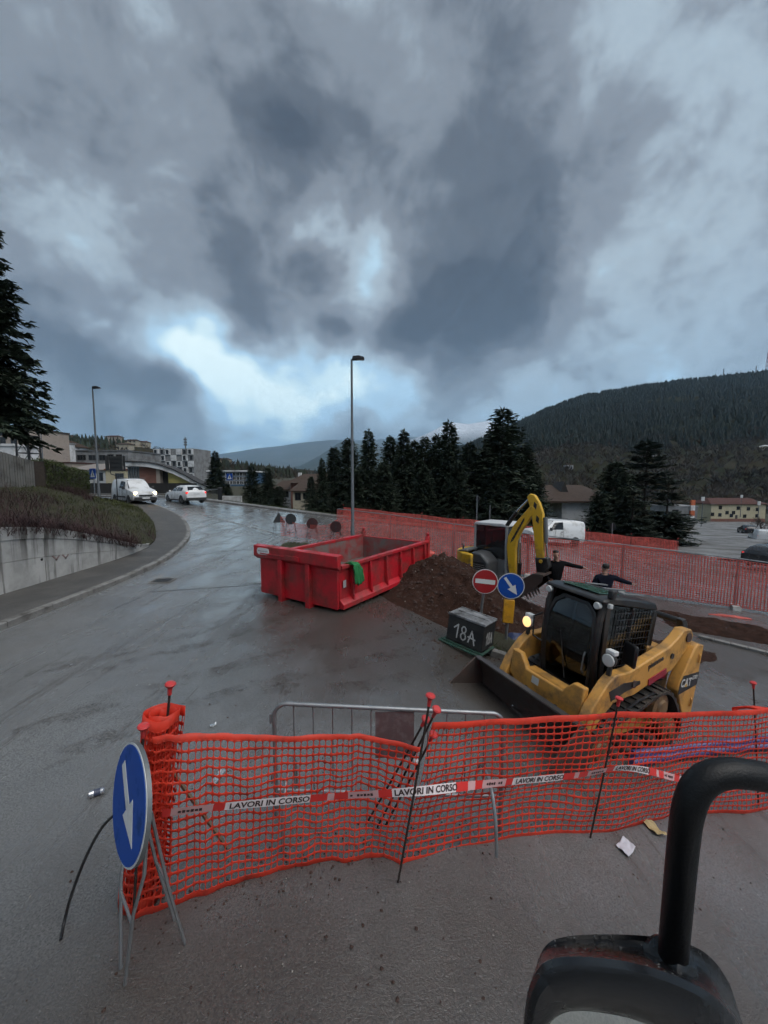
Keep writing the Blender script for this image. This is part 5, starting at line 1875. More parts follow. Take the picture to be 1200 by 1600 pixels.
# ---- lane signs seen from behind, by the low net
def a_frame_disc(label, px, py, Y_, r, red=True, rz=0.0, tri=False):
    x = pxX(px, Y_)
    zb = gz(x, Y_)
    zc = pz(py, Y_) - zb
    t = thing('works_sign', label, 'road sign', (x, Y_, zb), rz, 'temporary lane signs')
    mb = MB()
    if tri:
        mb.prism([(-r * 1.1, zc - r * 0.75), (r * 1.1, zc - r * 0.75), (0, zc + r * 1.05)], -0.012, 0.012)
    else:
        disc(mb, (0, -0.012, zc), (0, 1, 0), r, 0.024)
    pl = mb.build('sign_disc', mat('dark red sign back', (0.045, 0.012, 0.012), 0.6) if red else BACK_S, t)
    mb = MB()
    mb.box((0, -0.022, zc), (0.03, 0.016, r * 1.7))
    mb.build('stiffener', DARK_S, pl)
    for s_ in (-1, 1):
        mb = MB()
        mb.tube([(s_ * r * 0.75, 0.02, zc - r * 0.6), (s_ * r * 1.05, -0.1, 0)], 0.014, 6)
        mb.build('leg', DARK_S, t)
        mb = MB()
        mb.tube([(s_ * r * 0.5, 0.03, zc - r * 0.5), (s_ * r * 0.75, 0.45, 0)], 0.014, 6)
        mb.build('leg', DARK_S, t)
    mb = MB()
    mb.tube([(-r * 0.95, -0.06, zc * 0.28), (r * 0.95, -0.06, zc * 0.28)], 0.012, 6)
    mb.build('crossbar', DARK_S, t)
a_frame_disc('dark triangular sign back at the end of the low net', 435.5, 810, 20.6, 0.30, False, rad(12), True)
a_frame_disc('black round sign back on a grey post beside the triangle', 454, 811, 20.2, 0.29, False, rad(-5))
a_frame_disc('dark red round sign back in the middle of the low net', 487.5, 818, 19.9, 0.29, True, rad(6))
a_frame_disc('dark red round sign back nearest to the fence end', 524.5, 823, 19.3, 0.29, True, rad(-4))
def lane_S(u, v):
    px = lerp(438, 528, u)
    Y_ = lerp(20.4, 19.4, u)
    x = pxX(px, Y_)
    z0 = gz(x, Y_) + 0.03
    top = lerp(pz(807, Y_), pz(812, Y_), u) - 0.10 * math.sin(u * PI) - 0.25 * sm(0.05, 0.3, u) * sm(1.0, 0.8, u)
    return Vector((x, Y_ + 0.03 * noise.noise((u * 20, v * 2, 1)), lerp(z0, top, v)))
mb = MB()
ribbon_net(mb, lane_S, 3.2, 0.8, 0.075, 0.08, 0.014, 0.02, 40, 5)
tag(mb.build('lane_netting', NET_FAR, fix=False), 'sagging thin red net strung between the round sign backs', 'netting')
# grassy planter strip behind the container
t = thing('planter_strip', 'low earth and grass strip behind the red container', 'planter', (0, 0, 0))
a, c = G(437, 853), G(503, 857)
mb = MB()
def strip_fn(u, v):
    p = Vector((a.x, a.y, 0)).lerp(Vector((c.x, c.y, 0)), u)
    y = p.y + lerp(-0.5, 0.9, v)
    return (p.x, y, gz(p.x, y) + 0.16 * math.sin(PI * v) * min(1, 6 * min(u, 1 - u)) + 0.04 * noise.noise((p.x * 4, y * 4, 0)) - 0.02)
mb.grid(strip_fn, 24, 10)
mb.build('soil', TURF, t, smooth=True, fix=False)
bl = []
for _ in range(700):
    u, v = rr.random(), rr.random()
    bl.append((Vector(strip_fn(u, v)), rr.uniform(0.04, 0.12), rr.uniform(0.3, 0.9), 0.006))
mb = MB()
for (p, h, lean, w) in bl:
    an = rr.uniform(0, 6.3)
    d = Vector((math.cos(an), math.sin(an), 0))
    s_ = Vector((-d.y, d.x, 0)) * w
    mb.add([p - s_, p + s_, p + d * h * lean + Vector((0, 0, h))], [(0, 1, 2)])
mb.build('grass', GRASS, t, fix=False)['kind'] = 'stuff'
p = P(475, 845, 13.6)
t2 = thing('marker_stone', 'pale leaning stone marker behind the red container', 'stone', (p.x, 13.6, gz(p.x, 13.6)), 0.3)
mb = MB()
mb.prism([(-0.10, 0), (0.10, 0), (0.13, 0.42), (0.03, 0.60), (-0.02, 0.55)], -0.05, 0.05)
mb.build('stone', KERB_M, t2, bevel=0.02)

# ---- red roll-off container
CRED = mat('container red', (0.46, 0.012, 0.022), 0.36, var=0.12, vscale=2.0, bump=0.04, bscale=30, dirt=(0.19, 0.030, 0.026), dscale=2.4, damt=0.55, spec=0.5)
CRED_D = mat('container red worn', (0.26, 0.018, 0.020), 0.6, var=0.3, vscale=4.0, bump=0.15, bscale=30, dirt=(0.16, 0.13, 0.12), dscale=2.2, damt=0.8)
t = thing('skip_container', 'big open red steel skip container standing on the wet road', 'container', (-0.95, 7.92, -0.03), rad(57.0))
CL, CW = 4.15, 2.42
def cb(name, c, d, m=None, bevel=0.008, parent=None, rot=None):
    return MB().box(c, d, rot).build(name, m or CRED, parent or t, bevel=bevel)
cb('floor', (CL / 2 + 0.02, CW / 2, 0.20), (CL - 0.08, CW - 0.12, 0.06), CRED_D)
for s_, y in ((1, 0.03), (-1, CW - 0.03)):
    w = cb('side_wall', (CL / 2, y, 0.575), (CL - 0.06, 0.05, 0.77), CRED)
    cb('inner_lining', (CL / 2, y + 0.0285 * s_, 0.60), (CL - 0.08, 0.006, 0.70), CRED_D, 0, parent=w)
    cb('top_rail', (CL / 2 + 0.02, y - 0.03 * s_, 0.995), (CL - 0.04, 0.13, 0.075), CRED, parent=w)
    # sloping foot ledge
    mb = MB()
    y0 = y - 0.026 * s_
    mb.prism([(y0, 0.30), (y0 - 0.11 * s_, 0.20), (y0 - 0.11 * s_, 0.10), (y0 + 0.05 * s_, 0.10), (y0 + 0.05 * s_, 0.19), (y0, 0.19)], 0.03, CL - 0.03, 'yz')
    mb.build('foot_ledge', CRED, w, bevel=0.006)
    for k in range(6):
        x = 0.42 + k * (CL - 0.7) / 5
        mb = MB()
        mb.prism([(y0, 0.957), (y0 - 0.065 * s_, 0.957), (y0 - 0.10 * s_, 0.215), (y0, 0.305)], x - 0.03, x + 0.03, 'yz')
        mb.build('rib', CRED, t, bevel=0.006)
front = cb('front_wall', (-0.02, CW / 2, 0.66), (0.05, CW, 1.12), CRED)
cb('front_lining', (0.009, CW / 2, 0.70), (0.006, CW - 0.1, 1.0), CRED_D, 0, parent=front)
mb = MB()
mb.prism([(-0.047, 0.93), (-0.16, 1.02), (-0.16, 1.27), (-0.02, 1.29), (0.03, 1.25), (0.03, 1.2), (-0.047, 1.2)], -0.10, CW + 0.10)
mb.build('head_beam', CRED, t, bevel=0.012)
for y in (0.78, 1.64):
    mb = MB()
    mb.prism([(-0.047, 1.0), (-0.15, 1.0), (-0.15, 0.25), (-0.15, -0.0), (0.12, -0.0), (0.12, 0.07), (-0.047, 0.12)], y - 0.06, y + 0.06)
    mb.build('front_post', CRED, t, bevel=0.008)
    cb('skid_rail', (CL / 2 + 0.12, y, 0.085), (CL - 0.30, 0.10, 0.15), CRED_D)
cb('top_step', (-0.172, CW - 0.55, 1.10), (0.02, 0.8, 0.03))
cb('hook_plate', (-0.172, 1.2, 1.09), (0.025, 0.42, 0.10))
pl = MB()
def oval(cx, cz, w, h, n=24):
    r = h / 2
    return [(cx + (w / 2 - r) * (1 if math.cos(a) > 0 else -1) + r * math.cos(a), cz + r * math.sin(a)) for a in [2 * PI * (i + 0.5) / n for i in range(n)]]
pl.prism([(y, z) for y, z in oval(CW - 0.25, 1.15, 0.42, 0.16)], -0.175, -0.1605, 'yz')
pl = pl.build('name_plate', WHITE_S, t)
mb = MB()
for i in range(9):
    mb.box((-0.1755, CW - 0.40 + i * 0.037, 1.155), (0.002, 0.02, 0.028))
mb.build('plate_marks', mat('grey print', (0.25, 0.25, 0.27), 0.5), pl)
cb('reflector', (0.16, -0.027, 0.62), (0.10, 0.012, 0.16), mat('pale reflector', (0.35, 0.33, 0.34), 0.3), 0.004)
tg = cb('tailgate', (CL - 0.01, CW / 2, 0.58), (0.06, CW - 0.02, 0.80), CRED)
cb('gate_lining', (CL - 0.044, CW / 2, 0.60), (0.006, CW - 0.14, 0.70), CRED_D, 0, parent=tg)
for y in (0.02, CW - 0.02):
    mb = MB()
    mb.prism([(CL - 0.05, 0.12), (CL + 0.08, 0.12), (CL + 0.08, 1.16), (CL - 0.01, 1.14), (CL - 0.05, 1.03)], y - 0.055, y + 0.055)
    pst = mb.build('corner_post', CRED, t, bevel=0.01)
    mb = MB()
    mb.tube([(CL + 0.03, y, 1.15), (CL + 0.03, y, 1.22), (CL + 0.06, y, 1.25)], [0.035, 0.05, 0.03], 8)
    mb.build('gate_pin', CRED, pst)
# crushed stone lying inside
mb = MB()
Rm = Matrix.Translation((-0.95, 7.92, -0.03)) @ Matrix.Rotation(rad(57), 4, 'Z')
def gravel_fn(u, v):
    x, y = lerp(0.04, CL - 0.08, u), lerp(0.07, CW - 0.07, v)
    return Rm @ Vector((x, y, 0.29 + 0.16 * math.exp(-((x - 1.2) ** 2 + (y - 1.4) ** 2) / 0.8) + 0.05 * noise.noise((x * 3, y * 3, 0)) + 0.03 * noise.noise((x * 11, y * 11, 0))))
mb.grid(gravel_fn, 50, 30)
tag(mb.build('crushed_stone', mat('crushed stone', (0.10, 0.085, 0.078), 0.85, var=0.6, vscale=25, bump=0.8, bscale=30), smooth=True, fix=False), 'grey crushed stone lying in the red container', 'gravel', kind='stuff')

# ---- green cloth thrown over the container side
CLOTH = mat('green cloth', (0.012, 0.16, 0.045), 0.8, var=0.3, vscale=12, bump=0.4, bscale=60)
mb = MB()
def cloth_fn(u, v):
    # along the rail u, over and down v
    x = 0.24 + 0.20 * u + 0.08 * v * u + 0.05 * v
    prof = [(0.08, 0.90), (0.05, 1.035), (-0.07, 1.055), (-0.16, 1.02), (-0.19, 0.90), (-0.20, 0.76), (-0.20, 0.63)]
    f = v * (len(prof) - 1)
    k = min(int(f), len(prof) - 2)
    y = lerp(prof[k][0], prof[k + 1][0], f - k)
    z = lerp(prof[k][1], prof[k + 1][1], f - k) - 0.06 * v * math.sin(u * 3)
    w = 0.035 * math.sin(u * 17 + v * 4) + 0.03 * noise.noise((u * 5, v * 5, 2))
    return Rm @ Vector((x + 0.5 * w, y - abs(w) * 0.8, z + 0.3 * w))
mb.grid(cloth_fn, 26, 24)
o = mb.build('green_cloth', CLOTH, smooth=True, fix=False)
so = o.modifiers.new('thick', 'SOLIDIFY')
so.thickness = 0.012
tag(o, 'crumpled bright green cloth hanging over the container side', 'cloth')

# ---- big round signs beside the dig
def round_sign(name, label, px, py, Y_, r, kind, gx=None, yaw=0.0, lean=0.0):
    x = pxX(px, Y_)
    zb = gz(x, Y_) - 0.02
    zc = pz(py, Y_) - zb
    t = thing(name, label, 'road sign', (x, Y_, zb), yaw)
    t.rotation_euler = (0, lean, yaw)
    post(t, zc + r * 0.55, 0.03)
    mb = MB()
    disc(mb, (0, -0.035, zc), (0, -1, 0), r, 0.022, 40)
    pl = mb.build('sign_plate', BACK_S, t)
    mb = MB()
    disc(mb, (0, -0.0575, zc), (0, -1, 0), r * 0.995, 0.003, 40)
    rim = mb.build('rim', WHITE_S, pl)
    mb = MB()
    disc(mb, (0, -0.061, zc), (0, -1, 0), r * 0.935, 0.003, 40)
    fc = mb.build('face', RED_S if kind == 'entry' else BLUE_S, pl)
    mb = MB()
    if kind == 'entry':
        mb.box((0, -0.0655, zc), (r * 1.55, 0.003, r * 0.36))
        mb.build('bar', WHITE_S, pl)
    else:
        arrow(mb, r, zc, -0.067, -0.0645)
        mb.build('arrow', WHITE_S, pl)
    return t
def arrow(mb, r, zc, y0, y1, ang=rad(-52)):
    pts = [(-0.78, 0.105), (0.08, 0.105), (0.08, 0.34), (0.80, 0.0), (0.08, -0.34), (0.08, -0.105), (-0.78, -0.105)]
    c, s_ = math.cos(ang), math.sin(ang)
    mb.prism([((a * c - b_ * s_) * r, zc + (a * s_ + b_ * c) * r) for a, b_ in pts], y0, y1)
round_sign('no_entry_sign', 'red no entry sign with white bar in front of the earth heap', 752, 907, 8.2, 0.272, 'entry', yaw=rad(-6), lean=rad(5))
t = round_sign('keep_right_sign', 'blue round arrow sign above the yellow box beside the dig', 795, 914, 7.7, 0.268, 'arrow', yaw=rad(-10), lean=rad(3))
YEL_B = mat('yellow plastic', (0.62, 0.30, 0.018), 0.45, var=0.08, dirt=(0.32, 0.16, 0.03), dscale=5, damt=0.35)
zb = t.location.z
mb = MB()
z0, z1 = pz(972, 7.7) - zb, pz(936, 7.7) - zb
mb.box((0, -0.02, (z0 + z1) / 2), (0.21, 0.075, z1 - z0))
mb.build('yellow_delineator', YEL_B, t, bevel=0.012)
# traffic island under the signs
t = thing('traffic_island', 'small kerbed traffic island under the blue arrow sign', 'traffic island', (0, 0, 0))
isl = [(1.55, 7.35), (2.0, 7.02), (2.5, 6.95), (3.0, 7.15), (3.3, 7.7), (3.1, 8.3), (2.3, 8.6), (1.7, 8.2)]
isl = [Vector(q) for q in isl]
for a, c in zip(isl, isl[1:] + isl[:1]):
    n_ = 1
    d = (c - a).normalized()
    nn = Vector((-d.y, d.x))
    a2, c2 = a + d * 0.008, c - d * 0.008
    mb = MB()
    vs = []
    for p in (a2, c2):
        z = gz(p.x, p.y)
        for o_, dz in ((0, -0.1), (0.01, 0.12), (0.03, 0.135), (0.14, 0.135), (0.14, -0.1)):
            q = p + nn * o_
            vs.append((q.x, q.y, z + dz))
    mb.add(vs, [(0, 1, 2, 3, 4), (9, 8, 7, 6, 5)] + [(k, k + 5, (k + 1) % 5 + 5, (k + 1) % 5) for k in range(5)])
    mb.build('kerb_stone', KERB_M, t)
mb = MB()
ctr = sum(isl, Vector((0, 0))) / len(isl)
vs = [(ctr.x, ctr.y, gz(ctr.x, ctr.y) + 0.20)]
for f in (0.5, 0.93):
    for p in isl:
        q = ctr.lerp(p, f)
        vs.append((q.x, q.y, gz(q.x, q.y) + (0.18 if f < 0.9 else 0.10)))
n = len(isl)
mb.add(vs, [(0, 1 + k, 1 + (k + 1) % n) for k in range(n)] + [(1 + k, 1 + n + k, 1 + n + (k + 1) % n, 1 + (k + 1) % n) for k in range(n)])
mb.build('turf', TURF, t, smooth=True)
mb = MB()
for _ in range(900):
    f = rr.random() ** 0.5 * 0.9
    k = rr.randrange(n)
    q = ctr.lerp(isl[k].lerp(isl[(k + 1) % n], rr.random()), f)
    p = Vector((q.x, q.y, gz(q.x, q.y) + 0.13))
    an, h, w = rr.uniform(0, 6.3), rr.uniform(0.03, 0.11), 0.005
    d = Vector((math.cos(an), math.sin(an), 0))
    s_ = Vector((-d.y, d.x, 0)) * w
    mb.add([p - s_, p + s_, p + d * h * 0.6 + Vector((0, 0, h))], [(0, 1, 2)])
mb.build('grass', GRASS, t, fix=False)['kind'] = 'stuff'
# blue tarp scrap behind the yellow box
mb = MB()
p0 = P(808, 985, 7.9)
mb.grid(lambda u, v: (p0.x + lerp(-0.3, 0.3, u), p0.y + lerp(-0.15, 0.25, v), gz(p0.x, p0.y) + 0.14 + 0.16 * math.sin(PI * u) * math.sin(PI * v) * (1 + 0.6 * noise.noise((u * 4, v * 4, 2)))), 14, 12)
tag(mb.build('tarp_scrap', mat('navy tarp', (0.012, 0.022, 0.075), 0.5, var=0.2), smooth=True, fix=False), 'crumpled navy tarp scrap behind the yellow box', 'tarp')

# ---- dark bin sprayed 18A on a green dolly
BINM = mat('dark bin steel', (0.020, 0.021, 0.022), 0.5, 0.2, var=0.3, vscale=4, dirt=(0.05, 0.048, 0.045), dscale=4, damt=0.5)
BINTOP = mat('bin lid aluminium', (0.36, 0.37, 0.38), 0.4, 0.4, var=0.2, dirt=(0.06, 0.06, 0.06), dscale=3, damt=0.75)
GREEN_S = mat('green steel', (0.030, 0.085, 0.062), 0.5, 0.2, var=0.2, dirt=(0.05, 0.05, 0.04), dscale=8, damt=0.4)
SPRAY_W = mat('white spray paint', (0.55, 0.55, 0.54), 0.7, var=0.1)
bx, by = 1.62, 7.15
t = thing('marked_bin', 'dark steel bin sprayed 18A on a green wheeled dolly', 'bin', (bx, by, gz(bx, by)), rad(-40))
t.rotation_euler = (rad(-3), rad(6), rad(-40))
BW, BD, BZ0, BZ1 = 0.74, 0.50, 0.13, 0.62
body = MB().box((0, 0, (BZ0 + BZ1) / 2), (BW, BD, BZ1 - BZ0)).build('body', BINM, t, bevel=0.012)
lid = MB().box((0, 0, BZ1 + 0.014), (BW + 0.03, BD + 0.03, 0.025)).build('lid', BINTOP, t, bevel=0.006)
for (c, d) in (((0, -BD / 2, BZ1 + 0.034), (BW + 0.02, 0.03, 0.014)), ((0, BD / 2, BZ1 + 0.034), (BW + 0.02, 0.03, 0.014)), ((0, 0.04, BZ1 + 0.032), (BW - 0.1, 0.05, 0.010))):
    MB().box(c, d).build('lid_rib', BINTOP, lid)
def strokes(name, parent, segs, o_, ux, uz, w, m):
    mb = MB()
    nrm_ = ux.cross(uz)
    for st in segs:
        pts = [Vector(o_) + ux * a + uz * b_ for a, b_ in st]
        for p, q in zip(pts, pts[1:]):
            d = (q - p)
            if d.length < 1e-6:
                continue
            d.normalize()
            s_ = nrm_.cross(d).normalized() * w / 2
            e = d * w * 0.35
            vs = [p - e + s_, q + e + s_, q + e - s_, p - e - s_]
            vs2 = [v + nrm_ * 0.002 for v in vs]
            mb.add(vs + vs2, [(0, 1, 2, 3), (7, 6, 5, 4)] + [(k, k + 4, (k + 1) % 4 + 4, (k + 1) % 4) for k in range(4)])
    return mb.build(name, m, parent)
def ring(cx, cz, rx, rz_, n=12):
    return [(cx + rx * math.cos(2 * PI * k / n), cz + rz_ * math.sin(2 * PI * k / n)) for k in range(n + 1)]
G18 = [[(-0.20, 0.05), (-0.12, 0.13), (-0.13, -0.13)], ring(0.0, 0.065, 0.042, 0.06), ring(0.0, -0.065, 0.05, 0.065), [(0.11, -0.13), (0.165, 0.10), (0.235, -0.15)], [(0.10, -0.03), (0.24, -0.05)]]
strokes('lettering', body, G18, (-0.02, -BD / 2 - 0.003, 0.36), Vector((1, 0, 0)), Vector((0, 0, 1)), 0.026, SPRAY_W)
strokes('lettering', body, [[(a * 0.62, b_ * 0.85) for a, b_ in s_] for s_ in G18], (BW / 2 + 0.003, 0.0, 0.34), Vector((0, 1, 0)), Vector((0, 0, 1)), 0.024, SPRAY_W)
mb = MB()
for (c, d) in (((-0.02, -BD / 2 - 0.13, 0.115), (BW + 0.12, 0.05, 0.03)), ((-0.02, -BD / 2 - 0.03, 0.115), (BW + 0.12, 0.04, 0.03)), ((-BW / 2 - 0.05, -0.06, 0.10), (0.05, BD + 0.14, 0.025)), ((BW / 2 + 0.02, -0.06, 0.10), (0.05, BD + 0.14, 0.025))):
    mb.box(c, d)
dl = mb.build('dolly_frame', GREEN_S, t, bevel=0.005)
for sx in (-1, 1):
    for sy in (-1, 1):
        c = Vector((sx * (BW / 2 + 0.01), sy * BD / 2 - 0.08, 0.045))
        mb = MB()
        mb.cyl(c - Vector((0.015, 0, 0)), c + Vector((0.015, 0, 0)), 0.045, 14)
        mb.box(c + Vector((0, 0, 0.035)), (0.045, 0.03, 0.06))
        mb.build('castor', DARK_S, dl)
# ================================================================== machines
def pane_mat(name, tint, refl=0.12, rough=0.03):
    m = bpy.data.materials.new(name)
    m.use_nodes = True
    t = m.node_tree
    t.nodes.remove(t.nodes['Principled BSDF'])
    out = [n for n in t.nodes if n.type == 'OUTPUT_MATERIAL'][0]
    tr = t.nodes.new('ShaderNodeBsdfTransparent')
    tr.inputs[0].default_value = (*tint, 1)
    gl = t.nodes.new('ShaderNodeBsdfGlossy')
    gl.inputs['Color'].default_value = (0.9, 0.95, 0.95, 1)
    gl.inputs['Roughness'].default_value = rough
    fr = t.nodes.new('ShaderNodeFresnel')
    fr.inputs[0].default_value = 1.5
    nz_ = t.nodes.new('ShaderNodeTexNoise')
    nz_.inputs['Scale'].default_value = 3.0
    ad = t.nodes.new('ShaderNodeMath')
    ad.operation = 'MULTIPLY_ADD'
    t.links.new(nz_.outputs['Fac'], ad.inputs[0])
    ad.inputs[1].default_value = refl
    t.links.new(fr.outputs[0], ad.inputs[2])
    mx = t.nodes.new('ShaderNodeMixShader')
    t.links.new(ad.outputs[0], mx.inputs[0])
    t.links.new(tr.outputs[0], mx.inputs[1])
    t.links.new(gl.outputs[0], mx.inputs[2])
    t.links.new(mx.outputs[0], out.inputs['Surface'])
    return m
CATY = mat('loader yellow', (0.56, 0.285, 0.062), 0.45, var=0.10, vscale=4, bump=0.05, bscale=40, dirt=(0.13, 0.085, 0.05), dscale=3.2, damt=0.45)
EXY = mat('excavator yellow', (0.62, 0.36, 0.018), 0.40, var=0.08, vscale=4, dirt=(0.24, 0.15, 0.04), dscale=3.0, damt=0.3)
BLK = mat('black paint', (0.012, 0.012, 0.013), 0.35, var=0.3, vscale=5, dirt=(0.045, 0.04, 0.035), dscale=3.5, damt=0.4)
RUB = mat('track rubber', (0.020, 0.019, 0.018), 0.7, var=0.3, vscale=6, bump=0.3, bscale=50, dirt=(0.075, 0.058, 0.045), dscale=5, damt=0.55)
STEEL_D = mat('muddy steel', (0.075, 0.062, 0.055), 0.5, 0.5, var=0.35, vscale=5, bump=0.2, bscale=30, dirt=(0.10, 0.065, 0.055), dscale=2.2, damt=0.7)
CHROME = mat('hydraulic rod', (0.6, 0.6, 0.6), 0.15, 1.0, var=0.05)
HUB = mat('dirty hub', (0.20, 0.12, 0.055), 0.6, 0.1, var=0.3, dirt=(0.07, 0.05, 0.04), dscale=6, damt=0.5)
GREYP = mat('machine grey', (0.15, 0.155, 0.16), 0.5, 0.1, var=0.12)
PANE_G = pane_mat('green tinted pane', (0.10, 0.16, 0.145), 0.06)
PANE_C = pane_mat('cab pane', (0.055, 0.065, 0.07), 0.22)
LAMP_ON = mat('lit lamp', (0.9, 0.75, 0.5), 0.3, emit=(1.0, 0.52, 0.18), estr=0.6, var=0.0, rvar=0)
LAMP_OFF = mat('unlit lamp lens', (0.50, 0.51, 0.50), 0.12, var=0.1)
PINK = mat('red cylinder paint', (0.28, 0.018, 0.035), 0.4, var=0.1)
STICK = mat('sticker white', (0.55, 0.55, 0.53), 0.5, var=0.1)

# ---- compact track loader
sx, sy = 2.98, 5.62
t = thing('track_loader', 'muddy yellow compact track loader with black cab and open bucket', 'track loader', (sx, sy, gz(sx, sy) - 0.11), rad(208))
t.rotation_euler = (rad(-3.0), rad(-7.5), rad(208))
def pr(name, poly, a, b_, m, parent=None, bevel=0.0, plane='xz', smooth=False):
    return MB().prism(poly, a, b_, plane).build(name, m, parent or t, bevel=bevel, smooth=smooth)
def bxp(name, c, d, m, parent=None, bevel=0.0, rot=None):
    return MB().box(c, d, rot).build(name, m, parent or t, bevel=bevel)
def RotY(a):
    return Matrix.Rotation(a, 3, 'Y')
# chassis and engine housing
pr('chassis', [(-1.05, 0.28), (0.95, 0.28), (1.02, 0.50), (0.85, 0.66), (-1.05, 0.74)], -0.47, 0.47, BLK, bevel=0.02)
pr('engine_housing', [(-1.36, 0.45), (-0.60, 0.45), (-0.60, 1.36), (-1.10, 1.32), (-1.34, 1.15)], -0.48, 0.48, CATY, bevel=0.03)
for i in range(5):
    bxp('vent_slat', (-0.98, 0.487, 0.80 + i * 0.075), (0.40, 0.012, 0.03), BLK)
# tracks
def belt(name, pts, y0, y1, th, lug, parent, mrub):
    P_ = [Vector(p) for p in pts]
    # round the corners
    for _ in range(3):
        q = []
        for i in range(len(P_)):
            a, b_ = P_[i], P_[(i + 1) % len(P_)]
            q += [a.lerp(b_, 0.25), a.lerp(b_, 0.75)]
        P_ = q
    # even spacing
    n = 72
    P_ = resample([(p.x, p.y) for p in P_] + [(P_[0].x, P_[0].y)], n)[:-1]
    ctr_ = sum(P_, Vector((0, 0))) / n
    mb = MB()
    vs = []
    nr = []
    for i in range(n):
        tt = (P_[(i + 1) % n] - P_[i - 1]).normalized()
        nn = Vector((tt.y, -tt.x))
        if nn.dot(P_[i] - ctr_) < 0:
            nn = -nn
        nr.append(nn)
        a = P_[i]
        b_ = P_[i] - nn * th
        vs += [(a.x, y0, a.y), (a.x, y1, a.y), (b_.x, y1, b_.y), (b_.x, y0, b_.y)]
    fs = []
    for i in range(n):
        j = (i + 1) % n
        for k in range(4):
            fs.append((4 * i + k, 4 * i + (k + 1) % 4, 4 * j + (k + 1) % 4, 4 * j + k))
    mb.add(vs, fs)
    o = mb.build(name, mrub, parent, smooth=50)
    mb = MB()
    for i in range(0, n, 2):
        tt = (P_[(i + 1) % n] - P_[i - 1]).normalized()
        c = P_[i] + nr[i] * lug * 0.45
        M3 = Matrix(((tt.x, 0, nr[i].x), (0, 1, 0), (tt.y, 0, nr[i].y)))
        mb.box((c.x, (y0 + y1) / 2, c.y), (0.05, (y1 - y0) * 0.94, lug), M3)
    mb.build('track_lugs', mrub, o)
    return o
LOOP = [(1.02, 0.10), (0.78, -0.02), (-0.95, -0.02), (-1.22, 0.16), (-1.12, 0.42), (-0.72, 0.86), (-0.36, 0.86), (0.10, 0.68), (0.95, 0.52), (1.10, 0.30)]
for s_ in (1, -1):
    y0, y1 = (0.50, 0.83) if s_ > 0 else (-0.83, -0.50)
    b_ = belt('track', LOOP, y0, y1, 0.035, 0.028, t, RUB)
    yi = y0 + 0.05 if s_ > 0 else y0 + 0.04
    for (x, z, r, nm) in ((-0.55, 0.60, 0.20, 'sprocket'), (0.78, 0.25, 0.20, 'idler'), (-0.92, 0.21, 0.17, 'idler'), (0.42, 0.11, 0.10, 'roller'), (0.12, 0.11, 0.10, 'roller'), (-0.18, 0.11, 0.10, 'roller'), (-0.5, 0.11, 0.10, 'roller')):
        mb = MB()
        M_ = Matrix.Translation((x, y0 + 0.03, z)) @ Matrix.Rotation(-PI / 2, 4, 'X')
        mb.lathe([(r * 0.55, 0), (r, 0.02), (r, 0.10), (r * 0.8, 0.11), (r * 0.8, 0.17), (r, 0.18), (r, 0.26), (r * 0.62, 0.272), (r * 0.55, 0.30), (r * 0.35, 0.305)], 20, M_)
        mb.build(nm, HUB if nm != 'roller' else STEEL_D, b_, smooth=True)
    bxp('track_frame', (-0.02, s_ * 0.60, 0.33), (1.35, 0.10, 0.20), CATY, bevel=0.02)
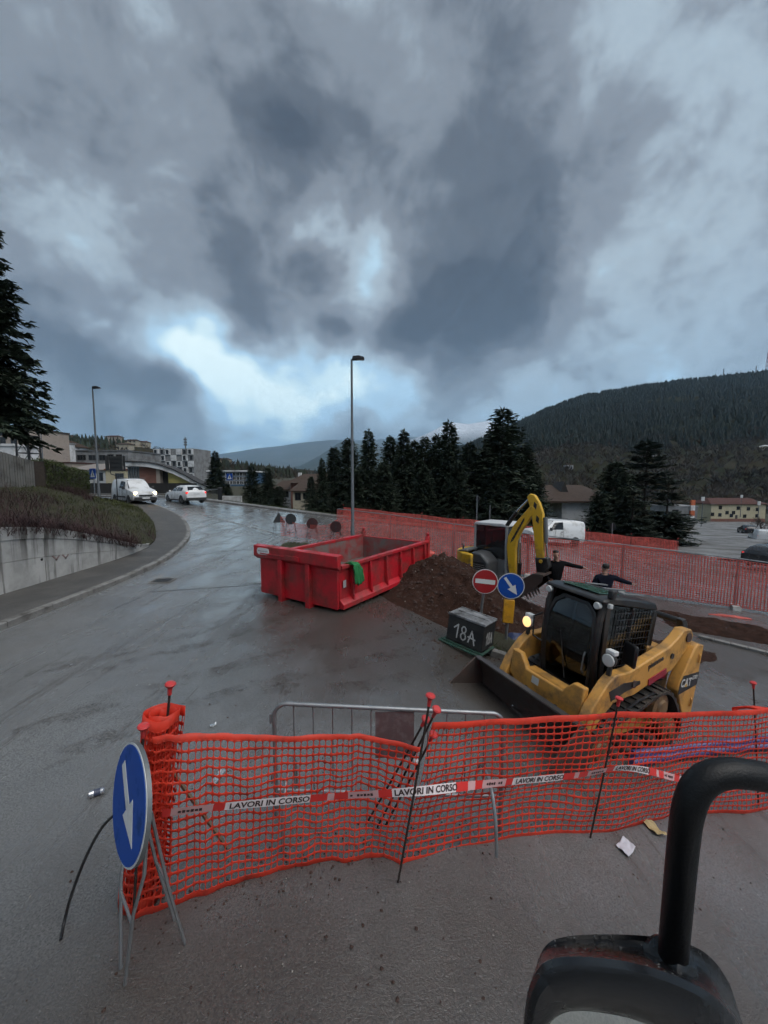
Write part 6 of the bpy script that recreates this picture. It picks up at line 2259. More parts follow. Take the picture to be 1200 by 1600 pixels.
# lift arms
ARM = [(-1.24, 1.60), (-1.14, 1.70), (-0.94, 1.70), (-0.80, 1.58), (-0.62, 1.47), (0.28, 1.20), (0.60, 1.18), (0.80, 1.08), (1.12, 0.80), (1.30, 0.46), (1.32, 0.20), (1.16, 0.16), (1.06, 0.38), (0.86, 0.60), (0.55, 0.80),
       (0.25, 0.84), (0.10, 0.85), (-0.55, 1.06), (-0.80, 1.10), (-1.00, 1.28), (-1.18, 1.44)]
ARM = [((0.6 + (x - 0.6) * 0.72 if x > 0.6 else x), z) for x, z in ARM]
arms = []
for s_ in (1, -1):
    y0, y1 = (0.60, 0.74) if s_ > 0 else (-0.74, -0.60)
    a = pr('lift_arm', ARM, y0, y1, CATY, bevel=0.018)
    arms.append(a)
    for (x, z, r) in ((-1.08, 1.58, 0.07), (1.04, 0.30, 0.06), (0.16, 1.02, 0.05), (-0.70, 1.33, 0.04)):
        mb = MB()
        yy = y1 if s_ > 0 else y0
        mb.cyl((x, yy - 0.01, z), (x, yy + s_ * 0.018, z), r, 16)
        mb.build('pivot_pin', STEEL_D if r > 0.045 else BLK, a, smooth=True)
    # dark inset on the front knee
    yy = (y1 + 0.003) if s_ > 0 else (y0 - 0.003)
    MB().prism([(0.62, 0.84), (0.70, 0.98), (0.40, 1.06), (0.02, 1.05), (0.0, 1.00), (0.35, 0.93)], min(yy, yy - s_ * 0.004), max(yy, yy - s_ * 0.004) + 0.001).build('knee_panel', BLK, a)
    # rear tower plate and rear links
    tw = pr('rear_tower', [(-0.90, 0.93), (-1.16, 1.44), (-1.24, 1.50), (-1.42, 1.47), (-1.44, 0.38), (-1.28, 0.32), (-1.12, 0.46), (-0.88, 0.82)], *( (0.66, 0.82) if s_ > 0 else (-0.82, -0.66)), CATY, bevel=0.02)
    yo = 0.821 * s_
    for zz_ in (1.28, 0.60):
        MB().tube([(-1.33, yo, zz_ - 0.06), (-1.30, yo + s_ * 0.02, zz_ - 0.05), (-1.30, yo + s_ * 0.02, zz_ + 0.05), (-1.33, yo, zz_ + 0.06)], 0.012, 6).build('handle', CATY, tw)
    mb = MB()
    mb.prism([(-0.90, 0.76), (-0.905, 0.92), (-0.965, 1.04), (-1.425, 1.06), (-1.425, 0.86)], min(yo, yo + s_ * 0.003), max(yo, yo + s_ * 0.003))
    dc = mb.build('badge', BLK, tw)
    fx = 1 if s_ > 0 else -1
    Mt = basis((-1.075, yo + s_ * 0.005, 0.925), (-fx, 0, 0), (0, 0, 1))
    text_mesh('lettering', 'CAT', 0.165, STICK, dc, Mt, 0.001, 0.92, 0.004)
    mb = MB()
    mb.prism([(-1.11, 0.868), (-1.04, 0.868), (-1.075, 0.925)], min(yo + s_ * 0.004, yo + s_ * 0.0075), max(yo + s_ * 0.004, yo + s_ * 0.0075))
    mb.build('yellow_mark', EXY, dc)
    Mt = basis((-1.315, yo + s_ * 0.005, 0.985), (-fx, 0, 0), (0, 0, 1))
    text_mesh('lettering', '259D', 0.085, STICK, dc, Mt, 0.001, 0.8, 0.001)
    lk = pr('rear_link', [(-1.16, 1.78), (-1.26, 1.80), (-1.36, 1.70), (-1.42, 1.30), (-1.30, 1.10), (-1.20, 1.12), (-1.26, 1.40), (-1.24, 1.62)], *((0.50, 0.60) if s_ > 0 else (-0.60, -0.50)), BLK, bevel=0.015)
    mb = MB()
    mb.tube([(-0.95, s_ * 0.56, 0.92), (-0.25, s_ * 0.56, 1.02)], 0.055, 12)
    cyl_ = mb.build('lift_cylinder', PINK, t, smooth=True)
    MB().tube([(-0.25, s_ * 0.56, 1.02), (0.12, s_ * 0.56, 1.02)], 0.03, 10).build('piston_rod', CHROME, cyl_, smooth=True)
    MB().box((-0.40, s_ * 0.748, 1.06), (0.44, 0.012, 0.09), RotY(0.28)).build('red_strip', PINK, a)
    MB().tube([(-0.62, s_ * 0.70, 0.62), (-0.30, s_ * 0.79, 0.86), (0.05, s_ * 0.78, 0.80), (0.30, s_ * 0.72, 0.62)], 0.02, 6).build('hydraulic_hose', BLK, t, smooth=True)
MB().tube([(-1.24, -0.55, 1.74), (-1.24, 0.55, 1.74)], 0.05, 10).build('rear_cross_tube', BLK, t)
Mt = basis((-0.30, 0.7425, 1.275), (-0.957, 0, 0.29), (0.29, 0, 0.957))
text_mesh('lettering', 'piemme', 0.115, BLK, arms[0], Mt, 0.001, 1.0, 0.004)
# wide front member between the knees with a step cut-out
mb = MB()
mb.prism([(-0.60, 0.62), (-0.60, 0.98), (-0.44, 0.98), (-0.34, 0.86), (-0.30, 0.80), (0.30, 0.80), (0.34, 0.86), (0.44, 0.98), (0.60, 0.98), (0.60, 0.62), (0.44, 0.50), (-0.44, 0.50)], 0.88, 0.98, 'yz')
fm = mb.build('front_member', CATY, t, bevel=0.02)
bxp('member_top', (0.84, 0, 0.785), (0.22, 0.70, 0.03), CATY, fm, 0.008)
bxp('sticker', (0.983, -0.12, 0.71), (0.004, 0.12, 0.10), STICK, fm)
for y in (-0.25, 0.25):
    mb = MB()
    mb.tube([(0.80, y, 0.70), (1.08, y, 0.40)], 0.045, 12)
    c_ = mb.build('tilt_cylinder', BLK, t, smooth=True)
    MB().tube([(1.08, y, 0.40), (1.20, y, 0.28)], 0.025, 8).build('piston_rod', CHROME, c_)
# tread plate step
st = bxp('step', (0.68, 0, 0.60), (0.30, 0.62, 0.05), BLK, bevel=0.01)
for i in range(6):
    bxp('tread', (0.56 + i * 0.045, 0, 0.63), (0.012, 0.56, 0.012), STEEL_D, st)
# head lamps on the knees
for s_, lit in ((-1, True), (1, False)):
    lp = MB()
    c = Vector((0.66, s_ * 0.66, 1.36))
    MB().box(c + Vector((-0.03, 0, -0.13)), (0.04, 0.05, 0.16)).build('lamp_bracket', BLK, t)
    M_ = Matrix.Translation(c) @ Matrix.Rotation(PI / 2, 4, 'Y')
    lp.lathe([(0.03, -0.09), (0.055, -0.075), (0.085, -0.02), (0.09, 0.03), (0.084, 0.035)], 20, M_)
    lo = lp.build('head_lamp', WHITE_S if lit else BLK, t, smooth=True)
    l2 = MB()
    l2.lathe([(0.082, 0.036), (0.07, 0.05), (0.02, 0.056)], 20, M_)
    l2.build('lens', LAMP_ON if lit else LAMP_OFF, lo, smooth=True)
    MB().box(c + Vector((-0.02, 0, 0.10)), (0.10, 0.12, 0.06)).build('lamp_hood', WHITE_S, lo, bevel=0.01)
bxp('side_mirror', (0.30, 0.70, 1.42), (0.05, 0.24, 0.30), BLK, bevel=0.04, rot=Matrix.Rotation(rad(-25), 3, 'Z'))
# cab
cab = bxp('cab_floor', (-0.08, 0, 0.66), (1.20, 0.82, 0.10), BLK, bevel=0.01)
roof = pr('cab_roof', [(-0.72, 1.90), (-0.62, 2.01), (0.10, 2.08), (0.48, 2.10), (0.66, 2.07), (0.68, 2.03), (0.48, 2.01), (-0.60, 1.90)], -0.46, 0.46, BLK, bevel=0.02)
bxp('roof_hatch', (0.28, 0, 2.104), (0.46, 0.58, 0.014), mat('roof hatch glass', (0.05, 0.105, 0.085), 0.12, var=0.2), roof, 0.004, RotY(-0.045))
for i in range(3):
    bxp('roof_rib', (-0.30, -0.28 + i * 0.28, 2.085), (0.55, 0.05, 0.02), GREYP, roof, 0.004, RotY(-0.06))
for s_ in (-1, 1):
    y0, y1 = sorted((s_ * 0.415, s_ * 0.445))
    pr('cab_side', [(0.42, 0.64), (0.56, 2.03), (0.46, 2.03), (0.34, 0.80), (0.26, 0.72), (-0.60, 0.72), (-0.64, 1.89), (-0.74, 1.86), (-0.74, 0.64)], y0, y1, BLK, bevel=0.008)
    mid = (y0 + y1) / 2
    MB().prism([(-0.61, 0.73), (0.28, 0.73), (0.34, 0.82), (0.44, 1.99), (-0.61, 1.90)], mid - 0.003, mid + 0.003).build('side_window', PANE_G, t)
    bxp('window_bar', (-0.08, mid + s_ * 0.008, 1.36), (0.05, 0.025, 1.24), BLK)
    mb = MB()
    for i in range(13):
        x = -0.58 + i * 0.072
        mb.box((x, mid + s_ * 0.024, 1.36), (0.008, 0.008, 1.12))
    for i in range(12):
        mb.box((-0.14, mid + s_ * 0.034, 0.84 + i * 0.095), (0.90, 0.008, 0.008))
    mb.build('window_grille', DARK_S, t)
    # rounded front corner post
    MB().tube([(0.46, s_ * 0.405, 0.64), (0.58, s_ * 0.405, 1.30), (0.60, s_ * 0.405, 1.80), (0.54, s_ * 0.395, 2.04)], 0.045, 8).build('corner_post', BLK, t, smooth=True)
# glazed front door with an arched frame
door_pts = [(-0.36, 0.68), (0.36, 0.68), (0.385, 0.9), (0.385, 1.66), (0.33, 1.86), (0.20, 1.97), (-0.20, 1.97), (-0.33, 1.86), (-0.385, 1.66), (-0.385, 0.9)]
def door_x(z):
    return 0.50 + 0.10 * sm(0.6, 1.4, z) - 0.06 * sm(1.6, 2.0, z)
mb = MB()
inn = [(y * 0.88, lerp(1.34, z, 0.92)) for y, z in door_pts]
n = len(door_pts)
vs = []
for pts_ in (door_pts, inn):
    for dx in (0.0, 0.03):
        vs += [(door_x(z) + dx, y, z) for y, z in pts_]
mb.add(vs, [f for k in range(n) for f in ((k, (k + 1) % n, 2 * n + (k + 1) % n, 2 * n + k), (n + k, 3 * n + k, 3 * n + (k + 1) % n, n + (k + 1) % n), (k, n + k, n + (k + 1) % n, (k + 1) % n), (2 * n + k, 2 * n + (k + 1) % n, 3 * n + (k + 1) % n, 3 * n + k))])
dr = mb.build('cab_door', BLK, t, bevel=0.006)
mb = MB()
def half_w(z):
    right = sorted([(zz_, y) for y, zz_ in inn if y > 0])
    return interp([(q[0], q[1]) for q in right], z)
zs0, zs1 = min(z for _, z in inn), max(z for _, z in inn)
mb.grid(lambda u, v: (door_x(lerp(zs0, zs1, v)) + 0.012 + 0.02 * (1 - (2 * u - 1) ** 2), (2 * u - 1) * half_w(lerp(zs0, zs1, v)), lerp(zs0, zs1, v)), 10, 20)
mb.build('door_glass', PANE_G, dr, smooth=80)
MB().tube([(0.60, 0.30, 1.0), (0.64, 0.30, 1.05), (0.64, 0.30, 1.25), (0.62, 0.30, 1.3)], 0.012, 6).build('door_handle', GALV_D, dr)
MB().tube([(0.60, 0.05, 0.80), (0.64, -0.10, 1.45)], 0.010, 5).build('wiper', BLK, dr)
# mirror hoop at the far front post
MB().tube([(0.60, -0.42, 1.15), (0.68, -0.52, 1.2), (0.70, -0.54, 1.5), (0.62, -0.46, 1.58)], 0.014, 6).build('grab_hoop', BLK, t, smooth=True)
# back wall, seat, levers
bxp('cab_back', (-0.69, 0, 1.28), (0.05, 0.82, 1.20), BLK, bevel=0.01)
se = bxp('seat', (-0.18, 0, 0.98), (0.48, 0.46, 0.14), mat('seat vinyl', (0.03, 0.03, 0.032), 0.6), bevel=0.04)
bxp('backrest', (-0.44, 0, 1.32), (0.12, 0.46, 0.62), MATS['seat vinyl'], se, 0.05)
for y in (-0.30, 0.30):
    MB().tube([(0.12, y, 0.95), (0.18, y, 1.15)], 0.02, 8).build('lever', BLK, se)
# small roof lights and beacon stub
for s_ in (-1, 1):
    M_ = Matrix.Translation((0.68, s_ * 0.38, 1.98)) @ Matrix.Rotation(PI / 2, 4, 'Y')
    mb = MB()
    mb.lathe([(0.045, -0.05), (0.05, 0.0), (0.04, 0.015)], 14, M_)
    mb.build('roof_light', LAMP_OFF, roof, smooth=True)
bxp('beacon_box', (0.50, 0.45, 2.15), (0.10, 0.08, 0.12), BLK, roof, 0.02)
bxp('work_light', (0.55, 0.48, 2.00), (0.06, 0.06, 0.07), LAMP_OFF, roof, 0.015)
# bucket: welded shell with end plates, lip and mud
BP = [(2.28, 0.035), (1.36, 0.03), (1.20, 0.09), (1.14, 0.24), (1.18, 0.50), (1.32, 0.70), (1.40, 0.73), (1.36, 0.68), (1.24, 0.48), (1.20, 0.26), (1.26, 0.15), (1.40, 0.085), (2.28, 0.065)]
bk = pr('bucket', BP, -0.88, 0.88, STEEL_D, bevel=0.006)
for s_ in (-1, 1):
    y0, y1 = sorted((s_ * 0.881, s_ * 0.905))
    pr('end_plate', [(2.28, 0.03), (1.34, 0.02), (1.18, 0.08), (1.12, 0.24), (1.16, 0.51), (1.31, 0.72), (1.42, 0.75)], y0, y1, STEEL_D, bk, 0.004)
bxp('cutting_edge', (2.31, 0, 0.048), (0.14, 1.80, 0.024), mat('worn edge', (0.16, 0.15, 0.145), 0.35, 0.8, var=0.2), bk)
bxp('top_lip', (1.385, 0, 0.742), (0.10, 1.80, 0.02), MATS['worn edge'], bk)
pr('coupler', [(1.00, 0.14), (1.135, 0.12), (1.135, 0.52), (1.06, 0.58)], -0.52, 0.52, BLK, bevel=0.01)
mb = MB()
mb.grid(lambda u, v: (lerp(1.28, 2.1, u), lerp(-0.8, 0.8, v), 0.09 + 0.05 * math.sin(PI * u) + 0.02 * noise.noise((u * 5, v * 12, 1))), 10, 30)
mb.build('mud', EARTH, bk, smooth=True, fix=False)
KIDS.clear()

# ---- mini excavator behind the heap
ex, ey = 3.28, 12.0
t = thing('mini_excavator', 'yellow mini excavator with grey cab, arm raised beside the dig', 'excavator', (ex, ey, gz(ex, ey) - 0.10), rad(-45))
EXL = [(0.98, 0.30), (0.80, 0.0), (-0.80, 0.0), (-0.98, 0.30), (-0.80, 0.52), (0.80, 0.52)]
for s_ in (1, -1):
    y0, y1 = (0.50, 0.84) if s_ > 0 else (-0.84, -0.50)
    b_ = belt('track', EXL, y0, y1, 0.03, 0.02, t, RUB)
    for x in (-0.72, 0.72):
        M_ = Matrix.Translation((x, y0 + 0.03, 0.26)) @ Matrix.Rotation(-PI / 2, 4, 'X')
        MB().lathe([(0.12, 0), (0.20, 0.02), (0.20, 0.26), (0.1, 0.30)], 16, M_).build('sprocket', STEEL_D, b_, smooth=True)
bxp('undercarriage', (0, 0, 0.36), (1.2, 1.0, 0.24), GREYP, bevel=0.02)
MB().cyl((0, 0, 0.48), (0, 0, 0.62), 0.42, 24).build('slew_ring', BLK, t, smooth=True)
# upper structure: rounded deck
def rr_poly(x0, x1, y0, y1, rad_, n=5):
    out = []
    for cx, cy, a0 in ((x1 - rad_, y1 - rad_, 0), (x0 + rad_, y1 - rad_, 90), (x0 + rad_, y0 + rad_, 180), (x1 - rad_, y0 + rad_, 270)):
        for k in range(n + 1):
            a = rad(a0 + 90 * k / n)
            out.append((cx + rad_ * math.cos(a), cy + rad_ * math.sin(a)))
    return out
MB().prism(rr_poly(-0.95, 0.82, -0.80, 0.80, 0.38), 0.62, 0.74, 'xy').build('deck', GREYP, t, bevel=0.015)
# counterweight, curved and yellow
arc = [(math.cos(a) * 0.98 - (0.0), math.sin(a) * 0.88) for a in [rad(92 + 176 * k / 18) for k in range(19)]]
arc_in = [(x * 0.55 - 0.02, y * 0.85) for x, y in reversed(arc)]
MB().prism(arc + arc_in, 0.86, 1.56, 'xy').build('counterweight', EXY, t, bevel=0.05, seg=3)
MB().prism([(x * 1.01, y * 1.01) for x, y in arc] + arc_in, 0.60, 0.856, 'xy').build('counterweight_base', GREYP, t, bevel=0.02)
# engine hood on the right with a dark grille
hd = MB().prism([(-0.12, 0.745), (0.46, 0.745), (0.46, 1.36), (0.20, 1.60), (-0.12, 1.62)], -0.78, -0.16).build('engine_hood', mat('hood grey', (0.055, 0.057, 0.06), 0.45, var=0.15), t, bevel=0.06, seg=3)
bxp('grille', (0.16, -0.785, 1.12), (0.42, 0.02, 0.46), BLK, hd, 0.01)
for i in range(6):
    bxp('grille_bar', (0.16, -0.798, 0.96 + i * 0.06), (0.38, 0.01, 0.022), GREYP, hd)
MB().tube([(-0.50, -0.62, 1.56), (-0.50, -0.62, 1.75), (-0.54, -0.62, 1.80)], 0.03, 8).build('exhaust', BLK, hd)
# cab frame
cx0, cx1, cy0, cy1, cz0, cz1 = -0.42, 0.72, -0.14, 0.78, 0.745, 2.40
MB().prism([(-0.70, 1.565), (-0.305, 1.565), (-0.305, 1.66), (-0.5, 1.64)], -0.70, 0.70).build('rear_cover', mat('cover grey', (0.12, 0.125, 0.13), 0.4, var=0.1), t, bevel=0.03)
CABG = mat('cab frame grey', (0.30, 0.31, 0.32), 0.45, 0.1, var=0.08)
fr_ = bxp('cab_base', ((cx0 + cx1) / 2, (cy0 + cy1) / 2, cz0 + 0.06), (cx1 - cx0, cy1 - cy0, 0.12), GREYP, bevel=0.01)
pr('cab_roof', [(cx0 - 0.03, cz1 - 0.02), (cx0 + 0.05, cz1 + 0.07), (cx1 - 0.15, cz1 + 0.08), (cx1 + 0.02, cz1 + 0.02), (cx1 + 0.02, cz1 - 0.03)], cy0 - 0.02, cy1 + 0.02, mat('cab roof white', (0.50, 0.51, 0.52), 0.45), bevel=0.03)
for (x, y, w) in ((cx0 + 0.03, cy0 + 0.03, 0.035), (cx0 + 0.03, cy1 - 0.03, 0.035), (cx1 - 0.04, cy0 + 0.035, 0.045), (cx1 - 0.04, cy1 - 0.035, 0.045), (0.1, cy1 - 0.03, 0.03)):
    MB().tube([(x, y, cz0 + 0.1), (x, y, cz1)], w, 8).build('cab_post', CABG, t, smooth=True)
DGLASS = mat('dark cab glass', (0.014, 0.017, 0.019), 0.05, var=0.2, rvar=0.02, spec=0.8)
for (a, b_, nm) in (((cx0 + 0.06, cy0 + 0.03, cx1 - 0.09, cy0 + 0.036), None, 'side_window'), ((cx0 + 0.06, cy1 - 0.036, cx1 - 0.09, cy1 - 0.03), None, 'side_window'), ((cx1 - 0.045, cy0 + 0.08, cx1 - 0.039, cy1 - 0.08), None, 'windscreen'), ((cx0 + 0.027, cy0 + 0.07, cx0 + 0.033, cy1 - 0.07), None, 'rear_window')):
    wbox(a[0], a[2], a[1], a[3], cz0 + 0.12 + (0.5 if nm == 'rear_window' else 0), cz1 - 0.03).build(nm, DGLASS, t)
bxp('sill_panel', (0.15, cy0 + 0.03, cz0 + 0.38), (cx1 - cx0 - 0.1, 0.03, 0.50), GREYP)
se = bxp('seat', (-0.02, 0.32, 1.10), (0.45, 0.45, 0.13), MATS['seat vinyl'], bevel=0.04)
bxp('backrest', (-0.24, 0.32, 1.42), (0.12, 0.45, 0.58), MATS['seat vinyl'], se, 0.05)
MB().tube([(0.30, 0.32, 0.85), (0.40, 0.32, 1.25)], 0.02, 6).build('control_column', BLK, t)
# swing bracket, boom, dipper, bucket
by = -0.10
pr('swing_bracket', [(0.72, 0.50), (1.02, 0.50), (1.06, 0.95), (0.90, 1.02), (0.78, 0.9)], by - 0.14, by + 0.14, GREYP, bevel=0.02)
BOOM = [(0.86, 0.86), (0.78, 1.30), (0.74, 1.80), (0.84, 2.12), (1.10, 2.48), (1.58, 3.02), (1.66, 3.06), (1.74, 2.98), (1.70, 2.84), (1.28, 2.30), (1.06, 1.98), (1.00, 1.76), (1.00, 1.30), (1.02, 0.88)]
BOOM = [(x - 0.2 * sm(1.6, 2.8, z), z) for x, z in BOOM]
bm_ = pr('boom', BOOM, by - 0.085, by + 0.085, EXY, bevel=0.02)
for s_ in (-1, 1):
    MB().prism([(0.84, 1.92), (0.88, 2.05), (1.25, 2.72), (1.26, 2.64), (0.94, 2.02)], by + s_ * 0.087 - 0.002, by + s_ * 0.087 + 0.002).build('boom_stripe', BLK, bm_)
MB().tube([(1.08, by, 0.72), (1.12, by, 1.35)], 0.055, 12).build('boom_cylinder', BLK, t, smooth=True)
MB().tube([(1.12, by, 1.35), (1.12, by, 1.95)], 0.03, 10).build('boom_rod', CHROME, t, smooth=True)
MB().tube([(0.66, by, 2.40), (0.98, by, 2.86)], 0.06, 12).build('dipper_cylinder', BLK, t, smooth=True)
MB().tube([(0.98, by, 2.86), (1.38, by, 3.30)], 0.03, 10).build('dipper_rod', CHROME, t, smooth=True)
DIP = [(1.30, 3.30), (1.38, 3.40), (1.52, 3.36), (1.66, 3.15), (1.77, 2.85), (1.78, 2.50), (1.82, 1.60), (1.72, 1.48), (1.62, 1.56), (1.52, 2.30), (1.46, 2.78), (1.38, 3.05)]
dp = pr('dipper_arm', DIP, by - 0.075, by + 0.075, EXY, bevel=0.02)
for s_ in (-1, 1):
    for q in ([(1.52, 3.18), (1.60, 3.10), (1.58, 2.95), (1.50, 3.05)], [(1.60, 2.80), (1.68, 2.72), (1.66, 2.56), (1.58, 2.64)]):
        MB().prism(q, by + s_ * 0.077 - 0.002, by + s_ * 0.077 + 0.002).build('dipper_decal', BLK, dp)
MB().tube([(1.82, by, 2.75), (1.87, by, 2.05)], 0.055, 12).build('bucket_cylinder', GREYP, t, smooth=True)
MB().tube([(1.87, by, 2.05), (1.92, by, 1.58)], 0.028, 10).build('bucket_rod', CHROME, t, smooth=True)
MB().tube([(1.50, by + 0.09, 3.0), (1.42, by + 0.13, 2.4), (1.60, by + 0.12, 1.9), (1.70, by + 0.1, 1.6)], 0.018, 6).build('hydraulic_hose', BLK, t, smooth=True)
pr('quick_coupler', [(1.60, 1.60), (1.96, 1.62), (2.00, 1.36), (1.86, 1.12), (1.66, 1.16)], by - 0.11, by + 0.11, BLK, bevel=0.02)
MB().cyl((1.78, by - 0.14, 1.52), (1.78, by + 0.14, 1.52), 0.05, 12).build('pin', EXY, t)
BK2 = [(1.98, 1.22), (1.70, 1.20), (1.46, 1.02), (1.38, 0.78), (1.48, 0.56), (1.52, 0.58), (1.44, 0.78), (1.52, 0.98), (1.72, 1.13), (1.98, 1.16)]
bk = pr('bucket', BK2, by - 0.42, by + 0.42, STEEL_D, bevel=0.006)
for s_ in (-1, 1):
    y0, y1 = sorted((by + s_ * 0.421, by + s_ * 0.44))
    pr('end_plate', [(1.98, 1.22), (1.70, 1.21), (1.45, 1.03), (1.37, 0.78), (1.48, 0.55), (1.96, 1.02)], y0, y1, STEEL_D, bk)
for i in range(5):
    y = by - 0.38 + i * 0.19
    pr('tooth', [(1.46, 0.60), (1.54, 0.58), (1.58, 0.44)], y - 0.03, y + 0.03, STEEL_D, bk)
# ================================================================== vehicles
TYRE = mat('tyre', (0.018, 0.018, 0.018), 0.75, var=0.2, bump=0.2, bscale=60)
RIM = mat('wheel rim', (0.26, 0.27, 0.28), 0.35, 0.7, var=0.15)
CARW = mat('white car paint', (0.70, 0.71, 0.72), 0.28, var=0.04, vscale=3, dirt=(0.36, 0.35, 0.33), dscale=1.6, damt=0.35, coat=0.3)
PLASTIC = mat('dark bumper plastic', (0.025, 0.025, 0.026), 0.55, var=0.2)
CGLASS = mat('car glass', (0.012, 0.014, 0.017), 0.06, var=0.1, rvar=0.02)
TAIL = mat('tail lamp red', (0.42, 0.012, 0.015), 0.2, emit=(1.0, 0.03, 0.02), estr=0.5)
HEADL = mat('head lamp lit', (0.9, 0.85, 0.7), 0.2, emit=(1.0, 0.62, 0.24), estr=9.0)
HEADO = mat('head lamp clear', (0.42, 0.43, 0.44), 0.1)
PLATE = mat('number plate', (0.55, 0.56, 0.57), 0.4)
AMBER = mat('amber lamp', (0.55, 0.20, 0.02), 0.3)

def vehicle(name, label, loc, rz, st, wheels, wr, wins, dark_below=0.0, group=None, tw=0.78):
    """st: stations along x (front = +x): (x, z_low, z_belt, z_top, half width, half width at top).
    wins: (x0, x1, v0, v1, side) patches in body coordinates; v 0..1 belt to top"""
    t = thing(name, label, 'van' if 'van' in name else 'car', loc, rz, group)
    NSEC = 18
    def section(i):
        x, zl, zb, zt, w, wt = st[i]
        pts = [(0.55 * w, zl), (0.93 * w, zl + 0.03), (w, zl + 0.18), (w * 1.0, lerp(zl, zb, 0.6)), (w * 0.985, zb)]
        for k in range(1, 6):
            f = k / 6
            pts.append((lerp(w * 0.985, wt, f ** 1.2), lerp(zb, zt - 0.07, f)))
        pts += [(wt * 0.93, zt - 0.025), (wt * 0.75, zt), (wt * 0.35, zt + 0.012), (0, zt + 0.015)]
        full = [(x, y, z) for y, z in pts] + [(x, -y, z) for y, z in reversed(pts[:-1])]
        return full
    secs = [section(i) for i in range(len(st))]
    n = len(secs[0])
    mb = MB()
    for s_ in secs:
        mb.v.extend(s_)
    fs = []
    for i in range(len(secs) - 1):
        for k in range(n - 1):
            fs.append((i * n + k, i * n + k + 1, (i + 1) * n + k + 1, (i + 1) * n + k))
        fs.append((i * n + n - 1, i * n, (i + 1) * n, (i + 1) * n + n - 1))
    fs.append(tuple(range(n - 1, -1, -1)))
    fs.append(tuple(range((len(secs) - 1) * n, len(secs) * n)))
    mb.f = fs
    mb.m = [0] * len(fs)
    body = mb.build('body', CARW, t, smooth=35)
    def at_x(x):
        for i in range(len(st) - 1):
            a, b_ = st[i], st[i + 1]
            if min(a[0], b_[0]) <= x <= max(a[0], b_[0]):
                f = (x - a[0]) / (b_[0] - a[0]) if b_[0] != a[0] else 0
                return [lerp(p, q, f) for p, q in zip(a, b_)]
        return st[0] if abs(x - st[0][0]) < abs(x - st[-1][0]) else st[-1]
    def surf(x, v, off):
        _, zl, zb, zt, w, wt = at_x(x)
        return Vector((x, lerp(w * 0.985, wt, v ** 1.2) + off, lerp(zb, zt - 0.07, v)))
    for (nm, quad, m) in wins:
        for s_ in (1, -1):
            mb = MB()
            # quad: four (x, v), refined along the edges
            A, B, C, D = [Vector((q[0], q[1])) for q in quad]
            def g_(u, v):
                p = A.lerp(B, u).lerp(D.lerp(C, u), v)
                q = surf(p.x, p.y, 0.006)
                return (q.x, s_ * q.y, q.z)
            mb.grid(g_, 6, 4)
            o = mb.build(nm, m, body)
    for x in wheels:
        for s_ in (1, -1):
            y = s_ * (at_x(x)[4] - 0.19)
            M_ = Matrix.Translation((x, y, wr)) @ Matrix.Rotation(-s_ * PI / 2, 4, 'X')
            mb = MB()
            mb.lathe([(wr * 0.62, 0.0), (wr * 0.93, 0.0), (wr, 0.03), (wr, 0.17), (wr * 0.94, 0.20), (wr * 0.66, 0.205)], 24, M_)
            ty = mb.build('wheel', TYRE, t, smooth=True)
            mb = MB()
            mb.lathe([(wr * 0.655, 0.10), (wr * 0.655, 0.20), (wr * 0.60, 0.208), (wr * 0.56, 0.175), (wr * 0.18, 0.19), (wr * 0.15, 0.21)], 24, M_)
            rm = mb.build('rim', RIM, ty, smooth=True)
            mb = MB()
            mb.tube([(x, s_ * (at_x(x)[4] + 0.004) * 1.0, 0), (x, s_ * (at_x(x)[4] + 0.006), 0)], 0.01, 3)
            arch = [(x + math.cos(a) * wr * 1.18, wr + math.sin(a) * wr * 1.18) for a in [rad(-20 + 220 * k / 16) for k in range(17)]]
            inn_ = [(x + math.cos(a) * wr * 0.9, wr + math.sin(a) * wr * 0.9) for a in [rad(200 - 220 * k / 16) for k in range(17)]]
            mb = MB()
            yy = at_x(x)[4]
            y0, y1 = sorted((s_ * (yy - 0.25), s_ * (yy + 0.004)))
            mb.prism(arch + inn_, y0, y1)
            mb.build('wheel_arch', PLASTIC, body)
    return t, body, at_x
def lamp_box(t, name, c, d, m, rot=None, bevel=0.02):
    return MB().box(c, d, rot).build(name, m, t, bevel=bevel)

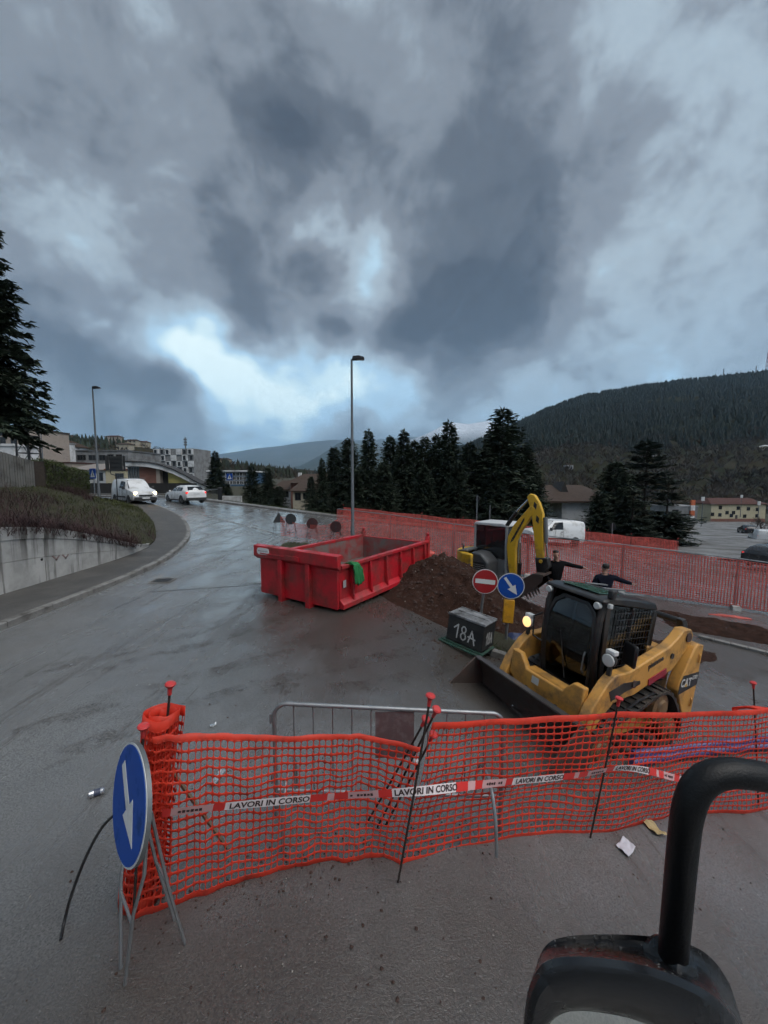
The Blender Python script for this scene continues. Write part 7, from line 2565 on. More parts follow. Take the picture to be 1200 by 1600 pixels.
# panel van coming round the bend, lamps on
def panel_van(name, label, loc, rz, lit):
    st = [(2.08, 0.34, 0.62, 0.70, 0.70, 0.60), (2.00, 0.26, 0.86, 0.92, 0.80, 0.68), (1.55, 0.22, 1.00, 1.06, 0.88, 0.74), (1.12, 0.20, 1.06, 1.14, 0.90, 0.74), (0.55, 0.20, 1.08, 1.66, 0.91, 0.66), (0.30, 0.20, 1.10, 1.80, 0.915, 0.68),
          (-0.40, 0.20, 1.12, 1.85, 0.92, 0.74), (-1.60, 0.20, 1.12, 1.84, 0.92, 0.76), (-2.05, 0.24, 1.10, 1.80, 0.90, 0.76), (-2.12, 0.34, 1.05, 1.70, 0.86, 0.74)]
    wins = [('door_window', [(-0.28, 0.08), (0.78, 0.10), (0.40, 0.86), (-0.28, 0.88)], CGLASS)]
    t, body, ax_ = vehicle(name, label, loc, rz, st, (1.28, -1.32), 0.315, wins)
    mb = MB()
    mb.grid(lambda u, v: (lerp(1.06, 0.40, v) + 0.012, lerp(-1, 1, u) * lerp(0.76, 0.62, v), lerp(1.16, 1.74, v) + 0.014 - 0.02 * (2 * u - 1) ** 2), 8, 4)
    mb.build('windscreen', CGLASS, body)
    lamp_box(t, 'bumper', (2.04, 0, 0.40), (0.16, 1.5, 0.24), PLASTIC)
    lamp_box(t, 'grille', (2.07, 0, 0.62), (0.06, 0.9, 0.14), PLASTIC)
    lamp_box(t, 'number_plate', (2.125, 0, 0.44), (0.012, 0.50, 0.11), PLATE, bevel=0)
    for s_ in (-1, 1):
        lamp_box(t, 'head_lamp', (1.98, s_ * 0.62, 0.78), (0.14, 0.26, 0.20), HEADL if lit else HEADO, Matrix.Rotation(-s_ * 0.25, 3, 'Z'), 0.04)
        lamp_box(t, 'door_mirror', (0.78, s_ * 1.0, 1.18), (0.12, 0.18, 0.22), PLASTIC, None, 0.03)
        lamp_box(t, 'side_moulding', (-0.2, s_ * 0.925, 0.52), (2.1, 0.012, 0.11), PLASTIC, None, 0.004)
        lamp_box(t, 'tail_lamp', (-2.08, s_ * 0.80, 1.05), (0.06, 0.10, 0.42), TAIL, None, 0.01)
        lamp_box(t, 'roof_rail', (-0.6, s_ * 0.62, 1.90), (2.2, 0.03, 0.03), GALV_D, None, 0)
        for x in (0.36, -0.32):
            lamp_box(t, 'door_seam', (x, s_ * 0.921, 0.80), (0.012, 0.006, 0.95), PLASTIC, None, 0)
        lamp_box(t, 'door_handle', (-0.18, s_ * 0.925, 1.00), (0.14, 0.02, 0.035), PLASTIC, None, 0)
    lamp_box(t, 'rear_bumper', (-2.10, 0, 0.36), (0.14, 1.6, 0.2), PLASTIC)
    lamp_box(t, 'roof_bar', (-0.9, 0, 1.92), (0.04, 1.3, 0.03), GALV_D, None, 0)
    return t
def veh_at(px, py):
    p = G(px, py)
    return p
vx, vy = pxX(212, 29.5), 29.5
panel_van('delivery_van', 'white panel van with its headlamps on coming round the bend', (vx, vy, gz(vx, vy) + 0.01), rad(-38), True)
# white van parked beyond the fence
vx, vy = pxX(862, 28.0), 28.0
t = panel_van('parked_van', 'white van parked on the road behind the netted fence', (vx, vy, gz(vx, vy) + 0.0), rad(192), False)
t.rotation_euler = (0, rad(-4), rad(192))
# white estate car going away
st = [(2.10, 0.36, 0.62, 0.70, 0.66, 0.56), (2.00, 0.28, 0.78, 0.84, 0.78, 0.66), (1.45, 0.24, 0.90, 0.95, 0.86, 0.72), (0.85, 0.24, 0.95, 1.02, 0.88, 0.72), (0.20, 0.24, 0.96, 1.42, 0.89, 0.60), (-0.30, 0.24, 0.97, 1.50, 0.89, 0.62),
      (-1.10, 0.24, 0.99, 1.49, 0.89, 0.62), (-1.75, 0.26, 1.00, 1.38, 0.88, 0.58), (-2.05, 0.30, 1.00, 1.14, 0.85, 0.62), (-2.16, 0.36, 0.90, 0.98, 0.80, 0.62)]
vx, vy = pxX(290, 33.0), 33.0
t, body, ax_ = vehicle('estate_car', 'white estate car seen from behind, driving away up the road', (vx, vy, gz(vx, vy) + 0.01), rad(141), st, (1.30, -1.28), 0.33,
                       [('front_window', [(-0.35, 0.10), (0.62, 0.12), (0.15, 0.85), (-0.35, 0.88)], CGLASS), ('rear_side_window', [(-1.45, 0.12), (-0.42, 0.10), (-0.42, 0.88), (-1.30, 0.80)], CGLASS)])
mb = MB()
mb.grid(lambda u, v: (lerp(-2.06, -1.72, v) - 0.012, lerp(-1, 1, u) * lerp(0.66, 0.54, v), lerp(1.12, 1.40, v) + 0.012), 8, 3)
mb.build('rear_window', CGLASS, body)
lamp_box(t, 'rear_bumper', (-2.12, 0, 0.40), (0.14, 1.62, 0.22), PLASTIC)
lamp_box(t, 'number_plate', (-2.17, 0, 0.80), (0.012, 0.50, 0.11), PLATE, bevel=0)
for s_ in (-1, 1):
    lamp_box(t, 'tail_lamp', (-2.06, s_ * 0.66, 0.90), (0.16, 0.34, 0.16), TAIL, Matrix.Rotation(s_ * 0.35, 3, 'Z'), 0.03)
    lamp_box(t, 'door_mirror', (0.60, s_ * 0.95, 1.02), (0.10, 0.16, 0.14), CARW, None, 0.03)
    lamp_box(t, 'roof_rail', (-0.6, s_ * 0.58, 1.525), (1.7, 0.03, 0.03), GALV_D, None, 0)
    lamp_box(t, 'sill', (0.0, s_ * 0.885, 0.30), (1.7, 0.02, 0.10), PLASTIC, None, 0)
# vehicles at the side street
def small_car(name, label, px, py, Y_, rz, paint, sc=1.0):
    p = P(px, py, Y_)
    keep = MATS['white car paint']
    st2 = [(x * sc, a, b_, c, w, d) for x, a, b_, c, w, d in st]
    global CARW
    old = CARW
    CARW = paint
    t, body, ax_ = vehicle(name, label, (p.x, Y_, p.z), rz, st2, (1.30 * sc, -1.28 * sc), 0.33,
                           [('front_window', [(-0.35 * sc, 0.10), (0.62 * sc, 0.12), (0.15 * sc, 0.85), (-0.35 * sc, 0.88)], CGLASS), ('rear_side_window', [(-1.45 * sc, 0.12), (-0.42 * sc, 0.10), (-0.42 * sc, 0.88), (-1.30 * sc, 0.80)], CGLASS)])
    CARW = old
    mb = MB()
    mb.grid(lambda u, v: (lerp(0.80, 0.22, v) * sc + 0.012, lerp(-1, 1, u) * lerp(0.70, 0.56, v), lerp(1.03, 1.40, v) + 0.014), 6, 3)
    mb.build('windscreen', CGLASS, body)
    for s_ in (-1, 1):
        lamp_box(t, 'head_lamp', (2.0 * sc, s_ * 0.58, 0.70), (0.12, 0.28, 0.13), HEADO, None, 0.03)
        lamp_box(t, 'tail_lamp', (-2.06 * sc, s_ * 0.66, 0.90), (0.14, 0.26, 0.16), TAIL, None, 0.03)
    return t
DARKCAR = mat('dark car paint', (0.018, 0.02, 0.024), 0.25, var=0.1, coat=0.3)
small_car('parked_car', 'dark car parked by the kerb at the side street corner', 1216, 886, 24.5, rad(15), DARKCAR)
small_car('parked_car', 'small dark car parked half way down the side street', 1167, 834, 62, rad(60), DARKCAR)
x_, y_ = pxX(1192, 50), 50.0
panel_van('street_van', 'white van at the edge of view on the side street', (x_, y_, pz(848, 50)), rad(60), False)

# ================================================================== people
SKIN = mat('skin', (0.36, 0.20, 0.145), 0.55, var=0.08, sub=0.05)
JACK = mat('black jacket', (0.007, 0.007, 0.008), 0.95, spec=0.08, var=0.3, vscale=10, bump=0.4, bscale=22)
NAVY = mat('navy jacket', (0.007, 0.009, 0.017), 0.95, spec=0.08, var=0.3, vscale=10, bump=0.4, bscale=22)
TROU = mat('dark trousers', (0.022, 0.024, 0.030), 0.85, var=0.3, vscale=10, bump=0.4, bscale=30)
HAIR = mat('dark hair', (0.018, 0.015, 0.013), 0.7, var=0.3, vscale=30, bump=0.6, bscale=120)
BOOT = mat('boots', (0.02, 0.017, 0.014), 0.7)
def skin_mesh(name, joints, edges, parent, material, root=0, sub=2):
    me = bpy.data.meshes.new(name)
    me.from_pydata([j[0] for j in joints], edges, [])
    me.materials.append(material)
    o = obj(name, me, parent)
    sk = o.modifiers.new('skin', 'SKIN')
    sk.use_smooth_shade = True
    o.data.skin_vertices or None
    layer = o.data.skin_vertices[0].data
    for i, j in enumerate(joints):
        r = j[1]
        layer[i].radius = r if isinstance(r, tuple) else (r, r)
        layer[i].use_root = (i == root)
    sb = o.modifiers.new('sub', 'SUBSURF')
    sb.levels = sub
    sb.render_levels = sub
    return o
def person(label, loc, rz, point_side, jacket, hat, arm_dir, head_turn=0.0, sc=1.0):
    """faces +y in its own frame; point_side +1 right arm (+x) raised sideways"""
    t = thing('person', label, 'person', loc, rz)
    t.scale = (sc, sc, sc)
    ps = point_side
    sh, el, wr_ = (0.185 * ps, 0.0, 1.43), None, None
    d = Vector(arm_dir).normalized()
    S_ = Vector((0.20 * ps, 0, 1.42))
    E_ = S_ + d * 0.29 + Vector((0, 0, -0.02))
    W_ = E_ + d * 0.26
    Hn = W_ + d * 0.06
    S2 = Vector((-0.20 * ps, 0, 1.42))
    E2 = Vector((-0.29 * ps, 0.02, 1.14))
    W2 = Vector((-0.25 * ps, 0.16, 0.94))
    hx = 0.03 * head_turn
    J = [((0, 0, 0.95), (0.145, 0.11)), ((0, 0, 1.15), (0.135, 0.10)), ((0, 0, 1.36), (0.15, 0.105)), ((0, 0, 1.47), (0.07, 0.06)), ((hx * 0.3, 0.02, 1.55), 0.052), ((hx, 0.035, 1.62), (0.072, 0.085)), ((hx, 0.03, 1.70), (0.075, 0.09)), ((hx, 0.02, 1.76), (0.05, 0.06)),
         (tuple(S_), 0.06), (tuple(E_), 0.045), (tuple(W_), 0.03), (tuple(S2), 0.06), (tuple(E2), 0.045), (tuple(W2), 0.03),
         ((0.10, 0, 0.86), 0.085), ((0.11, 0.03, 0.48), 0.058), ((0.12, -0.02, 0.09), 0.04), ((0.12, 0.12, 0.04), 0.038),
         ((-0.10, 0, 0.86), 0.085), ((-0.12, 0.0, 0.48), 0.058), ((-0.13, -0.06, 0.09), 0.04), ((-0.13, 0.08, 0.04), 0.038)]
    Ed = [(0, 1), (1, 2), (2, 3), (3, 4), (4, 5), (5, 6), (6, 7), (2, 8), (8, 9), (9, 10), (2, 11), (11, 12), (12, 13), (0, 14), (14, 15), (15, 16), (16, 17), (0, 18), (18, 19), (19, 20), (20, 21)]
    # hands: palm and five fingers grow from each wrist
    def hand(Wp, dv, idx):
        dv = dv.normalized()
        side = dv.cross(Vector((0, 0, 1)))
        if side.length < 0.1:
            side = Vector((1, 0, 0))
        side.normalize()
        up = side.cross(dv)
        k = len(J)
        J.append((tuple(Wp + dv * 0.05), (0.030, 0.018)))
        Ed.append((idx, k))
        for i, (o_, l) in enumerate(((0.026, 0.068), (0.009, 0.08), (-0.009, 0.075), (-0.026, 0.058))):
            a = len(J)
            J.append((tuple(Wp + dv * 0.09 + side * o_), 0.0095))
            J.append((tuple(Wp + dv * (0.09 + l * 0.6) + side * o_ * 1.15 - up * 0.006), 0.0085))
            J.append((tuple(Wp + dv * (0.09 + l) + side * o_ * 1.2 - up * 0.02), 0.007))
            Ed.extend([(k, a), (a, a + 1), (a + 1, a + 2)])
        a = len(J)
        J.append((tuple(Wp + dv * 0.05 + side * 0.04 + up * 0.004), 0.011))
        J.append((tuple(Wp + dv * 0.085 + side * 0.062 + up * 0.006), 0.009))
        Ed.extend([(k, a), (a, a + 1)])
    hand(W_, d, 10)
    hand(W2, Vector((0.2 * ps, 0.6, -0.5)), 13)
    body = skin_mesh('body', J, Ed, t, SKIN)
    # face
    fc = MB()
    for s_ in (-1, 1):
        fc.lathe([(0.004, -0.008), (0.011, 0.0), (0.004, 0.008)], 8, Matrix.Translation((hx + s_ * 0.031, 0.118, 1.665)) @ Matrix.Rotation(-PI / 2, 4, 'X'))
    fc.build('eyes', mat('eyes', (0.02, 0.015, 0.012), 0.2), body)
    fc = MB()
    fc.prism([(0.10, 1.665), (0.15, 1.628), (0.145, 1.615), (0.10, 1.615)], hx - 0.012, hx + 0.012, 'yz')
    fc.build('nose', SKIN, body, bevel=0.005)
    MB().box((hx, 0.121, 1.588), (0.045, 0.008, 0.009)).build('mouth', mat('lips', (0.25, 0.10, 0.08), 0.5), body)
    for s_ in (-1, 1):
        MB().lathe([(0.008, -0.008), (0.028, 0.0), (0.012, 0.008)], 10, Matrix.Translation((hx + s_ * 0.083, 0.025, 1.65)) @ Matrix.Rotation(PI / 2, 4, 'Y')).build('ear', SKIN, body, smooth=True)
    # clothes over it
    g = 0.022
    JJ = [((0, 0, 0.86), (0.165 + g, 0.125 + g)), ((0, 0, 1.12), (0.15 + g, 0.115 + g)), ((0, 0, 1.36), (0.165 + g, 0.115 + g)), ((0, 0.0, 1.47), (0.085, 0.08)), ((0, 0.005, 1.52), (0.07, 0.068)),
          (tuple(S_), 0.075), (tuple(E_), 0.062), (tuple(W_), 0.046), (tuple(S2), 0.075), (tuple(E2), 0.062), (tuple(W2), 0.046)]
    skin_mesh('jacket', JJ, [(0, 1), (1, 2), (2, 3), (3, 4), (2, 5), (5, 6), (6, 7), (2, 8), (8, 9), (9, 10)], t, jacket)
    JT = [((0, 0, 0.94), (0.155, 0.12)), ((0.10, 0, 0.84), 0.10), ((0.11, 0.03, 0.48), 0.08), ((0.12, -0.02, 0.10), 0.068), ((-0.10, 0, 0.84), 0.10), ((-0.12, 0, 0.48), 0.08), ((-0.13, -0.06, 0.10), 0.068)]
    skin_mesh('trousers', JT, [(0, 1), (1, 2), (2, 3), (0, 4), (4, 5), (5, 6)], t, TROU)
    for x, y in ((0.12, -0.02), (-0.13, -0.06)):
        skin_mesh('boot', [((x, y, 0.12), 0.055), ((x, y, 0.05), 0.055), ((x, y + 0.15, 0.04), (0.05, 0.042))], [(0, 1), (1, 2)], t, BOOT)
    if hat:
        skin_mesh('cap', [((hx, 0.015, 1.70), (0.098, 0.108)), ((hx, 0.01, 1.765), (0.088, 0.098)), ((hx, 0.0, 1.80), (0.05, 0.06))], [(0, 1), (1, 2)], t, HAIR)
    else:
        skin_mesh('hair', [((hx, -0.01, 1.63), (0.085, 0.075)), ((hx, 0.0, 1.72), (0.096, 0.10)), ((hx, 0.0, 1.775), (0.06, 0.07))], [(0, 1), (1, 2)], t, HAIR)
    return t
# man in the cap faces the camera and points to the side (his left arm)
X_, Y_ = pxX(872, 10.7), 10.7
ztop = pz(859, Y_)
person('man in black jacket and dark cap by the excavator bucket, pointing sideways', (X_, Y_, ztop - 1.80), PI, -1, JACK, True, (-1, 0.15, -0.18), 1.0)
X_, Y_ = pxX(950, 9.7), 9.7
ztop = pz(880, Y_)
person('man in dark navy jacket seen from behind, arm stretched towards the fence', (X_, Y_, ztop - 1.78), 0.0, 1, NAVY, False, (1, 0.05, -0.32), 0.5)
# ================================================================== the closed lane in front: netting, barrier, sign
def hole_net(mb, S, rows, cols, bh, bv, band_top=0.0, band_bot=0.0):
    """net with rounded openings; bh, bv = half strap share of a cell"""
    K = 12
    def shape(i):
        a = 2 * PI * (i + 0.5) / K
        c, s_ = math.cos(a), math.sin(a)
        p = 0.62
        return (0.5 + (0.5 - bv) * math.copysign(abs(c) ** p, c), 0.5 + (0.5 - bh) * math.copysign(abs(s_) ** p, s_))
    inner_ = [shape(i) for i in range(K)]
    outer = []
    for i in range(K):
        x, y = inner_[i][0] - 0.5, inner_[i][1] - 0.5
        m_ = max(abs(x), abs(y))
        a = 2 * PI * (i + 0.5) / K
        c, s_ = math.cos(a), math.sin(a)
        m_ = max(abs(c), abs(s_))
        outer.append((0.5 + 0.5 * c / m_, 0.5 + 0.5 * s_ / m_))
    v_lo, v_hi = band_bot, 1 - band_top
    idx = {}
    def vert(u, v):
        k = (round(u * 1e5), round(v * 1e5))
        if k not in idx:
            idx[k] = len(mb.v)
            mb.v.append(tuple(S(u, v)))
        return idx[k]
    corners = [(0, 0), (1, 0), (1, 1), (0, 1)]
    for r in range(rows):
        for c in range(cols):
            jw = 0.04 * noise.noise((c * 0.7, r * 0.9, 2))
            def mp_(q):
                return ((c + q[0]) / cols, lerp(v_lo, v_hi, (r + q[1]) / rows))
            ii = [vert(*mp_((q[0] + jw * 0.5, q[1] + jw))) for q in inner_]
            oo = [vert(*mp_(q)) for q in outer]
            for i in range(K):
                j = (i + 1) % K
                f = [ii[i], oo[i], oo[j], ii[j]]
                # cell corner lies between outer i and j when they sit on different edges
                (x0, y0), (x1, y1) = outer[i], outer[j]
                if abs(x0 - x1) > 1e-6 and abs(y0 - y1) > 1e-6:
                    cn = min(corners, key=lambda w: (w[0] - (x0 + x1) / 2) ** 2 + (w[1] - (y0 + y1) / 2) ** 2)
                    f = [ii[i], oo[i], vert(*mp_(cn)), oo[j], ii[j]]
                mb.f.append(tuple(f))
                mb.m.append(0)
    for lo, hi in ((0.0, band_bot), (1 - band_top, 1.0)):
        if hi - lo > 1e-4:
            for c in range(cols):
                f = [vert(c / cols, lo), vert((c + 1) / cols, lo), vert((c + 1) / cols, hi), vert(c / cols, hi)]
                mb.f.append(tuple(f))
                mb.m.append(0)

def net_section(name, label, ctrl, rows, cols, seed, wob=0.02, bh=0.105, bv=0.055, bt=0.035, bb=0.05):
    """ctrl: bottom and top pixels of the hung net, turned into points on the ground and above it"""
    pts = []
    for (bx_, by_, tx, ty) in ctrl:
        b_ = G(bx_, by_)
        b_.z -= 0.025
        tp = P(tx, ty, b_.y)
        pts.append((b_, tp))
    def cat_(p0, p1, p2, p3, t):
        return 0.5 * ((2 * p1) + (p2 - p0) * t + (2 * p0 - 5 * p1 + 4 * p2 - p3) * t * t + (3 * p1 - p0 - 3 * p2 + p3) * t ** 3)
    n = len(pts) - 1
    ds = [0]
    for (a, _), (c, _) in zip(pts, pts[1:]):
        ds.append(ds[-1] + (c - a).length)
    def S(u, v):
        d = u * ds[-1]
        k = 0
        while k < n - 1 and ds[k + 1] < d:
            k += 1
        t_ = (d - ds[k]) / (ds[k + 1] - ds[k])
        q = []
        for e in (0, 1):
            i0, i1, i2, i3 = max(k - 1, 0), k, k + 1, min(k + 2, n)
            q.append(cat_(pts[i0][e], pts[i1][e], pts[i2][e], pts[i3][e], t_))
        p = q[0].lerp(q[1], v)
        w = wob * (noise.noise((u * 7, v * 2.2, seed)) + 0.5 * noise.noise((u * 18, v * 5, seed + 4)))
        p += Vector((0.25, -0.95, 0)) * w
        p.z += (0.03 * noise.noise((u * 9, v * 4, seed + 9)) + 0.012 * noise.noise((u * 26, v * 9, seed + 2))) * (0.25 + math.sin(PI * v))
        return p
    mb = MB()
    hole_net(mb, S, rows, cols, bh, bv, bt, bb)
    o = mb.build(name, NET_NEAR, fix=False, smooth=80)
    so = o.modifiers.new('thick', 'SOLIDIFY')
    so.thickness = 0.0025
    tag(o, label, 'netting')
    return S, ds[-1]
S1, L1 = net_section('site_netting', 'sagging orange net between the blue arrow sign and the steel pins', [(200, 1442, 238, 1150), (300, 1406, 305, 1148), (440, 1360, 450, 1150), (560, 1340, 572, 1150), (627, 1352, 660, 1168)], 17, 44, 1, 0.045)
S2, L2 = net_section('site_netting', 'taut orange net in front of the track loader, broad band on top', [(627, 1350, 676, 1128), (790, 1312, 800, 1122), (925, 1302, 962, 1112), (1010, 1283, 1052, 1114), (1090, 1274, 1120, 1113), (1215, 1262, 1230, 1103), (1380, 1248, 1400, 1092)], 19, 96, 6, 0.045, 0.12, 0.045, 0.045, 0.04)
# the rolled end of the net round its pin
c0 = G(205, 1432)
c0 = Vector((c0.x, c0.y, 0))
ctop = P(240, 1142, c0.y)
def roll_S(u, v):
    a = u * 2 * PI * 2.3 + 0.6
    r = lerp(0.15, 0.07, u) * (1 + 0.22 * noise.noise((u * 9, v * 3, 3))) * lerp(0.95, 0.80, v)
    ax_ = Vector((c0.x, c0.y + 0.10, gz(c0.x, c0.y) + 0.02)).lerp(Vector((ctop.x, ctop.y + 0.12, ctop.z + 0.05)), v)
    return ax_ + Vector((math.cos(a) * r * 1.05, math.sin(a) * r * 0.95, 0.03 * noise.noise((u * 12, v * 2, 8))))
mb = MB()
hole_net(mb, roll_S, 17, 52, 0.15, 0.10, 0.05, 0.05)
o = mb.build('net_roll', NET_NEAR, fix=False, smooth=80)
so = o.modifiers.new('thick', 'SOLIDIFY')
so.thickness = 0.0025
tag(o, 'rolled up end of orange net standing behind the blue arrow sign', 'netting')
# loose strap of torn net on the far pin
mb = MB()
p0, p1 = P(1146, 1109, G(1180, 1266).y - 0.0), P(1230, 1103, G(1215, 1262).y)
mb.grid(lambda u, v: p0.lerp(p1, u) + Vector((0, 0.02 * math.sin(u * 9 + v * 3), lerp(-0.03, 0.03, v) * (0.6 + 0.4 * math.sin(u * 5 + 1)) + 0.02 * math.sin(u * 7))), 16, 4)
o = mb.build('net_strap', NET_NEAR, smooth=True, fix=False)
so = o.modifiers.new('thick', 'SOLIDIFY')
so.thickness = 0.004
tag(o, 'torn red net strap knotted to the farthest steel pin', 'netting')

# ---- steel pins with red mushroom caps
def pin(label, pb, pt, group='steel pins with red caps', r=0.008):
    a, c = Vector(pb), Vector(pt)
    t = thing('rebar_pin', label, 'steel pin', a, 0, group)
    d = c - a
    mb = MB()
    mb.tube([(0, 0, 0), d * 0.5 + Vector((0.004, 0, 0)), d], r, 8)
    mb.build('rod', REBAR, t, smooth=True)
    M_ = Matrix.Translation(d) @ d.to_track_quat('Z', 'Y').to_matrix().to_4x4()
    mb = MB()
    mb.lathe([(r * 1.5, -0.055), (r * 1.7, -0.03), (r * 2.0, -0.004), (0.030, 0.008), (0.034, 0.018), (0.028, 0.027), (0.008, 0.030)], 14, M_)
    mb.build('cap', RED_CAP, t, smooth=True)
def gp(px, py):
    q = G(px, py)
    return q
def pin_px(label, bpx, bpy, tpx, tpy, dY=0.0):
    b_ = G(bpx, bpy)
    pin(label, b_, P(tpx, tpy, b_.y + dY))
pin_px('red capped pin standing highest behind the net roll', 235, 1400, 266, 1073, 0.0)
pin_px('red capped pin rising just above the blue arrow sign', 208, 1440, 224, 1139, -0.05)
pin_px('upright red capped pin in the middle, rising highest over the barrier', 622, 1378, 672, 1091, 0.0)
pin_px('slanting red capped pin in the middle bundle, second highest', 590, 1292, 681, 1111, -0.32)
pin_px('slanting red capped pin in the middle bundle, lowest cap', 572, 1288, 664, 1126, -0.28)
pin_px('slanting bare-looking pin low in the middle bundle', 602, 1290, 676, 1150, -0.25)
pin_px('red capped pin in front of the loader track', 922, 1310, 967, 1094, 0.0)
pin_px('farthest red capped pin at the edge of view behind the mirror arm', 1185, 1258, 1177, 1069, 0.0)
# wooden lath leaning behind the net roll
a, c = P(242, 1168, 2.42), G(355, 1325)
mb = MB()
mb.tube([a, c], 0.013, 4)
tag(mb.build('wooden_lath', mat('wet lath', (0.20, 0.15, 0.10), 0.7, var=0.3, vscale=8)), 'pale wooden lath slanting down behind the orange net', 'lath')
# knotted paper tag on the pins
mb = MB()
q = P(650, 1190, 2.72)
mb.lathe([(0.006, -0.02), (0.022, -0.008), (0.020, 0.012), (0.008, 0.02)], 8, Matrix.Translation(q))
tag(mb.build('plastic_knob', WHITE_S, smooth=True), 'small white plastic knob tied to the middle pins', 'knob')

# ---- LAVORI IN CORSO tape threaded along the net
TAPE_R = mat('tape red', (0.66, 0.035, 0.030), 0.35, var=0.06)
TAPE_W = mat('tape white', (0.80, 0.70, 0.70), 0.35, var=0.06)
TAPE_P = mat('tape faded', (0.62, 0.36, 0.36), 0.35, var=0.06)
INK = mat('tape ink', (0.035, 0.012, 0.012), 0.5, var=0.1)
tp_ctrl = [(246, 1272), (330, 1262), (405, 1255), (480, 1248), (540, 1243), (600, 1240), (660, 1236), (720, 1229), (790, 1222), (860, 1216), (930, 1208), (965, 1198), (1010, 1203), (1070, 1220), (1140, 1226)]
tape_pts = []
def depth_on(px, py):
    """depth of the hung net under a pixel"""
    best = None
    for S, in ((S1,), (S2,)):
        for i in range(81):
            for j in range(0, 21):
                p = S(i / 80, j / 20)
                d = p - Vector((0, 0, CAMZ))
                c_, s_ = math.cos(PITCH), math.sin(PITCH)
                fw = d.y * c_ - d.z * s_
                u_ = 600 + d.x / fw * F_PX
                v_ = 800 - (d.y * s_ + d.z * c_) / fw * F_PX
                e = (u_ - px) ** 2 + (v_ - py) ** 2
                if best is None or e < best[0]:
                    best = (e, p.y)
    return best[1]
for px, py in tp_ctrl:
    tape_pts.append(P(px, py, depth_on(px, py) - 0.085))
tape_pts = smooth_line(tape_pts, 2)
tp_len = sum((b_ - a).length for a, b_ in zip(tape_pts, tape_pts[1:]))
NT = 240
tpp = resample(tape_pts, NT)
def tape_frame(s_):
    i = min(NT - 1, max(1, int(s_ / tp_len * NT)))
    p = tpp[i]
    d = (tpp[i + 1] - tpp[i - 1]).normalized()
    roll = 0.25 * math.sin(s_ * 2.3) + 0.15 * math.sin(s_ * 5.1 + 1)
    up = (Vector((0, 0, 1)) - d * d.z).normalized()
    out = d.cross(up)
    up = (up * math.cos(roll) + out * math.sin(roll)).normalized()
    return p, d, up
tape = thing('warning_tape', 'red and white tape lettered LAVORI IN CORSO strung along the orange net', 'tape')
period = tp_len / 5.15
marks = [(0.0, 0.08, TAPE_R), (0.08, 0.28, TAPE_P), (0.28, 0.36, TAPE_R), (0.36, 0.84, TAPE_W), (0.84, 0.95, TAPE_R), (0.95, 1.0, TAPE_P)]
HW = 0.031
s0 = 0.0
k = 0
while s0 < tp_len:
    for a, b_, m_ in marks:
        x0, x1 = s0 + a * period, min(tp_len, s0 + b_ * period)
        if x0 >= tp_len:
            break
        mb = MB()
        n_ = max(2, int((x1 - x0) / 0.025))
        vs = []
        for i in range(n_ + 1):
            p, d, up = tape_frame(lerp(x0, x1, i / n_))
            for e in (-1, 0, 1):
                vs.append(p + up * HW * e)
        mb.add(vs, [(i * 3 + e, i * 3 + e + 1, i * 3 + e + 4, i * 3 + e + 3) for i in range(n_) for e in range(2)])
        mb.build('tape_strip', m_, tape, fix=False, smooth=80)
    # lettering bent along the tape
    if s0 + 0.84 * period < tp_len:
        o = text_mesh('lettering', 'LAVORI IN CORSO', 0.060, INK, tape, Matrix.Identity(4), 0.0, 1.0, 0.0016)
        xs_ = [v.co.x for v in o.data.vertices]
        k_ = 0.465 * period / (max(xs_) - min(xs_))
        for v in o.data.vertices:
            p, d, up = tape_frame(s0 + 0.60 * period + v.co.x * k_)
            nrm_ = d.cross(up)
            if nrm_.dot(Vector((0, -1, 0))) < 0:
                nrm_ = -nrm_
            # exact place between the samples of the tape line
            f_ = (s0 + 0.60 * period + v.co.x * k_) / tp_len * NT
            i_ = min(NT - 1, max(1, int(f_)))
            p = tpp[i_].lerp(tpp[i_ + 1], f_ - i_) if i_ < NT else p
            v.co = p + up * v.co.y + nrm_ * 0.004
    # small blurred maker's mark
    mb = MB()
    for i in range(6):
        p, d, up = tape_frame(s0 + (0.115 + 0.024 * i) * period)
        nrm_ = d.cross(up)
        if nrm_.dot(Vector((0, -1, 0))) < 0:
            nrm_ = -nrm_
        c = p + nrm_ * 0.003
        e = d * 0.0085
        g_ = up * (0.011 if i % 2 else 0.008)
        mb.add([c - e - g_, c + e - g_, c + e + g_, c - e + g_], [(0, 1, 2, 3)])
    mb.build('print_mark', INK, tape, fix=False)
    s0 += period

# ---- galvanised crowd barrier behind the net
a, c = P(428, 1100, 2.98), P(786, 1114, 3.06)
za = gz(a.x, a.y)
t = thing('crowd_barrier', 'galvanised crowd barrier with a brown plate behind the orange net', 'barrier', (a.x, a.y, za), math.atan2(c.y - a.y, c.x - a.x))
W_ = Vector((c.x - a.x, c.y - a.y)).length
zr0, zr1 = a.z - za, c.z - za
gr = gz(c.x, c.y) - za
def BZ(f, z):        # follows the slight fall of the ground
    return z + f * (zr1 - zr0)
R_ = 0.10
top = [(0, 0, 0.02)] + [(0, 0, zr0 - R_)] + [(R_ * (1 - math.cos(q)), 0, zr0 - R_ + R_ * math.sin(q)) for q in [rad(k * 15) for k in range(1, 7)]]
top += [(W_ - R_ + R_ * math.sin(q), 0, BZ(1, zr0 - R_ + R_ * math.cos(q))) for q in [rad(k * 15) for k in range(0, 7)]] + [(W_, 0, gr + 0.02)]
MB().tube(top, 0.018, 10).build('frame', GALV, t, smooth=True)
MB().tube([(0, 0, 0.24), (W_, 0, BZ(1, 0.24))], 0.014, 8).build('lower_rail', GALV, t, smooth=True)
nb = 12
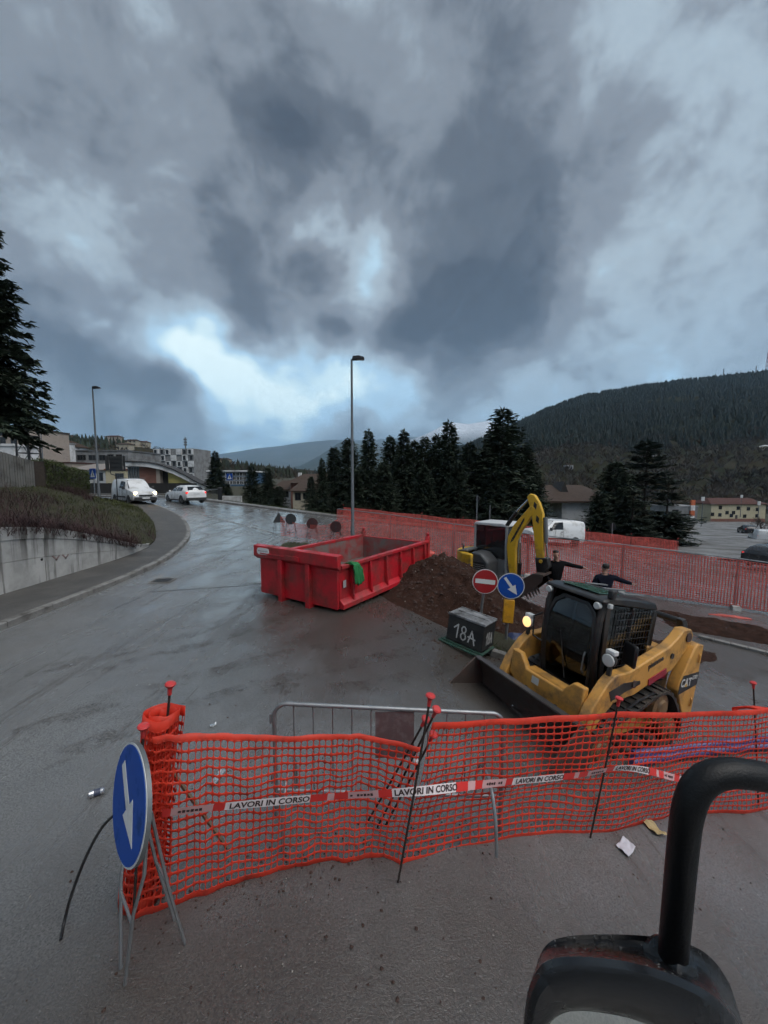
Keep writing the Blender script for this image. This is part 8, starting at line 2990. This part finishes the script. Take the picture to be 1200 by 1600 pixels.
for i in range(1, nb):
    f = i / nb
    x = W_ * f
    if 0.42 < f < 0.62:
        continue
    MB().tube([(x, 0, BZ(f, 0.24)), (x, 0, BZ(f, zr0 - 0.01))], 0.0065, 6).build('bar', GALV, t)
x0, x1 = W_ * 0.435, W_ * 0.605
MB().box(((x0 + x1) / 2, 0.0, BZ(0.52, zr0 - 0.225)), (x1 - x0, 0.006, 0.40)).build('plate', mat('faded brown plate', (0.115, 0.075, 0.078), 0.55, var=0.2, vscale=6, dirt=(0.20, 0.17, 0.17), dscale=9, damt=0.4), t)
for f in (0.06, 0.93):
    x = W_ * f
    z0 = BZ(f, 0)
    pts_ = [(x, -0.30, z0 + gr * 0), (x, -0.27, z0 + 0.25), (x, -0.16, z0 + 0.42), (x, 0.0, z0 + 0.47), (x, 0.16, z0 + 0.42), (x, 0.27, z0 + 0.25), (x, 0.30, z0)]
    MB().tube(smooth_line(pts_, 2), 0.014, 8).build('foot', GALV, t, smooth=True)
for f in (0.02, 0.55):
    MB().tube([(0, 0, zr0 * f + 0.28), (-0.03, 0, zr0 * f + 0.28), (-0.03, 0, zr0 * f + 0.36)], 0.010, 6).build('hook', GALV, t)

# ---- blue arrow sign on its folding stand
ns = Vector((-0.69, -0.72, 0))
cs = P(209, 1251, 2.02)
gzs = gz(cs.x, cs.y)
yaw = math.atan2(ns.y, ns.x) + PI / 2        # local -y looks along ns
t = thing('arrow_sign', 'large blue arrow sign on a folding stand at the net end', 'road sign', (cs.x, cs.y, gzs), yaw)
zc = cs.z - gzs
r = 0.302
RIMM = mat('sign rim', (0.40, 0.42, 0.45), 0.4, 0.3)
mb = MB()
disc(mb, (0, 0.0, 0), (0, -1, 0), r, 0.022, 56)
pl = mb.build('sign_plate', mat('sign edge grey', (0.16, 0.17, 0.175), 0.45, 0.5), t)
pl.location = (0, 0, zc)
pl.rotation_euler = (rad(-11), 0, 0)
mb = MB()
disc(mb, (0, -0.0225, 0), (0, -1, 0), r * 0.992, 0.003, 56)
mb.build('rim', WHITE_S, pl)
mb = MB()
disc(mb, (0, -0.0265, 0), (0, -1, 0), r * 0.955, 0.003, 56)
mb.build('face', BLUE_S, pl)
mb = MB()
arrow(mb, r * 0.92, 0, -0.0325, -0.0305, rad(-38))
mb.build('arrow', WHITE_S, pl)
for s_ in (-1, 1):
    MB().tube([(s_ * 0.20, 0.012, zc - 0.05), (s_ * 0.19, -0.01, zc - 0.30), (s_ * 0.13, -0.06, 0.45), (s_ * 0.05, -0.10, 0.0)], 0.010, 6).build('leg', GALV, t, smooth=True)
    MB().tube([(s_ * 0.13, 0.05, zc - 0.02), (s_ * 0.12, 0.12, zc * 0.45), (s_ * 0.09, 0.20, 0.0)], 0.009, 6).build('leg', GALV, t, smooth=True)
MB().tube([(-0.12, -0.065, 0.40), (0.12, -0.065, 0.40)], 0.008, 6).build('crossbar', GALV, t)
MB().tube([(-0.12, 0.13, zc * 0.42), (0.12, 0.13, zc * 0.42)], 0.008, 6).build('crossbar', GALV, t)
# black hose end springing from the roll
hp = [P(180, 1272, 2.30), P(160, 1290, 2.28), P(135, 1335, 2.25), P(112, 1395, 2.22), P(100, 1440, 2.22)]
e = G(95, 1470)
hp.append(Vector((e.x, e.y, e.z + 0.01)))
mb = MB()
mb.tube(smooth_line(hp, 2), 0.009, 8)
tag(mb.build('black_hose', mat('black polythene', (0.012, 0.012, 0.013), 0.45, var=0.2), smooth=True), 'bent black hose end springing from the net roll to the ground', 'hose')

# ---- violet corrugated conduit lying behind the far part of the net
VIO = mat('violet conduit', (0.075, 0.075, 0.20), 0.45, var=0.1)
cp = [G(1010, 1225), G(1060, 1215), G(1120, 1204), G(1180, 1196), G(1260, 1188), G(1380, 1180)]
cp = [Vector((p.x, p.y + 0.28, gz(p.x, p.y + 0.28) + 0.055)) for p in cp]
for j, (dy, dz, lab) in enumerate(((0.0, 0.0, 'violet corrugated conduit lying nearest behind the netting'), (0.13, 0.01, 'violet corrugated conduit lying second behind the netting'))):
    q = resample(smooth_line([p + Vector((0.1 * j, dy, dz)) for p in cp], 2), 260)
    mb = MB()
    mb.tube(q, [0.050 + 0.005 * (1 if i % 2 else -1) for i in range(len(q))], 10)
    tag(mb.build('conduit', VIO, smooth=True), lab, 'conduit', 'violet conduits')

# ---- litter
def flat_scrap(name, label, cat, px, py, size, material, seed, th=0.003, crumple=0.3):
    p = G(px, py)
    rr2 = random.Random(seed)
    ang = rr2.uniform(0, 3)
    mb = MB()
    def fn(u, v):
        x, y = (u - 0.5) * size[0], (v - 0.5) * size[1]
        x, y = x + 0.2 * y, y
        q = Vector((x * math.cos(ang) - y * math.sin(ang), x * math.sin(ang) + y * math.cos(ang)))
        z = crumple * size[0] * (0.5 + 0.5 * noise.noise((u * 3 + seed, v * 3, 1))) * (0.3 + abs(u - 0.5))
        return (p.x + q.x, p.y + q.y, gz(p.x + q.x, p.y + q.y) + 0.006 + z)
    mb.grid(fn, 10, 10)
    o = mb.build(name, material, smooth=30, fix=False)
    so = o.modifiers.new('thick', 'SOLIDIFY')
    so.thickness = th
    tag(o, label, cat)
PAPER = mat('wet paper', (0.50, 0.49, 0.54), 0.6, var=0.12, vscale=20)
flat_scrap('paper_scrap', 'crumpled white paper lying on the wet road near the net foot', 'litter', 978, 1326, (0.20, 0.11), PAPER, 3)
flat_scrap('paper_scrap', 'crumpled yellowish wrapper beside the white paper', 'litter', 1022, 1297, (0.16, 0.12), mat('yellowed paper', (0.36, 0.27, 0.13), 0.6, var=0.2, vscale=20), 5, crumple=0.5)
flat_scrap('foil_scrap', 'small shiny foil scrap on the road behind the net roll', 'litter', 333, 1134, (0.07, 0.05), mat('foil', (0.6, 0.62, 0.62), 0.2, 0.8), 8, crumple=0.5)
flat_scrap('foil_scrap', 'bent shiny foil strip seen through the orange net', 'litter', 340, 1217, (0.20, 0.06), MATS['foil'], 12, crumple=0.25)
p = G(151, 1243)
t = thing('crushed_can', 'crushed silver drink can on the road left of the net', 'litter', (p.x, p.y, p.z + 0.03), 0.5)
mb = MB()
M_ = Matrix.Rotation(PI / 2, 4, 'Y')
mb.lathe([(0.020, -0.06), (0.030, -0.052), (0.031, -0.02), (0.024, 0.0), (0.030, 0.03), (0.031, 0.05), (0.022, 0.06)], 14, M_)
mb.build('can', mat('can silver', (0.5, 0.5, 0.52), 0.25, 0.9, var=0.3, vscale=20), t, smooth=True)
mb = MB()
mb.lathe([(0.0312, -0.015), (0.0265, 0.0), (0.0308, 0.03), (0.0300, 0.031), (0.025, 0.0), (0.030, -0.016)], 14, M_)
mb.build('printed_band', mat('can print', (0.05, 0.06, 0.10), 0.35), t, smooth=True)

# ---- earth strip and kerb stones along the fence on the right
t = thing('broken_kerb', 'row of dirty kerb stones below the fence, right of the loader', 'kerb')
ka, kb_ = G(1092, 996), G(1290, 1044)
for i in range(7):
    p = ka.lerp(kb_, i / 7)
    q = ka.lerp(kb_, (i + 0.97) / 7)
    c = (p + q) / 2
    d = (q - p)
    mb = MB()
    mb.box((c.x, c.y, (gz(p.x, p.y) + gz(q.x, q.y)) / 2 - 0.03), (d.length, 0.15, 0.20), Matrix.Rotation(math.atan2(d.y, d.x), 3, 'Z') @ Matrix.Rotation(-math.asin((gz(q.x, q.y) - gz(p.x, p.y)) / d.length), 3, 'Y'))
    mb.build('kerb_stone', KERB_M, t, bevel=0.015)
mb = MB()
ea, eb = G(1040, 975), G(1250, 1012)
def earth_fn(u, v):
    p = Vector((ea.x, ea.y, 0)).lerp(Vector((eb.x, eb.y, 0)), u)
    q = p + Vector((0.35, 0.93, 0)) * lerp(-0.3, 1.5, v)
    h = 0.16 * math.sin(PI * v) ** 0.7 * sm(0, 0.1, u) * sm(1.0, 0.85, u) * (1 + 0.9 * noise.noise((q.x * 1.7, q.y * 1.7, 3))) + 0.03 * noise.noise((q.x * 7, q.y * 7, 1))
    return (q.x, q.y, gz(q.x, q.y) + h - 0.015)
mb.grid(earth_fn, 90, 40)
tag(mb.build('earth_strip', EARTH, smooth=60, fix=False), 'dark loose earth strip at the fence foot behind the kerb stones', 'earth', kind='stuff')

# ---- the truck's own mirror in the corner
MIRB = mat('black mirror plastic', (0.007, 0.0075, 0.009), 0.26, var=0.3, vscale=25, bump=0.08, bscale=260, spec=0.5)
TUBEB = mat('black coated tube', (0.005, 0.005, 0.0055), 0.42, spec=0.3, var=0.2, vscale=20, bump=0.15, bscale=300)
MIRG = mat('mirror silver', (0.75, 0.80, 0.78), 0.02, 1.0, var=0.0, rvar=0)
D = 0.45
t = thing('truck_mirror', 'black wing mirror on a bent tubular arm close to the camera', 'mirror', P(1000, 1700, D))
o0 = t.location.copy()
def LP(px, py, d):
    return P(px, py, d) - o0
arm_pts = [LP(1048, 1530, D + 0.02), LP(1056, 1440, D + 0.02), LP(1066, 1330, D + 0.01), LP(1074, 1262, D), LP(1092, 1222, D), LP(1130, 1205, D), LP(1190, 1212, D), LP(1260, 1228, D + 0.01), LP(1420, 1262, D + 0.03), LP(1700, 1330, D + 0.08)]
MB().tube(smooth_line(arm_pts, 3), 0.0170, 20).build('arm_tube', TUBEB, t, smooth=True)
MB().tube([LP(1036, 1492, D + 0.02), LP(1046, 1500, D + 0.02), LP(1050, 1560, D + 0.02)], [0.020, 0.030, 0.036], 16).build('socket', MIRB, t, smooth=True)
# housing: a soft shell, front lip round the glass
def shell(pts_f, d_f, pts_b, d_b, name, m_, steps=8):
    n = len(pts_f)
    mb = MB()
    vs = []
    for k in range(steps + 1):
        f = k / steps
        g = math.sin(f * PI / 2)
        for (a, b_), (c, d_) in zip(pts_f, pts_b):
            vs.append(LP(lerp(a, c, 1 - math.cos(f * PI / 2)), lerp(b_, d_, 1 - math.cos(f * PI / 2)), lerp(d_f, d_b, g)))
    mb.add(vs, [(k * n + i, k * n + (i + 1) % n, (k + 1) * n + (i + 1) % n, (k + 1) * n + i) for k in range(steps) for i in range(n)] + [tuple(steps * n + i for i in range(n))])
    return mb.build(name, m_, t, smooth=60)
def rounded(poly, it=3):
    P_ = [Vector(p) for p in poly]
    for _ in range(it):
        q = []
        for i in range(len(P_)):
            a, b_ = P_[i], P_[(i + 1) % len(P_)]
            q += [a.lerp(b_, 0.22), a.lerp(b_, 0.78)]
        P_ = q
    return [(p.x, p.y) for p in P_]
lip = rounded([(835, 1560), (880, 1530), (1000, 1548), (1130, 1612), (1190, 1740), (1190, 2060), (1000, 2100), (810, 2060), (818, 1700)])
bk = rounded([(836, 1500), (866, 1460), (1020, 1460), (1108, 1484), (1160, 1570), (1150, 1960), (1000, 2000), (850, 1960), (850, 1620)])
front_lip = rounded([(822, 1540), (858, 1490), (1000, 1502), (1130, 1556), (1196, 1680), (1200, 2070), (1000, 2110), (802, 2070), (812, 1690)])
hs = shell(front_lip, D - 0.075, bk, D + 0.055, 'housing', MIRB)
ctrp = Vector((sum(p[0] for p in lip) / len(lip), sum(p[1] for p in lip) / len(lip)))
gl = [(ctrp.x + (a - ctrp.x) * 0.90, ctrp.y + (b_ - ctrp.y) * 0.92 + 26) for a, b_ in lip]
n = len(lip)
mb = MB()
fl = len(front_lip)
rings_ = []
for f, dd in ((0.0, 0.075), (0.15, 0.0835), (0.4, 0.089), (0.7, 0.088), (0.93, 0.080), (1.0, 0.068)):
    rings_.append([LP(lerp(p[0], q[0], f), lerp(p[1], q[1], f), D - dd) for p, q in zip(front_lip, gl)])
mb.add([v for r_ in rings_ for v in r_], [(k * n + i, k * n + (i + 1) % n, (k + 1) * n + (i + 1) % n, (k + 1) * n + i) for k in range(len(rings_) - 1) for i in range(n)])
mb.build('bezel', MIRB, t, smooth=True)
mb = MB()
mb.add([LP(a, b_, D - 0.0685) for a, b_ in gl] + [LP(ctrp.x, ctrp.y, D - 0.0685)], [(i, (i + 1) % n, n) for i in range(n)])
mb.build('mirror_glass', MIRG, t, fix=False)

# rain beads and a screw on the housing
rr = random.Random(8)
hm = hs.data
mb = MB()
polys = [p for p in hm.polygons if len(p.vertices) == 4]
for _ in range(420):
    p = rr.choice(polys)
    vs_ = [hm.vertices[i].co for i in p.vertices]
    a, c = rr.random(), rr.random()
    q = vs_[0].lerp(vs_[1], a).lerp(vs_[3].lerp(vs_[2], a), c)
    r_ = rr.choice((0.0004, 0.0006, 0.0009, 0.0014))
    n_ = p.normal if p.normal.dot(q - (vs_[0] * 0)) > -9 else -p.normal
    M_ = Matrix.Translation(q) @ n_.to_track_quat('Z', 'Y').to_matrix().to_4x4()
    mb.lathe([(r_, -r_ * 0.1), (r_ * 0.85, r_ * 0.4), (r_ * 0.3, r_ * 0.6)], 6, M_)
dro = mb.build('rain_beads', mat('rain bead', (0.06, 0.065, 0.07), 0.04, var=0.0, rvar=0), t, smooth=True)
dro['kind'] = 'stuff'

# ================================================================== air: thin haze that pales the far mountains
hz = MB().box((0, 6000, 590), (26000, 13200, 1240)).mesh('haze', None)
m = bpy.data.materials.new('thin haze')
m.use_nodes = True
tt_ = m.node_tree
tt_.nodes.clear()
pv = tt_.nodes.new('ShaderNodeVolumePrincipled')
pv.inputs['Color'].default_value = (0.48, 0.74, 1.0, 1)
pv.inputs['Density'].default_value = 0.00009
pv.inputs['Anisotropy'].default_value = 0.2
ou = tt_.nodes.new('ShaderNodeOutputMaterial')
tt_.links.new(pv.outputs[0], ou.inputs['Volume'])
hz.materials.append(m)
ho = obj('haze', hz)
ho['kind'] = 'stuff'
ho['label'] = 'thin bluish haze over the valley and mountains'
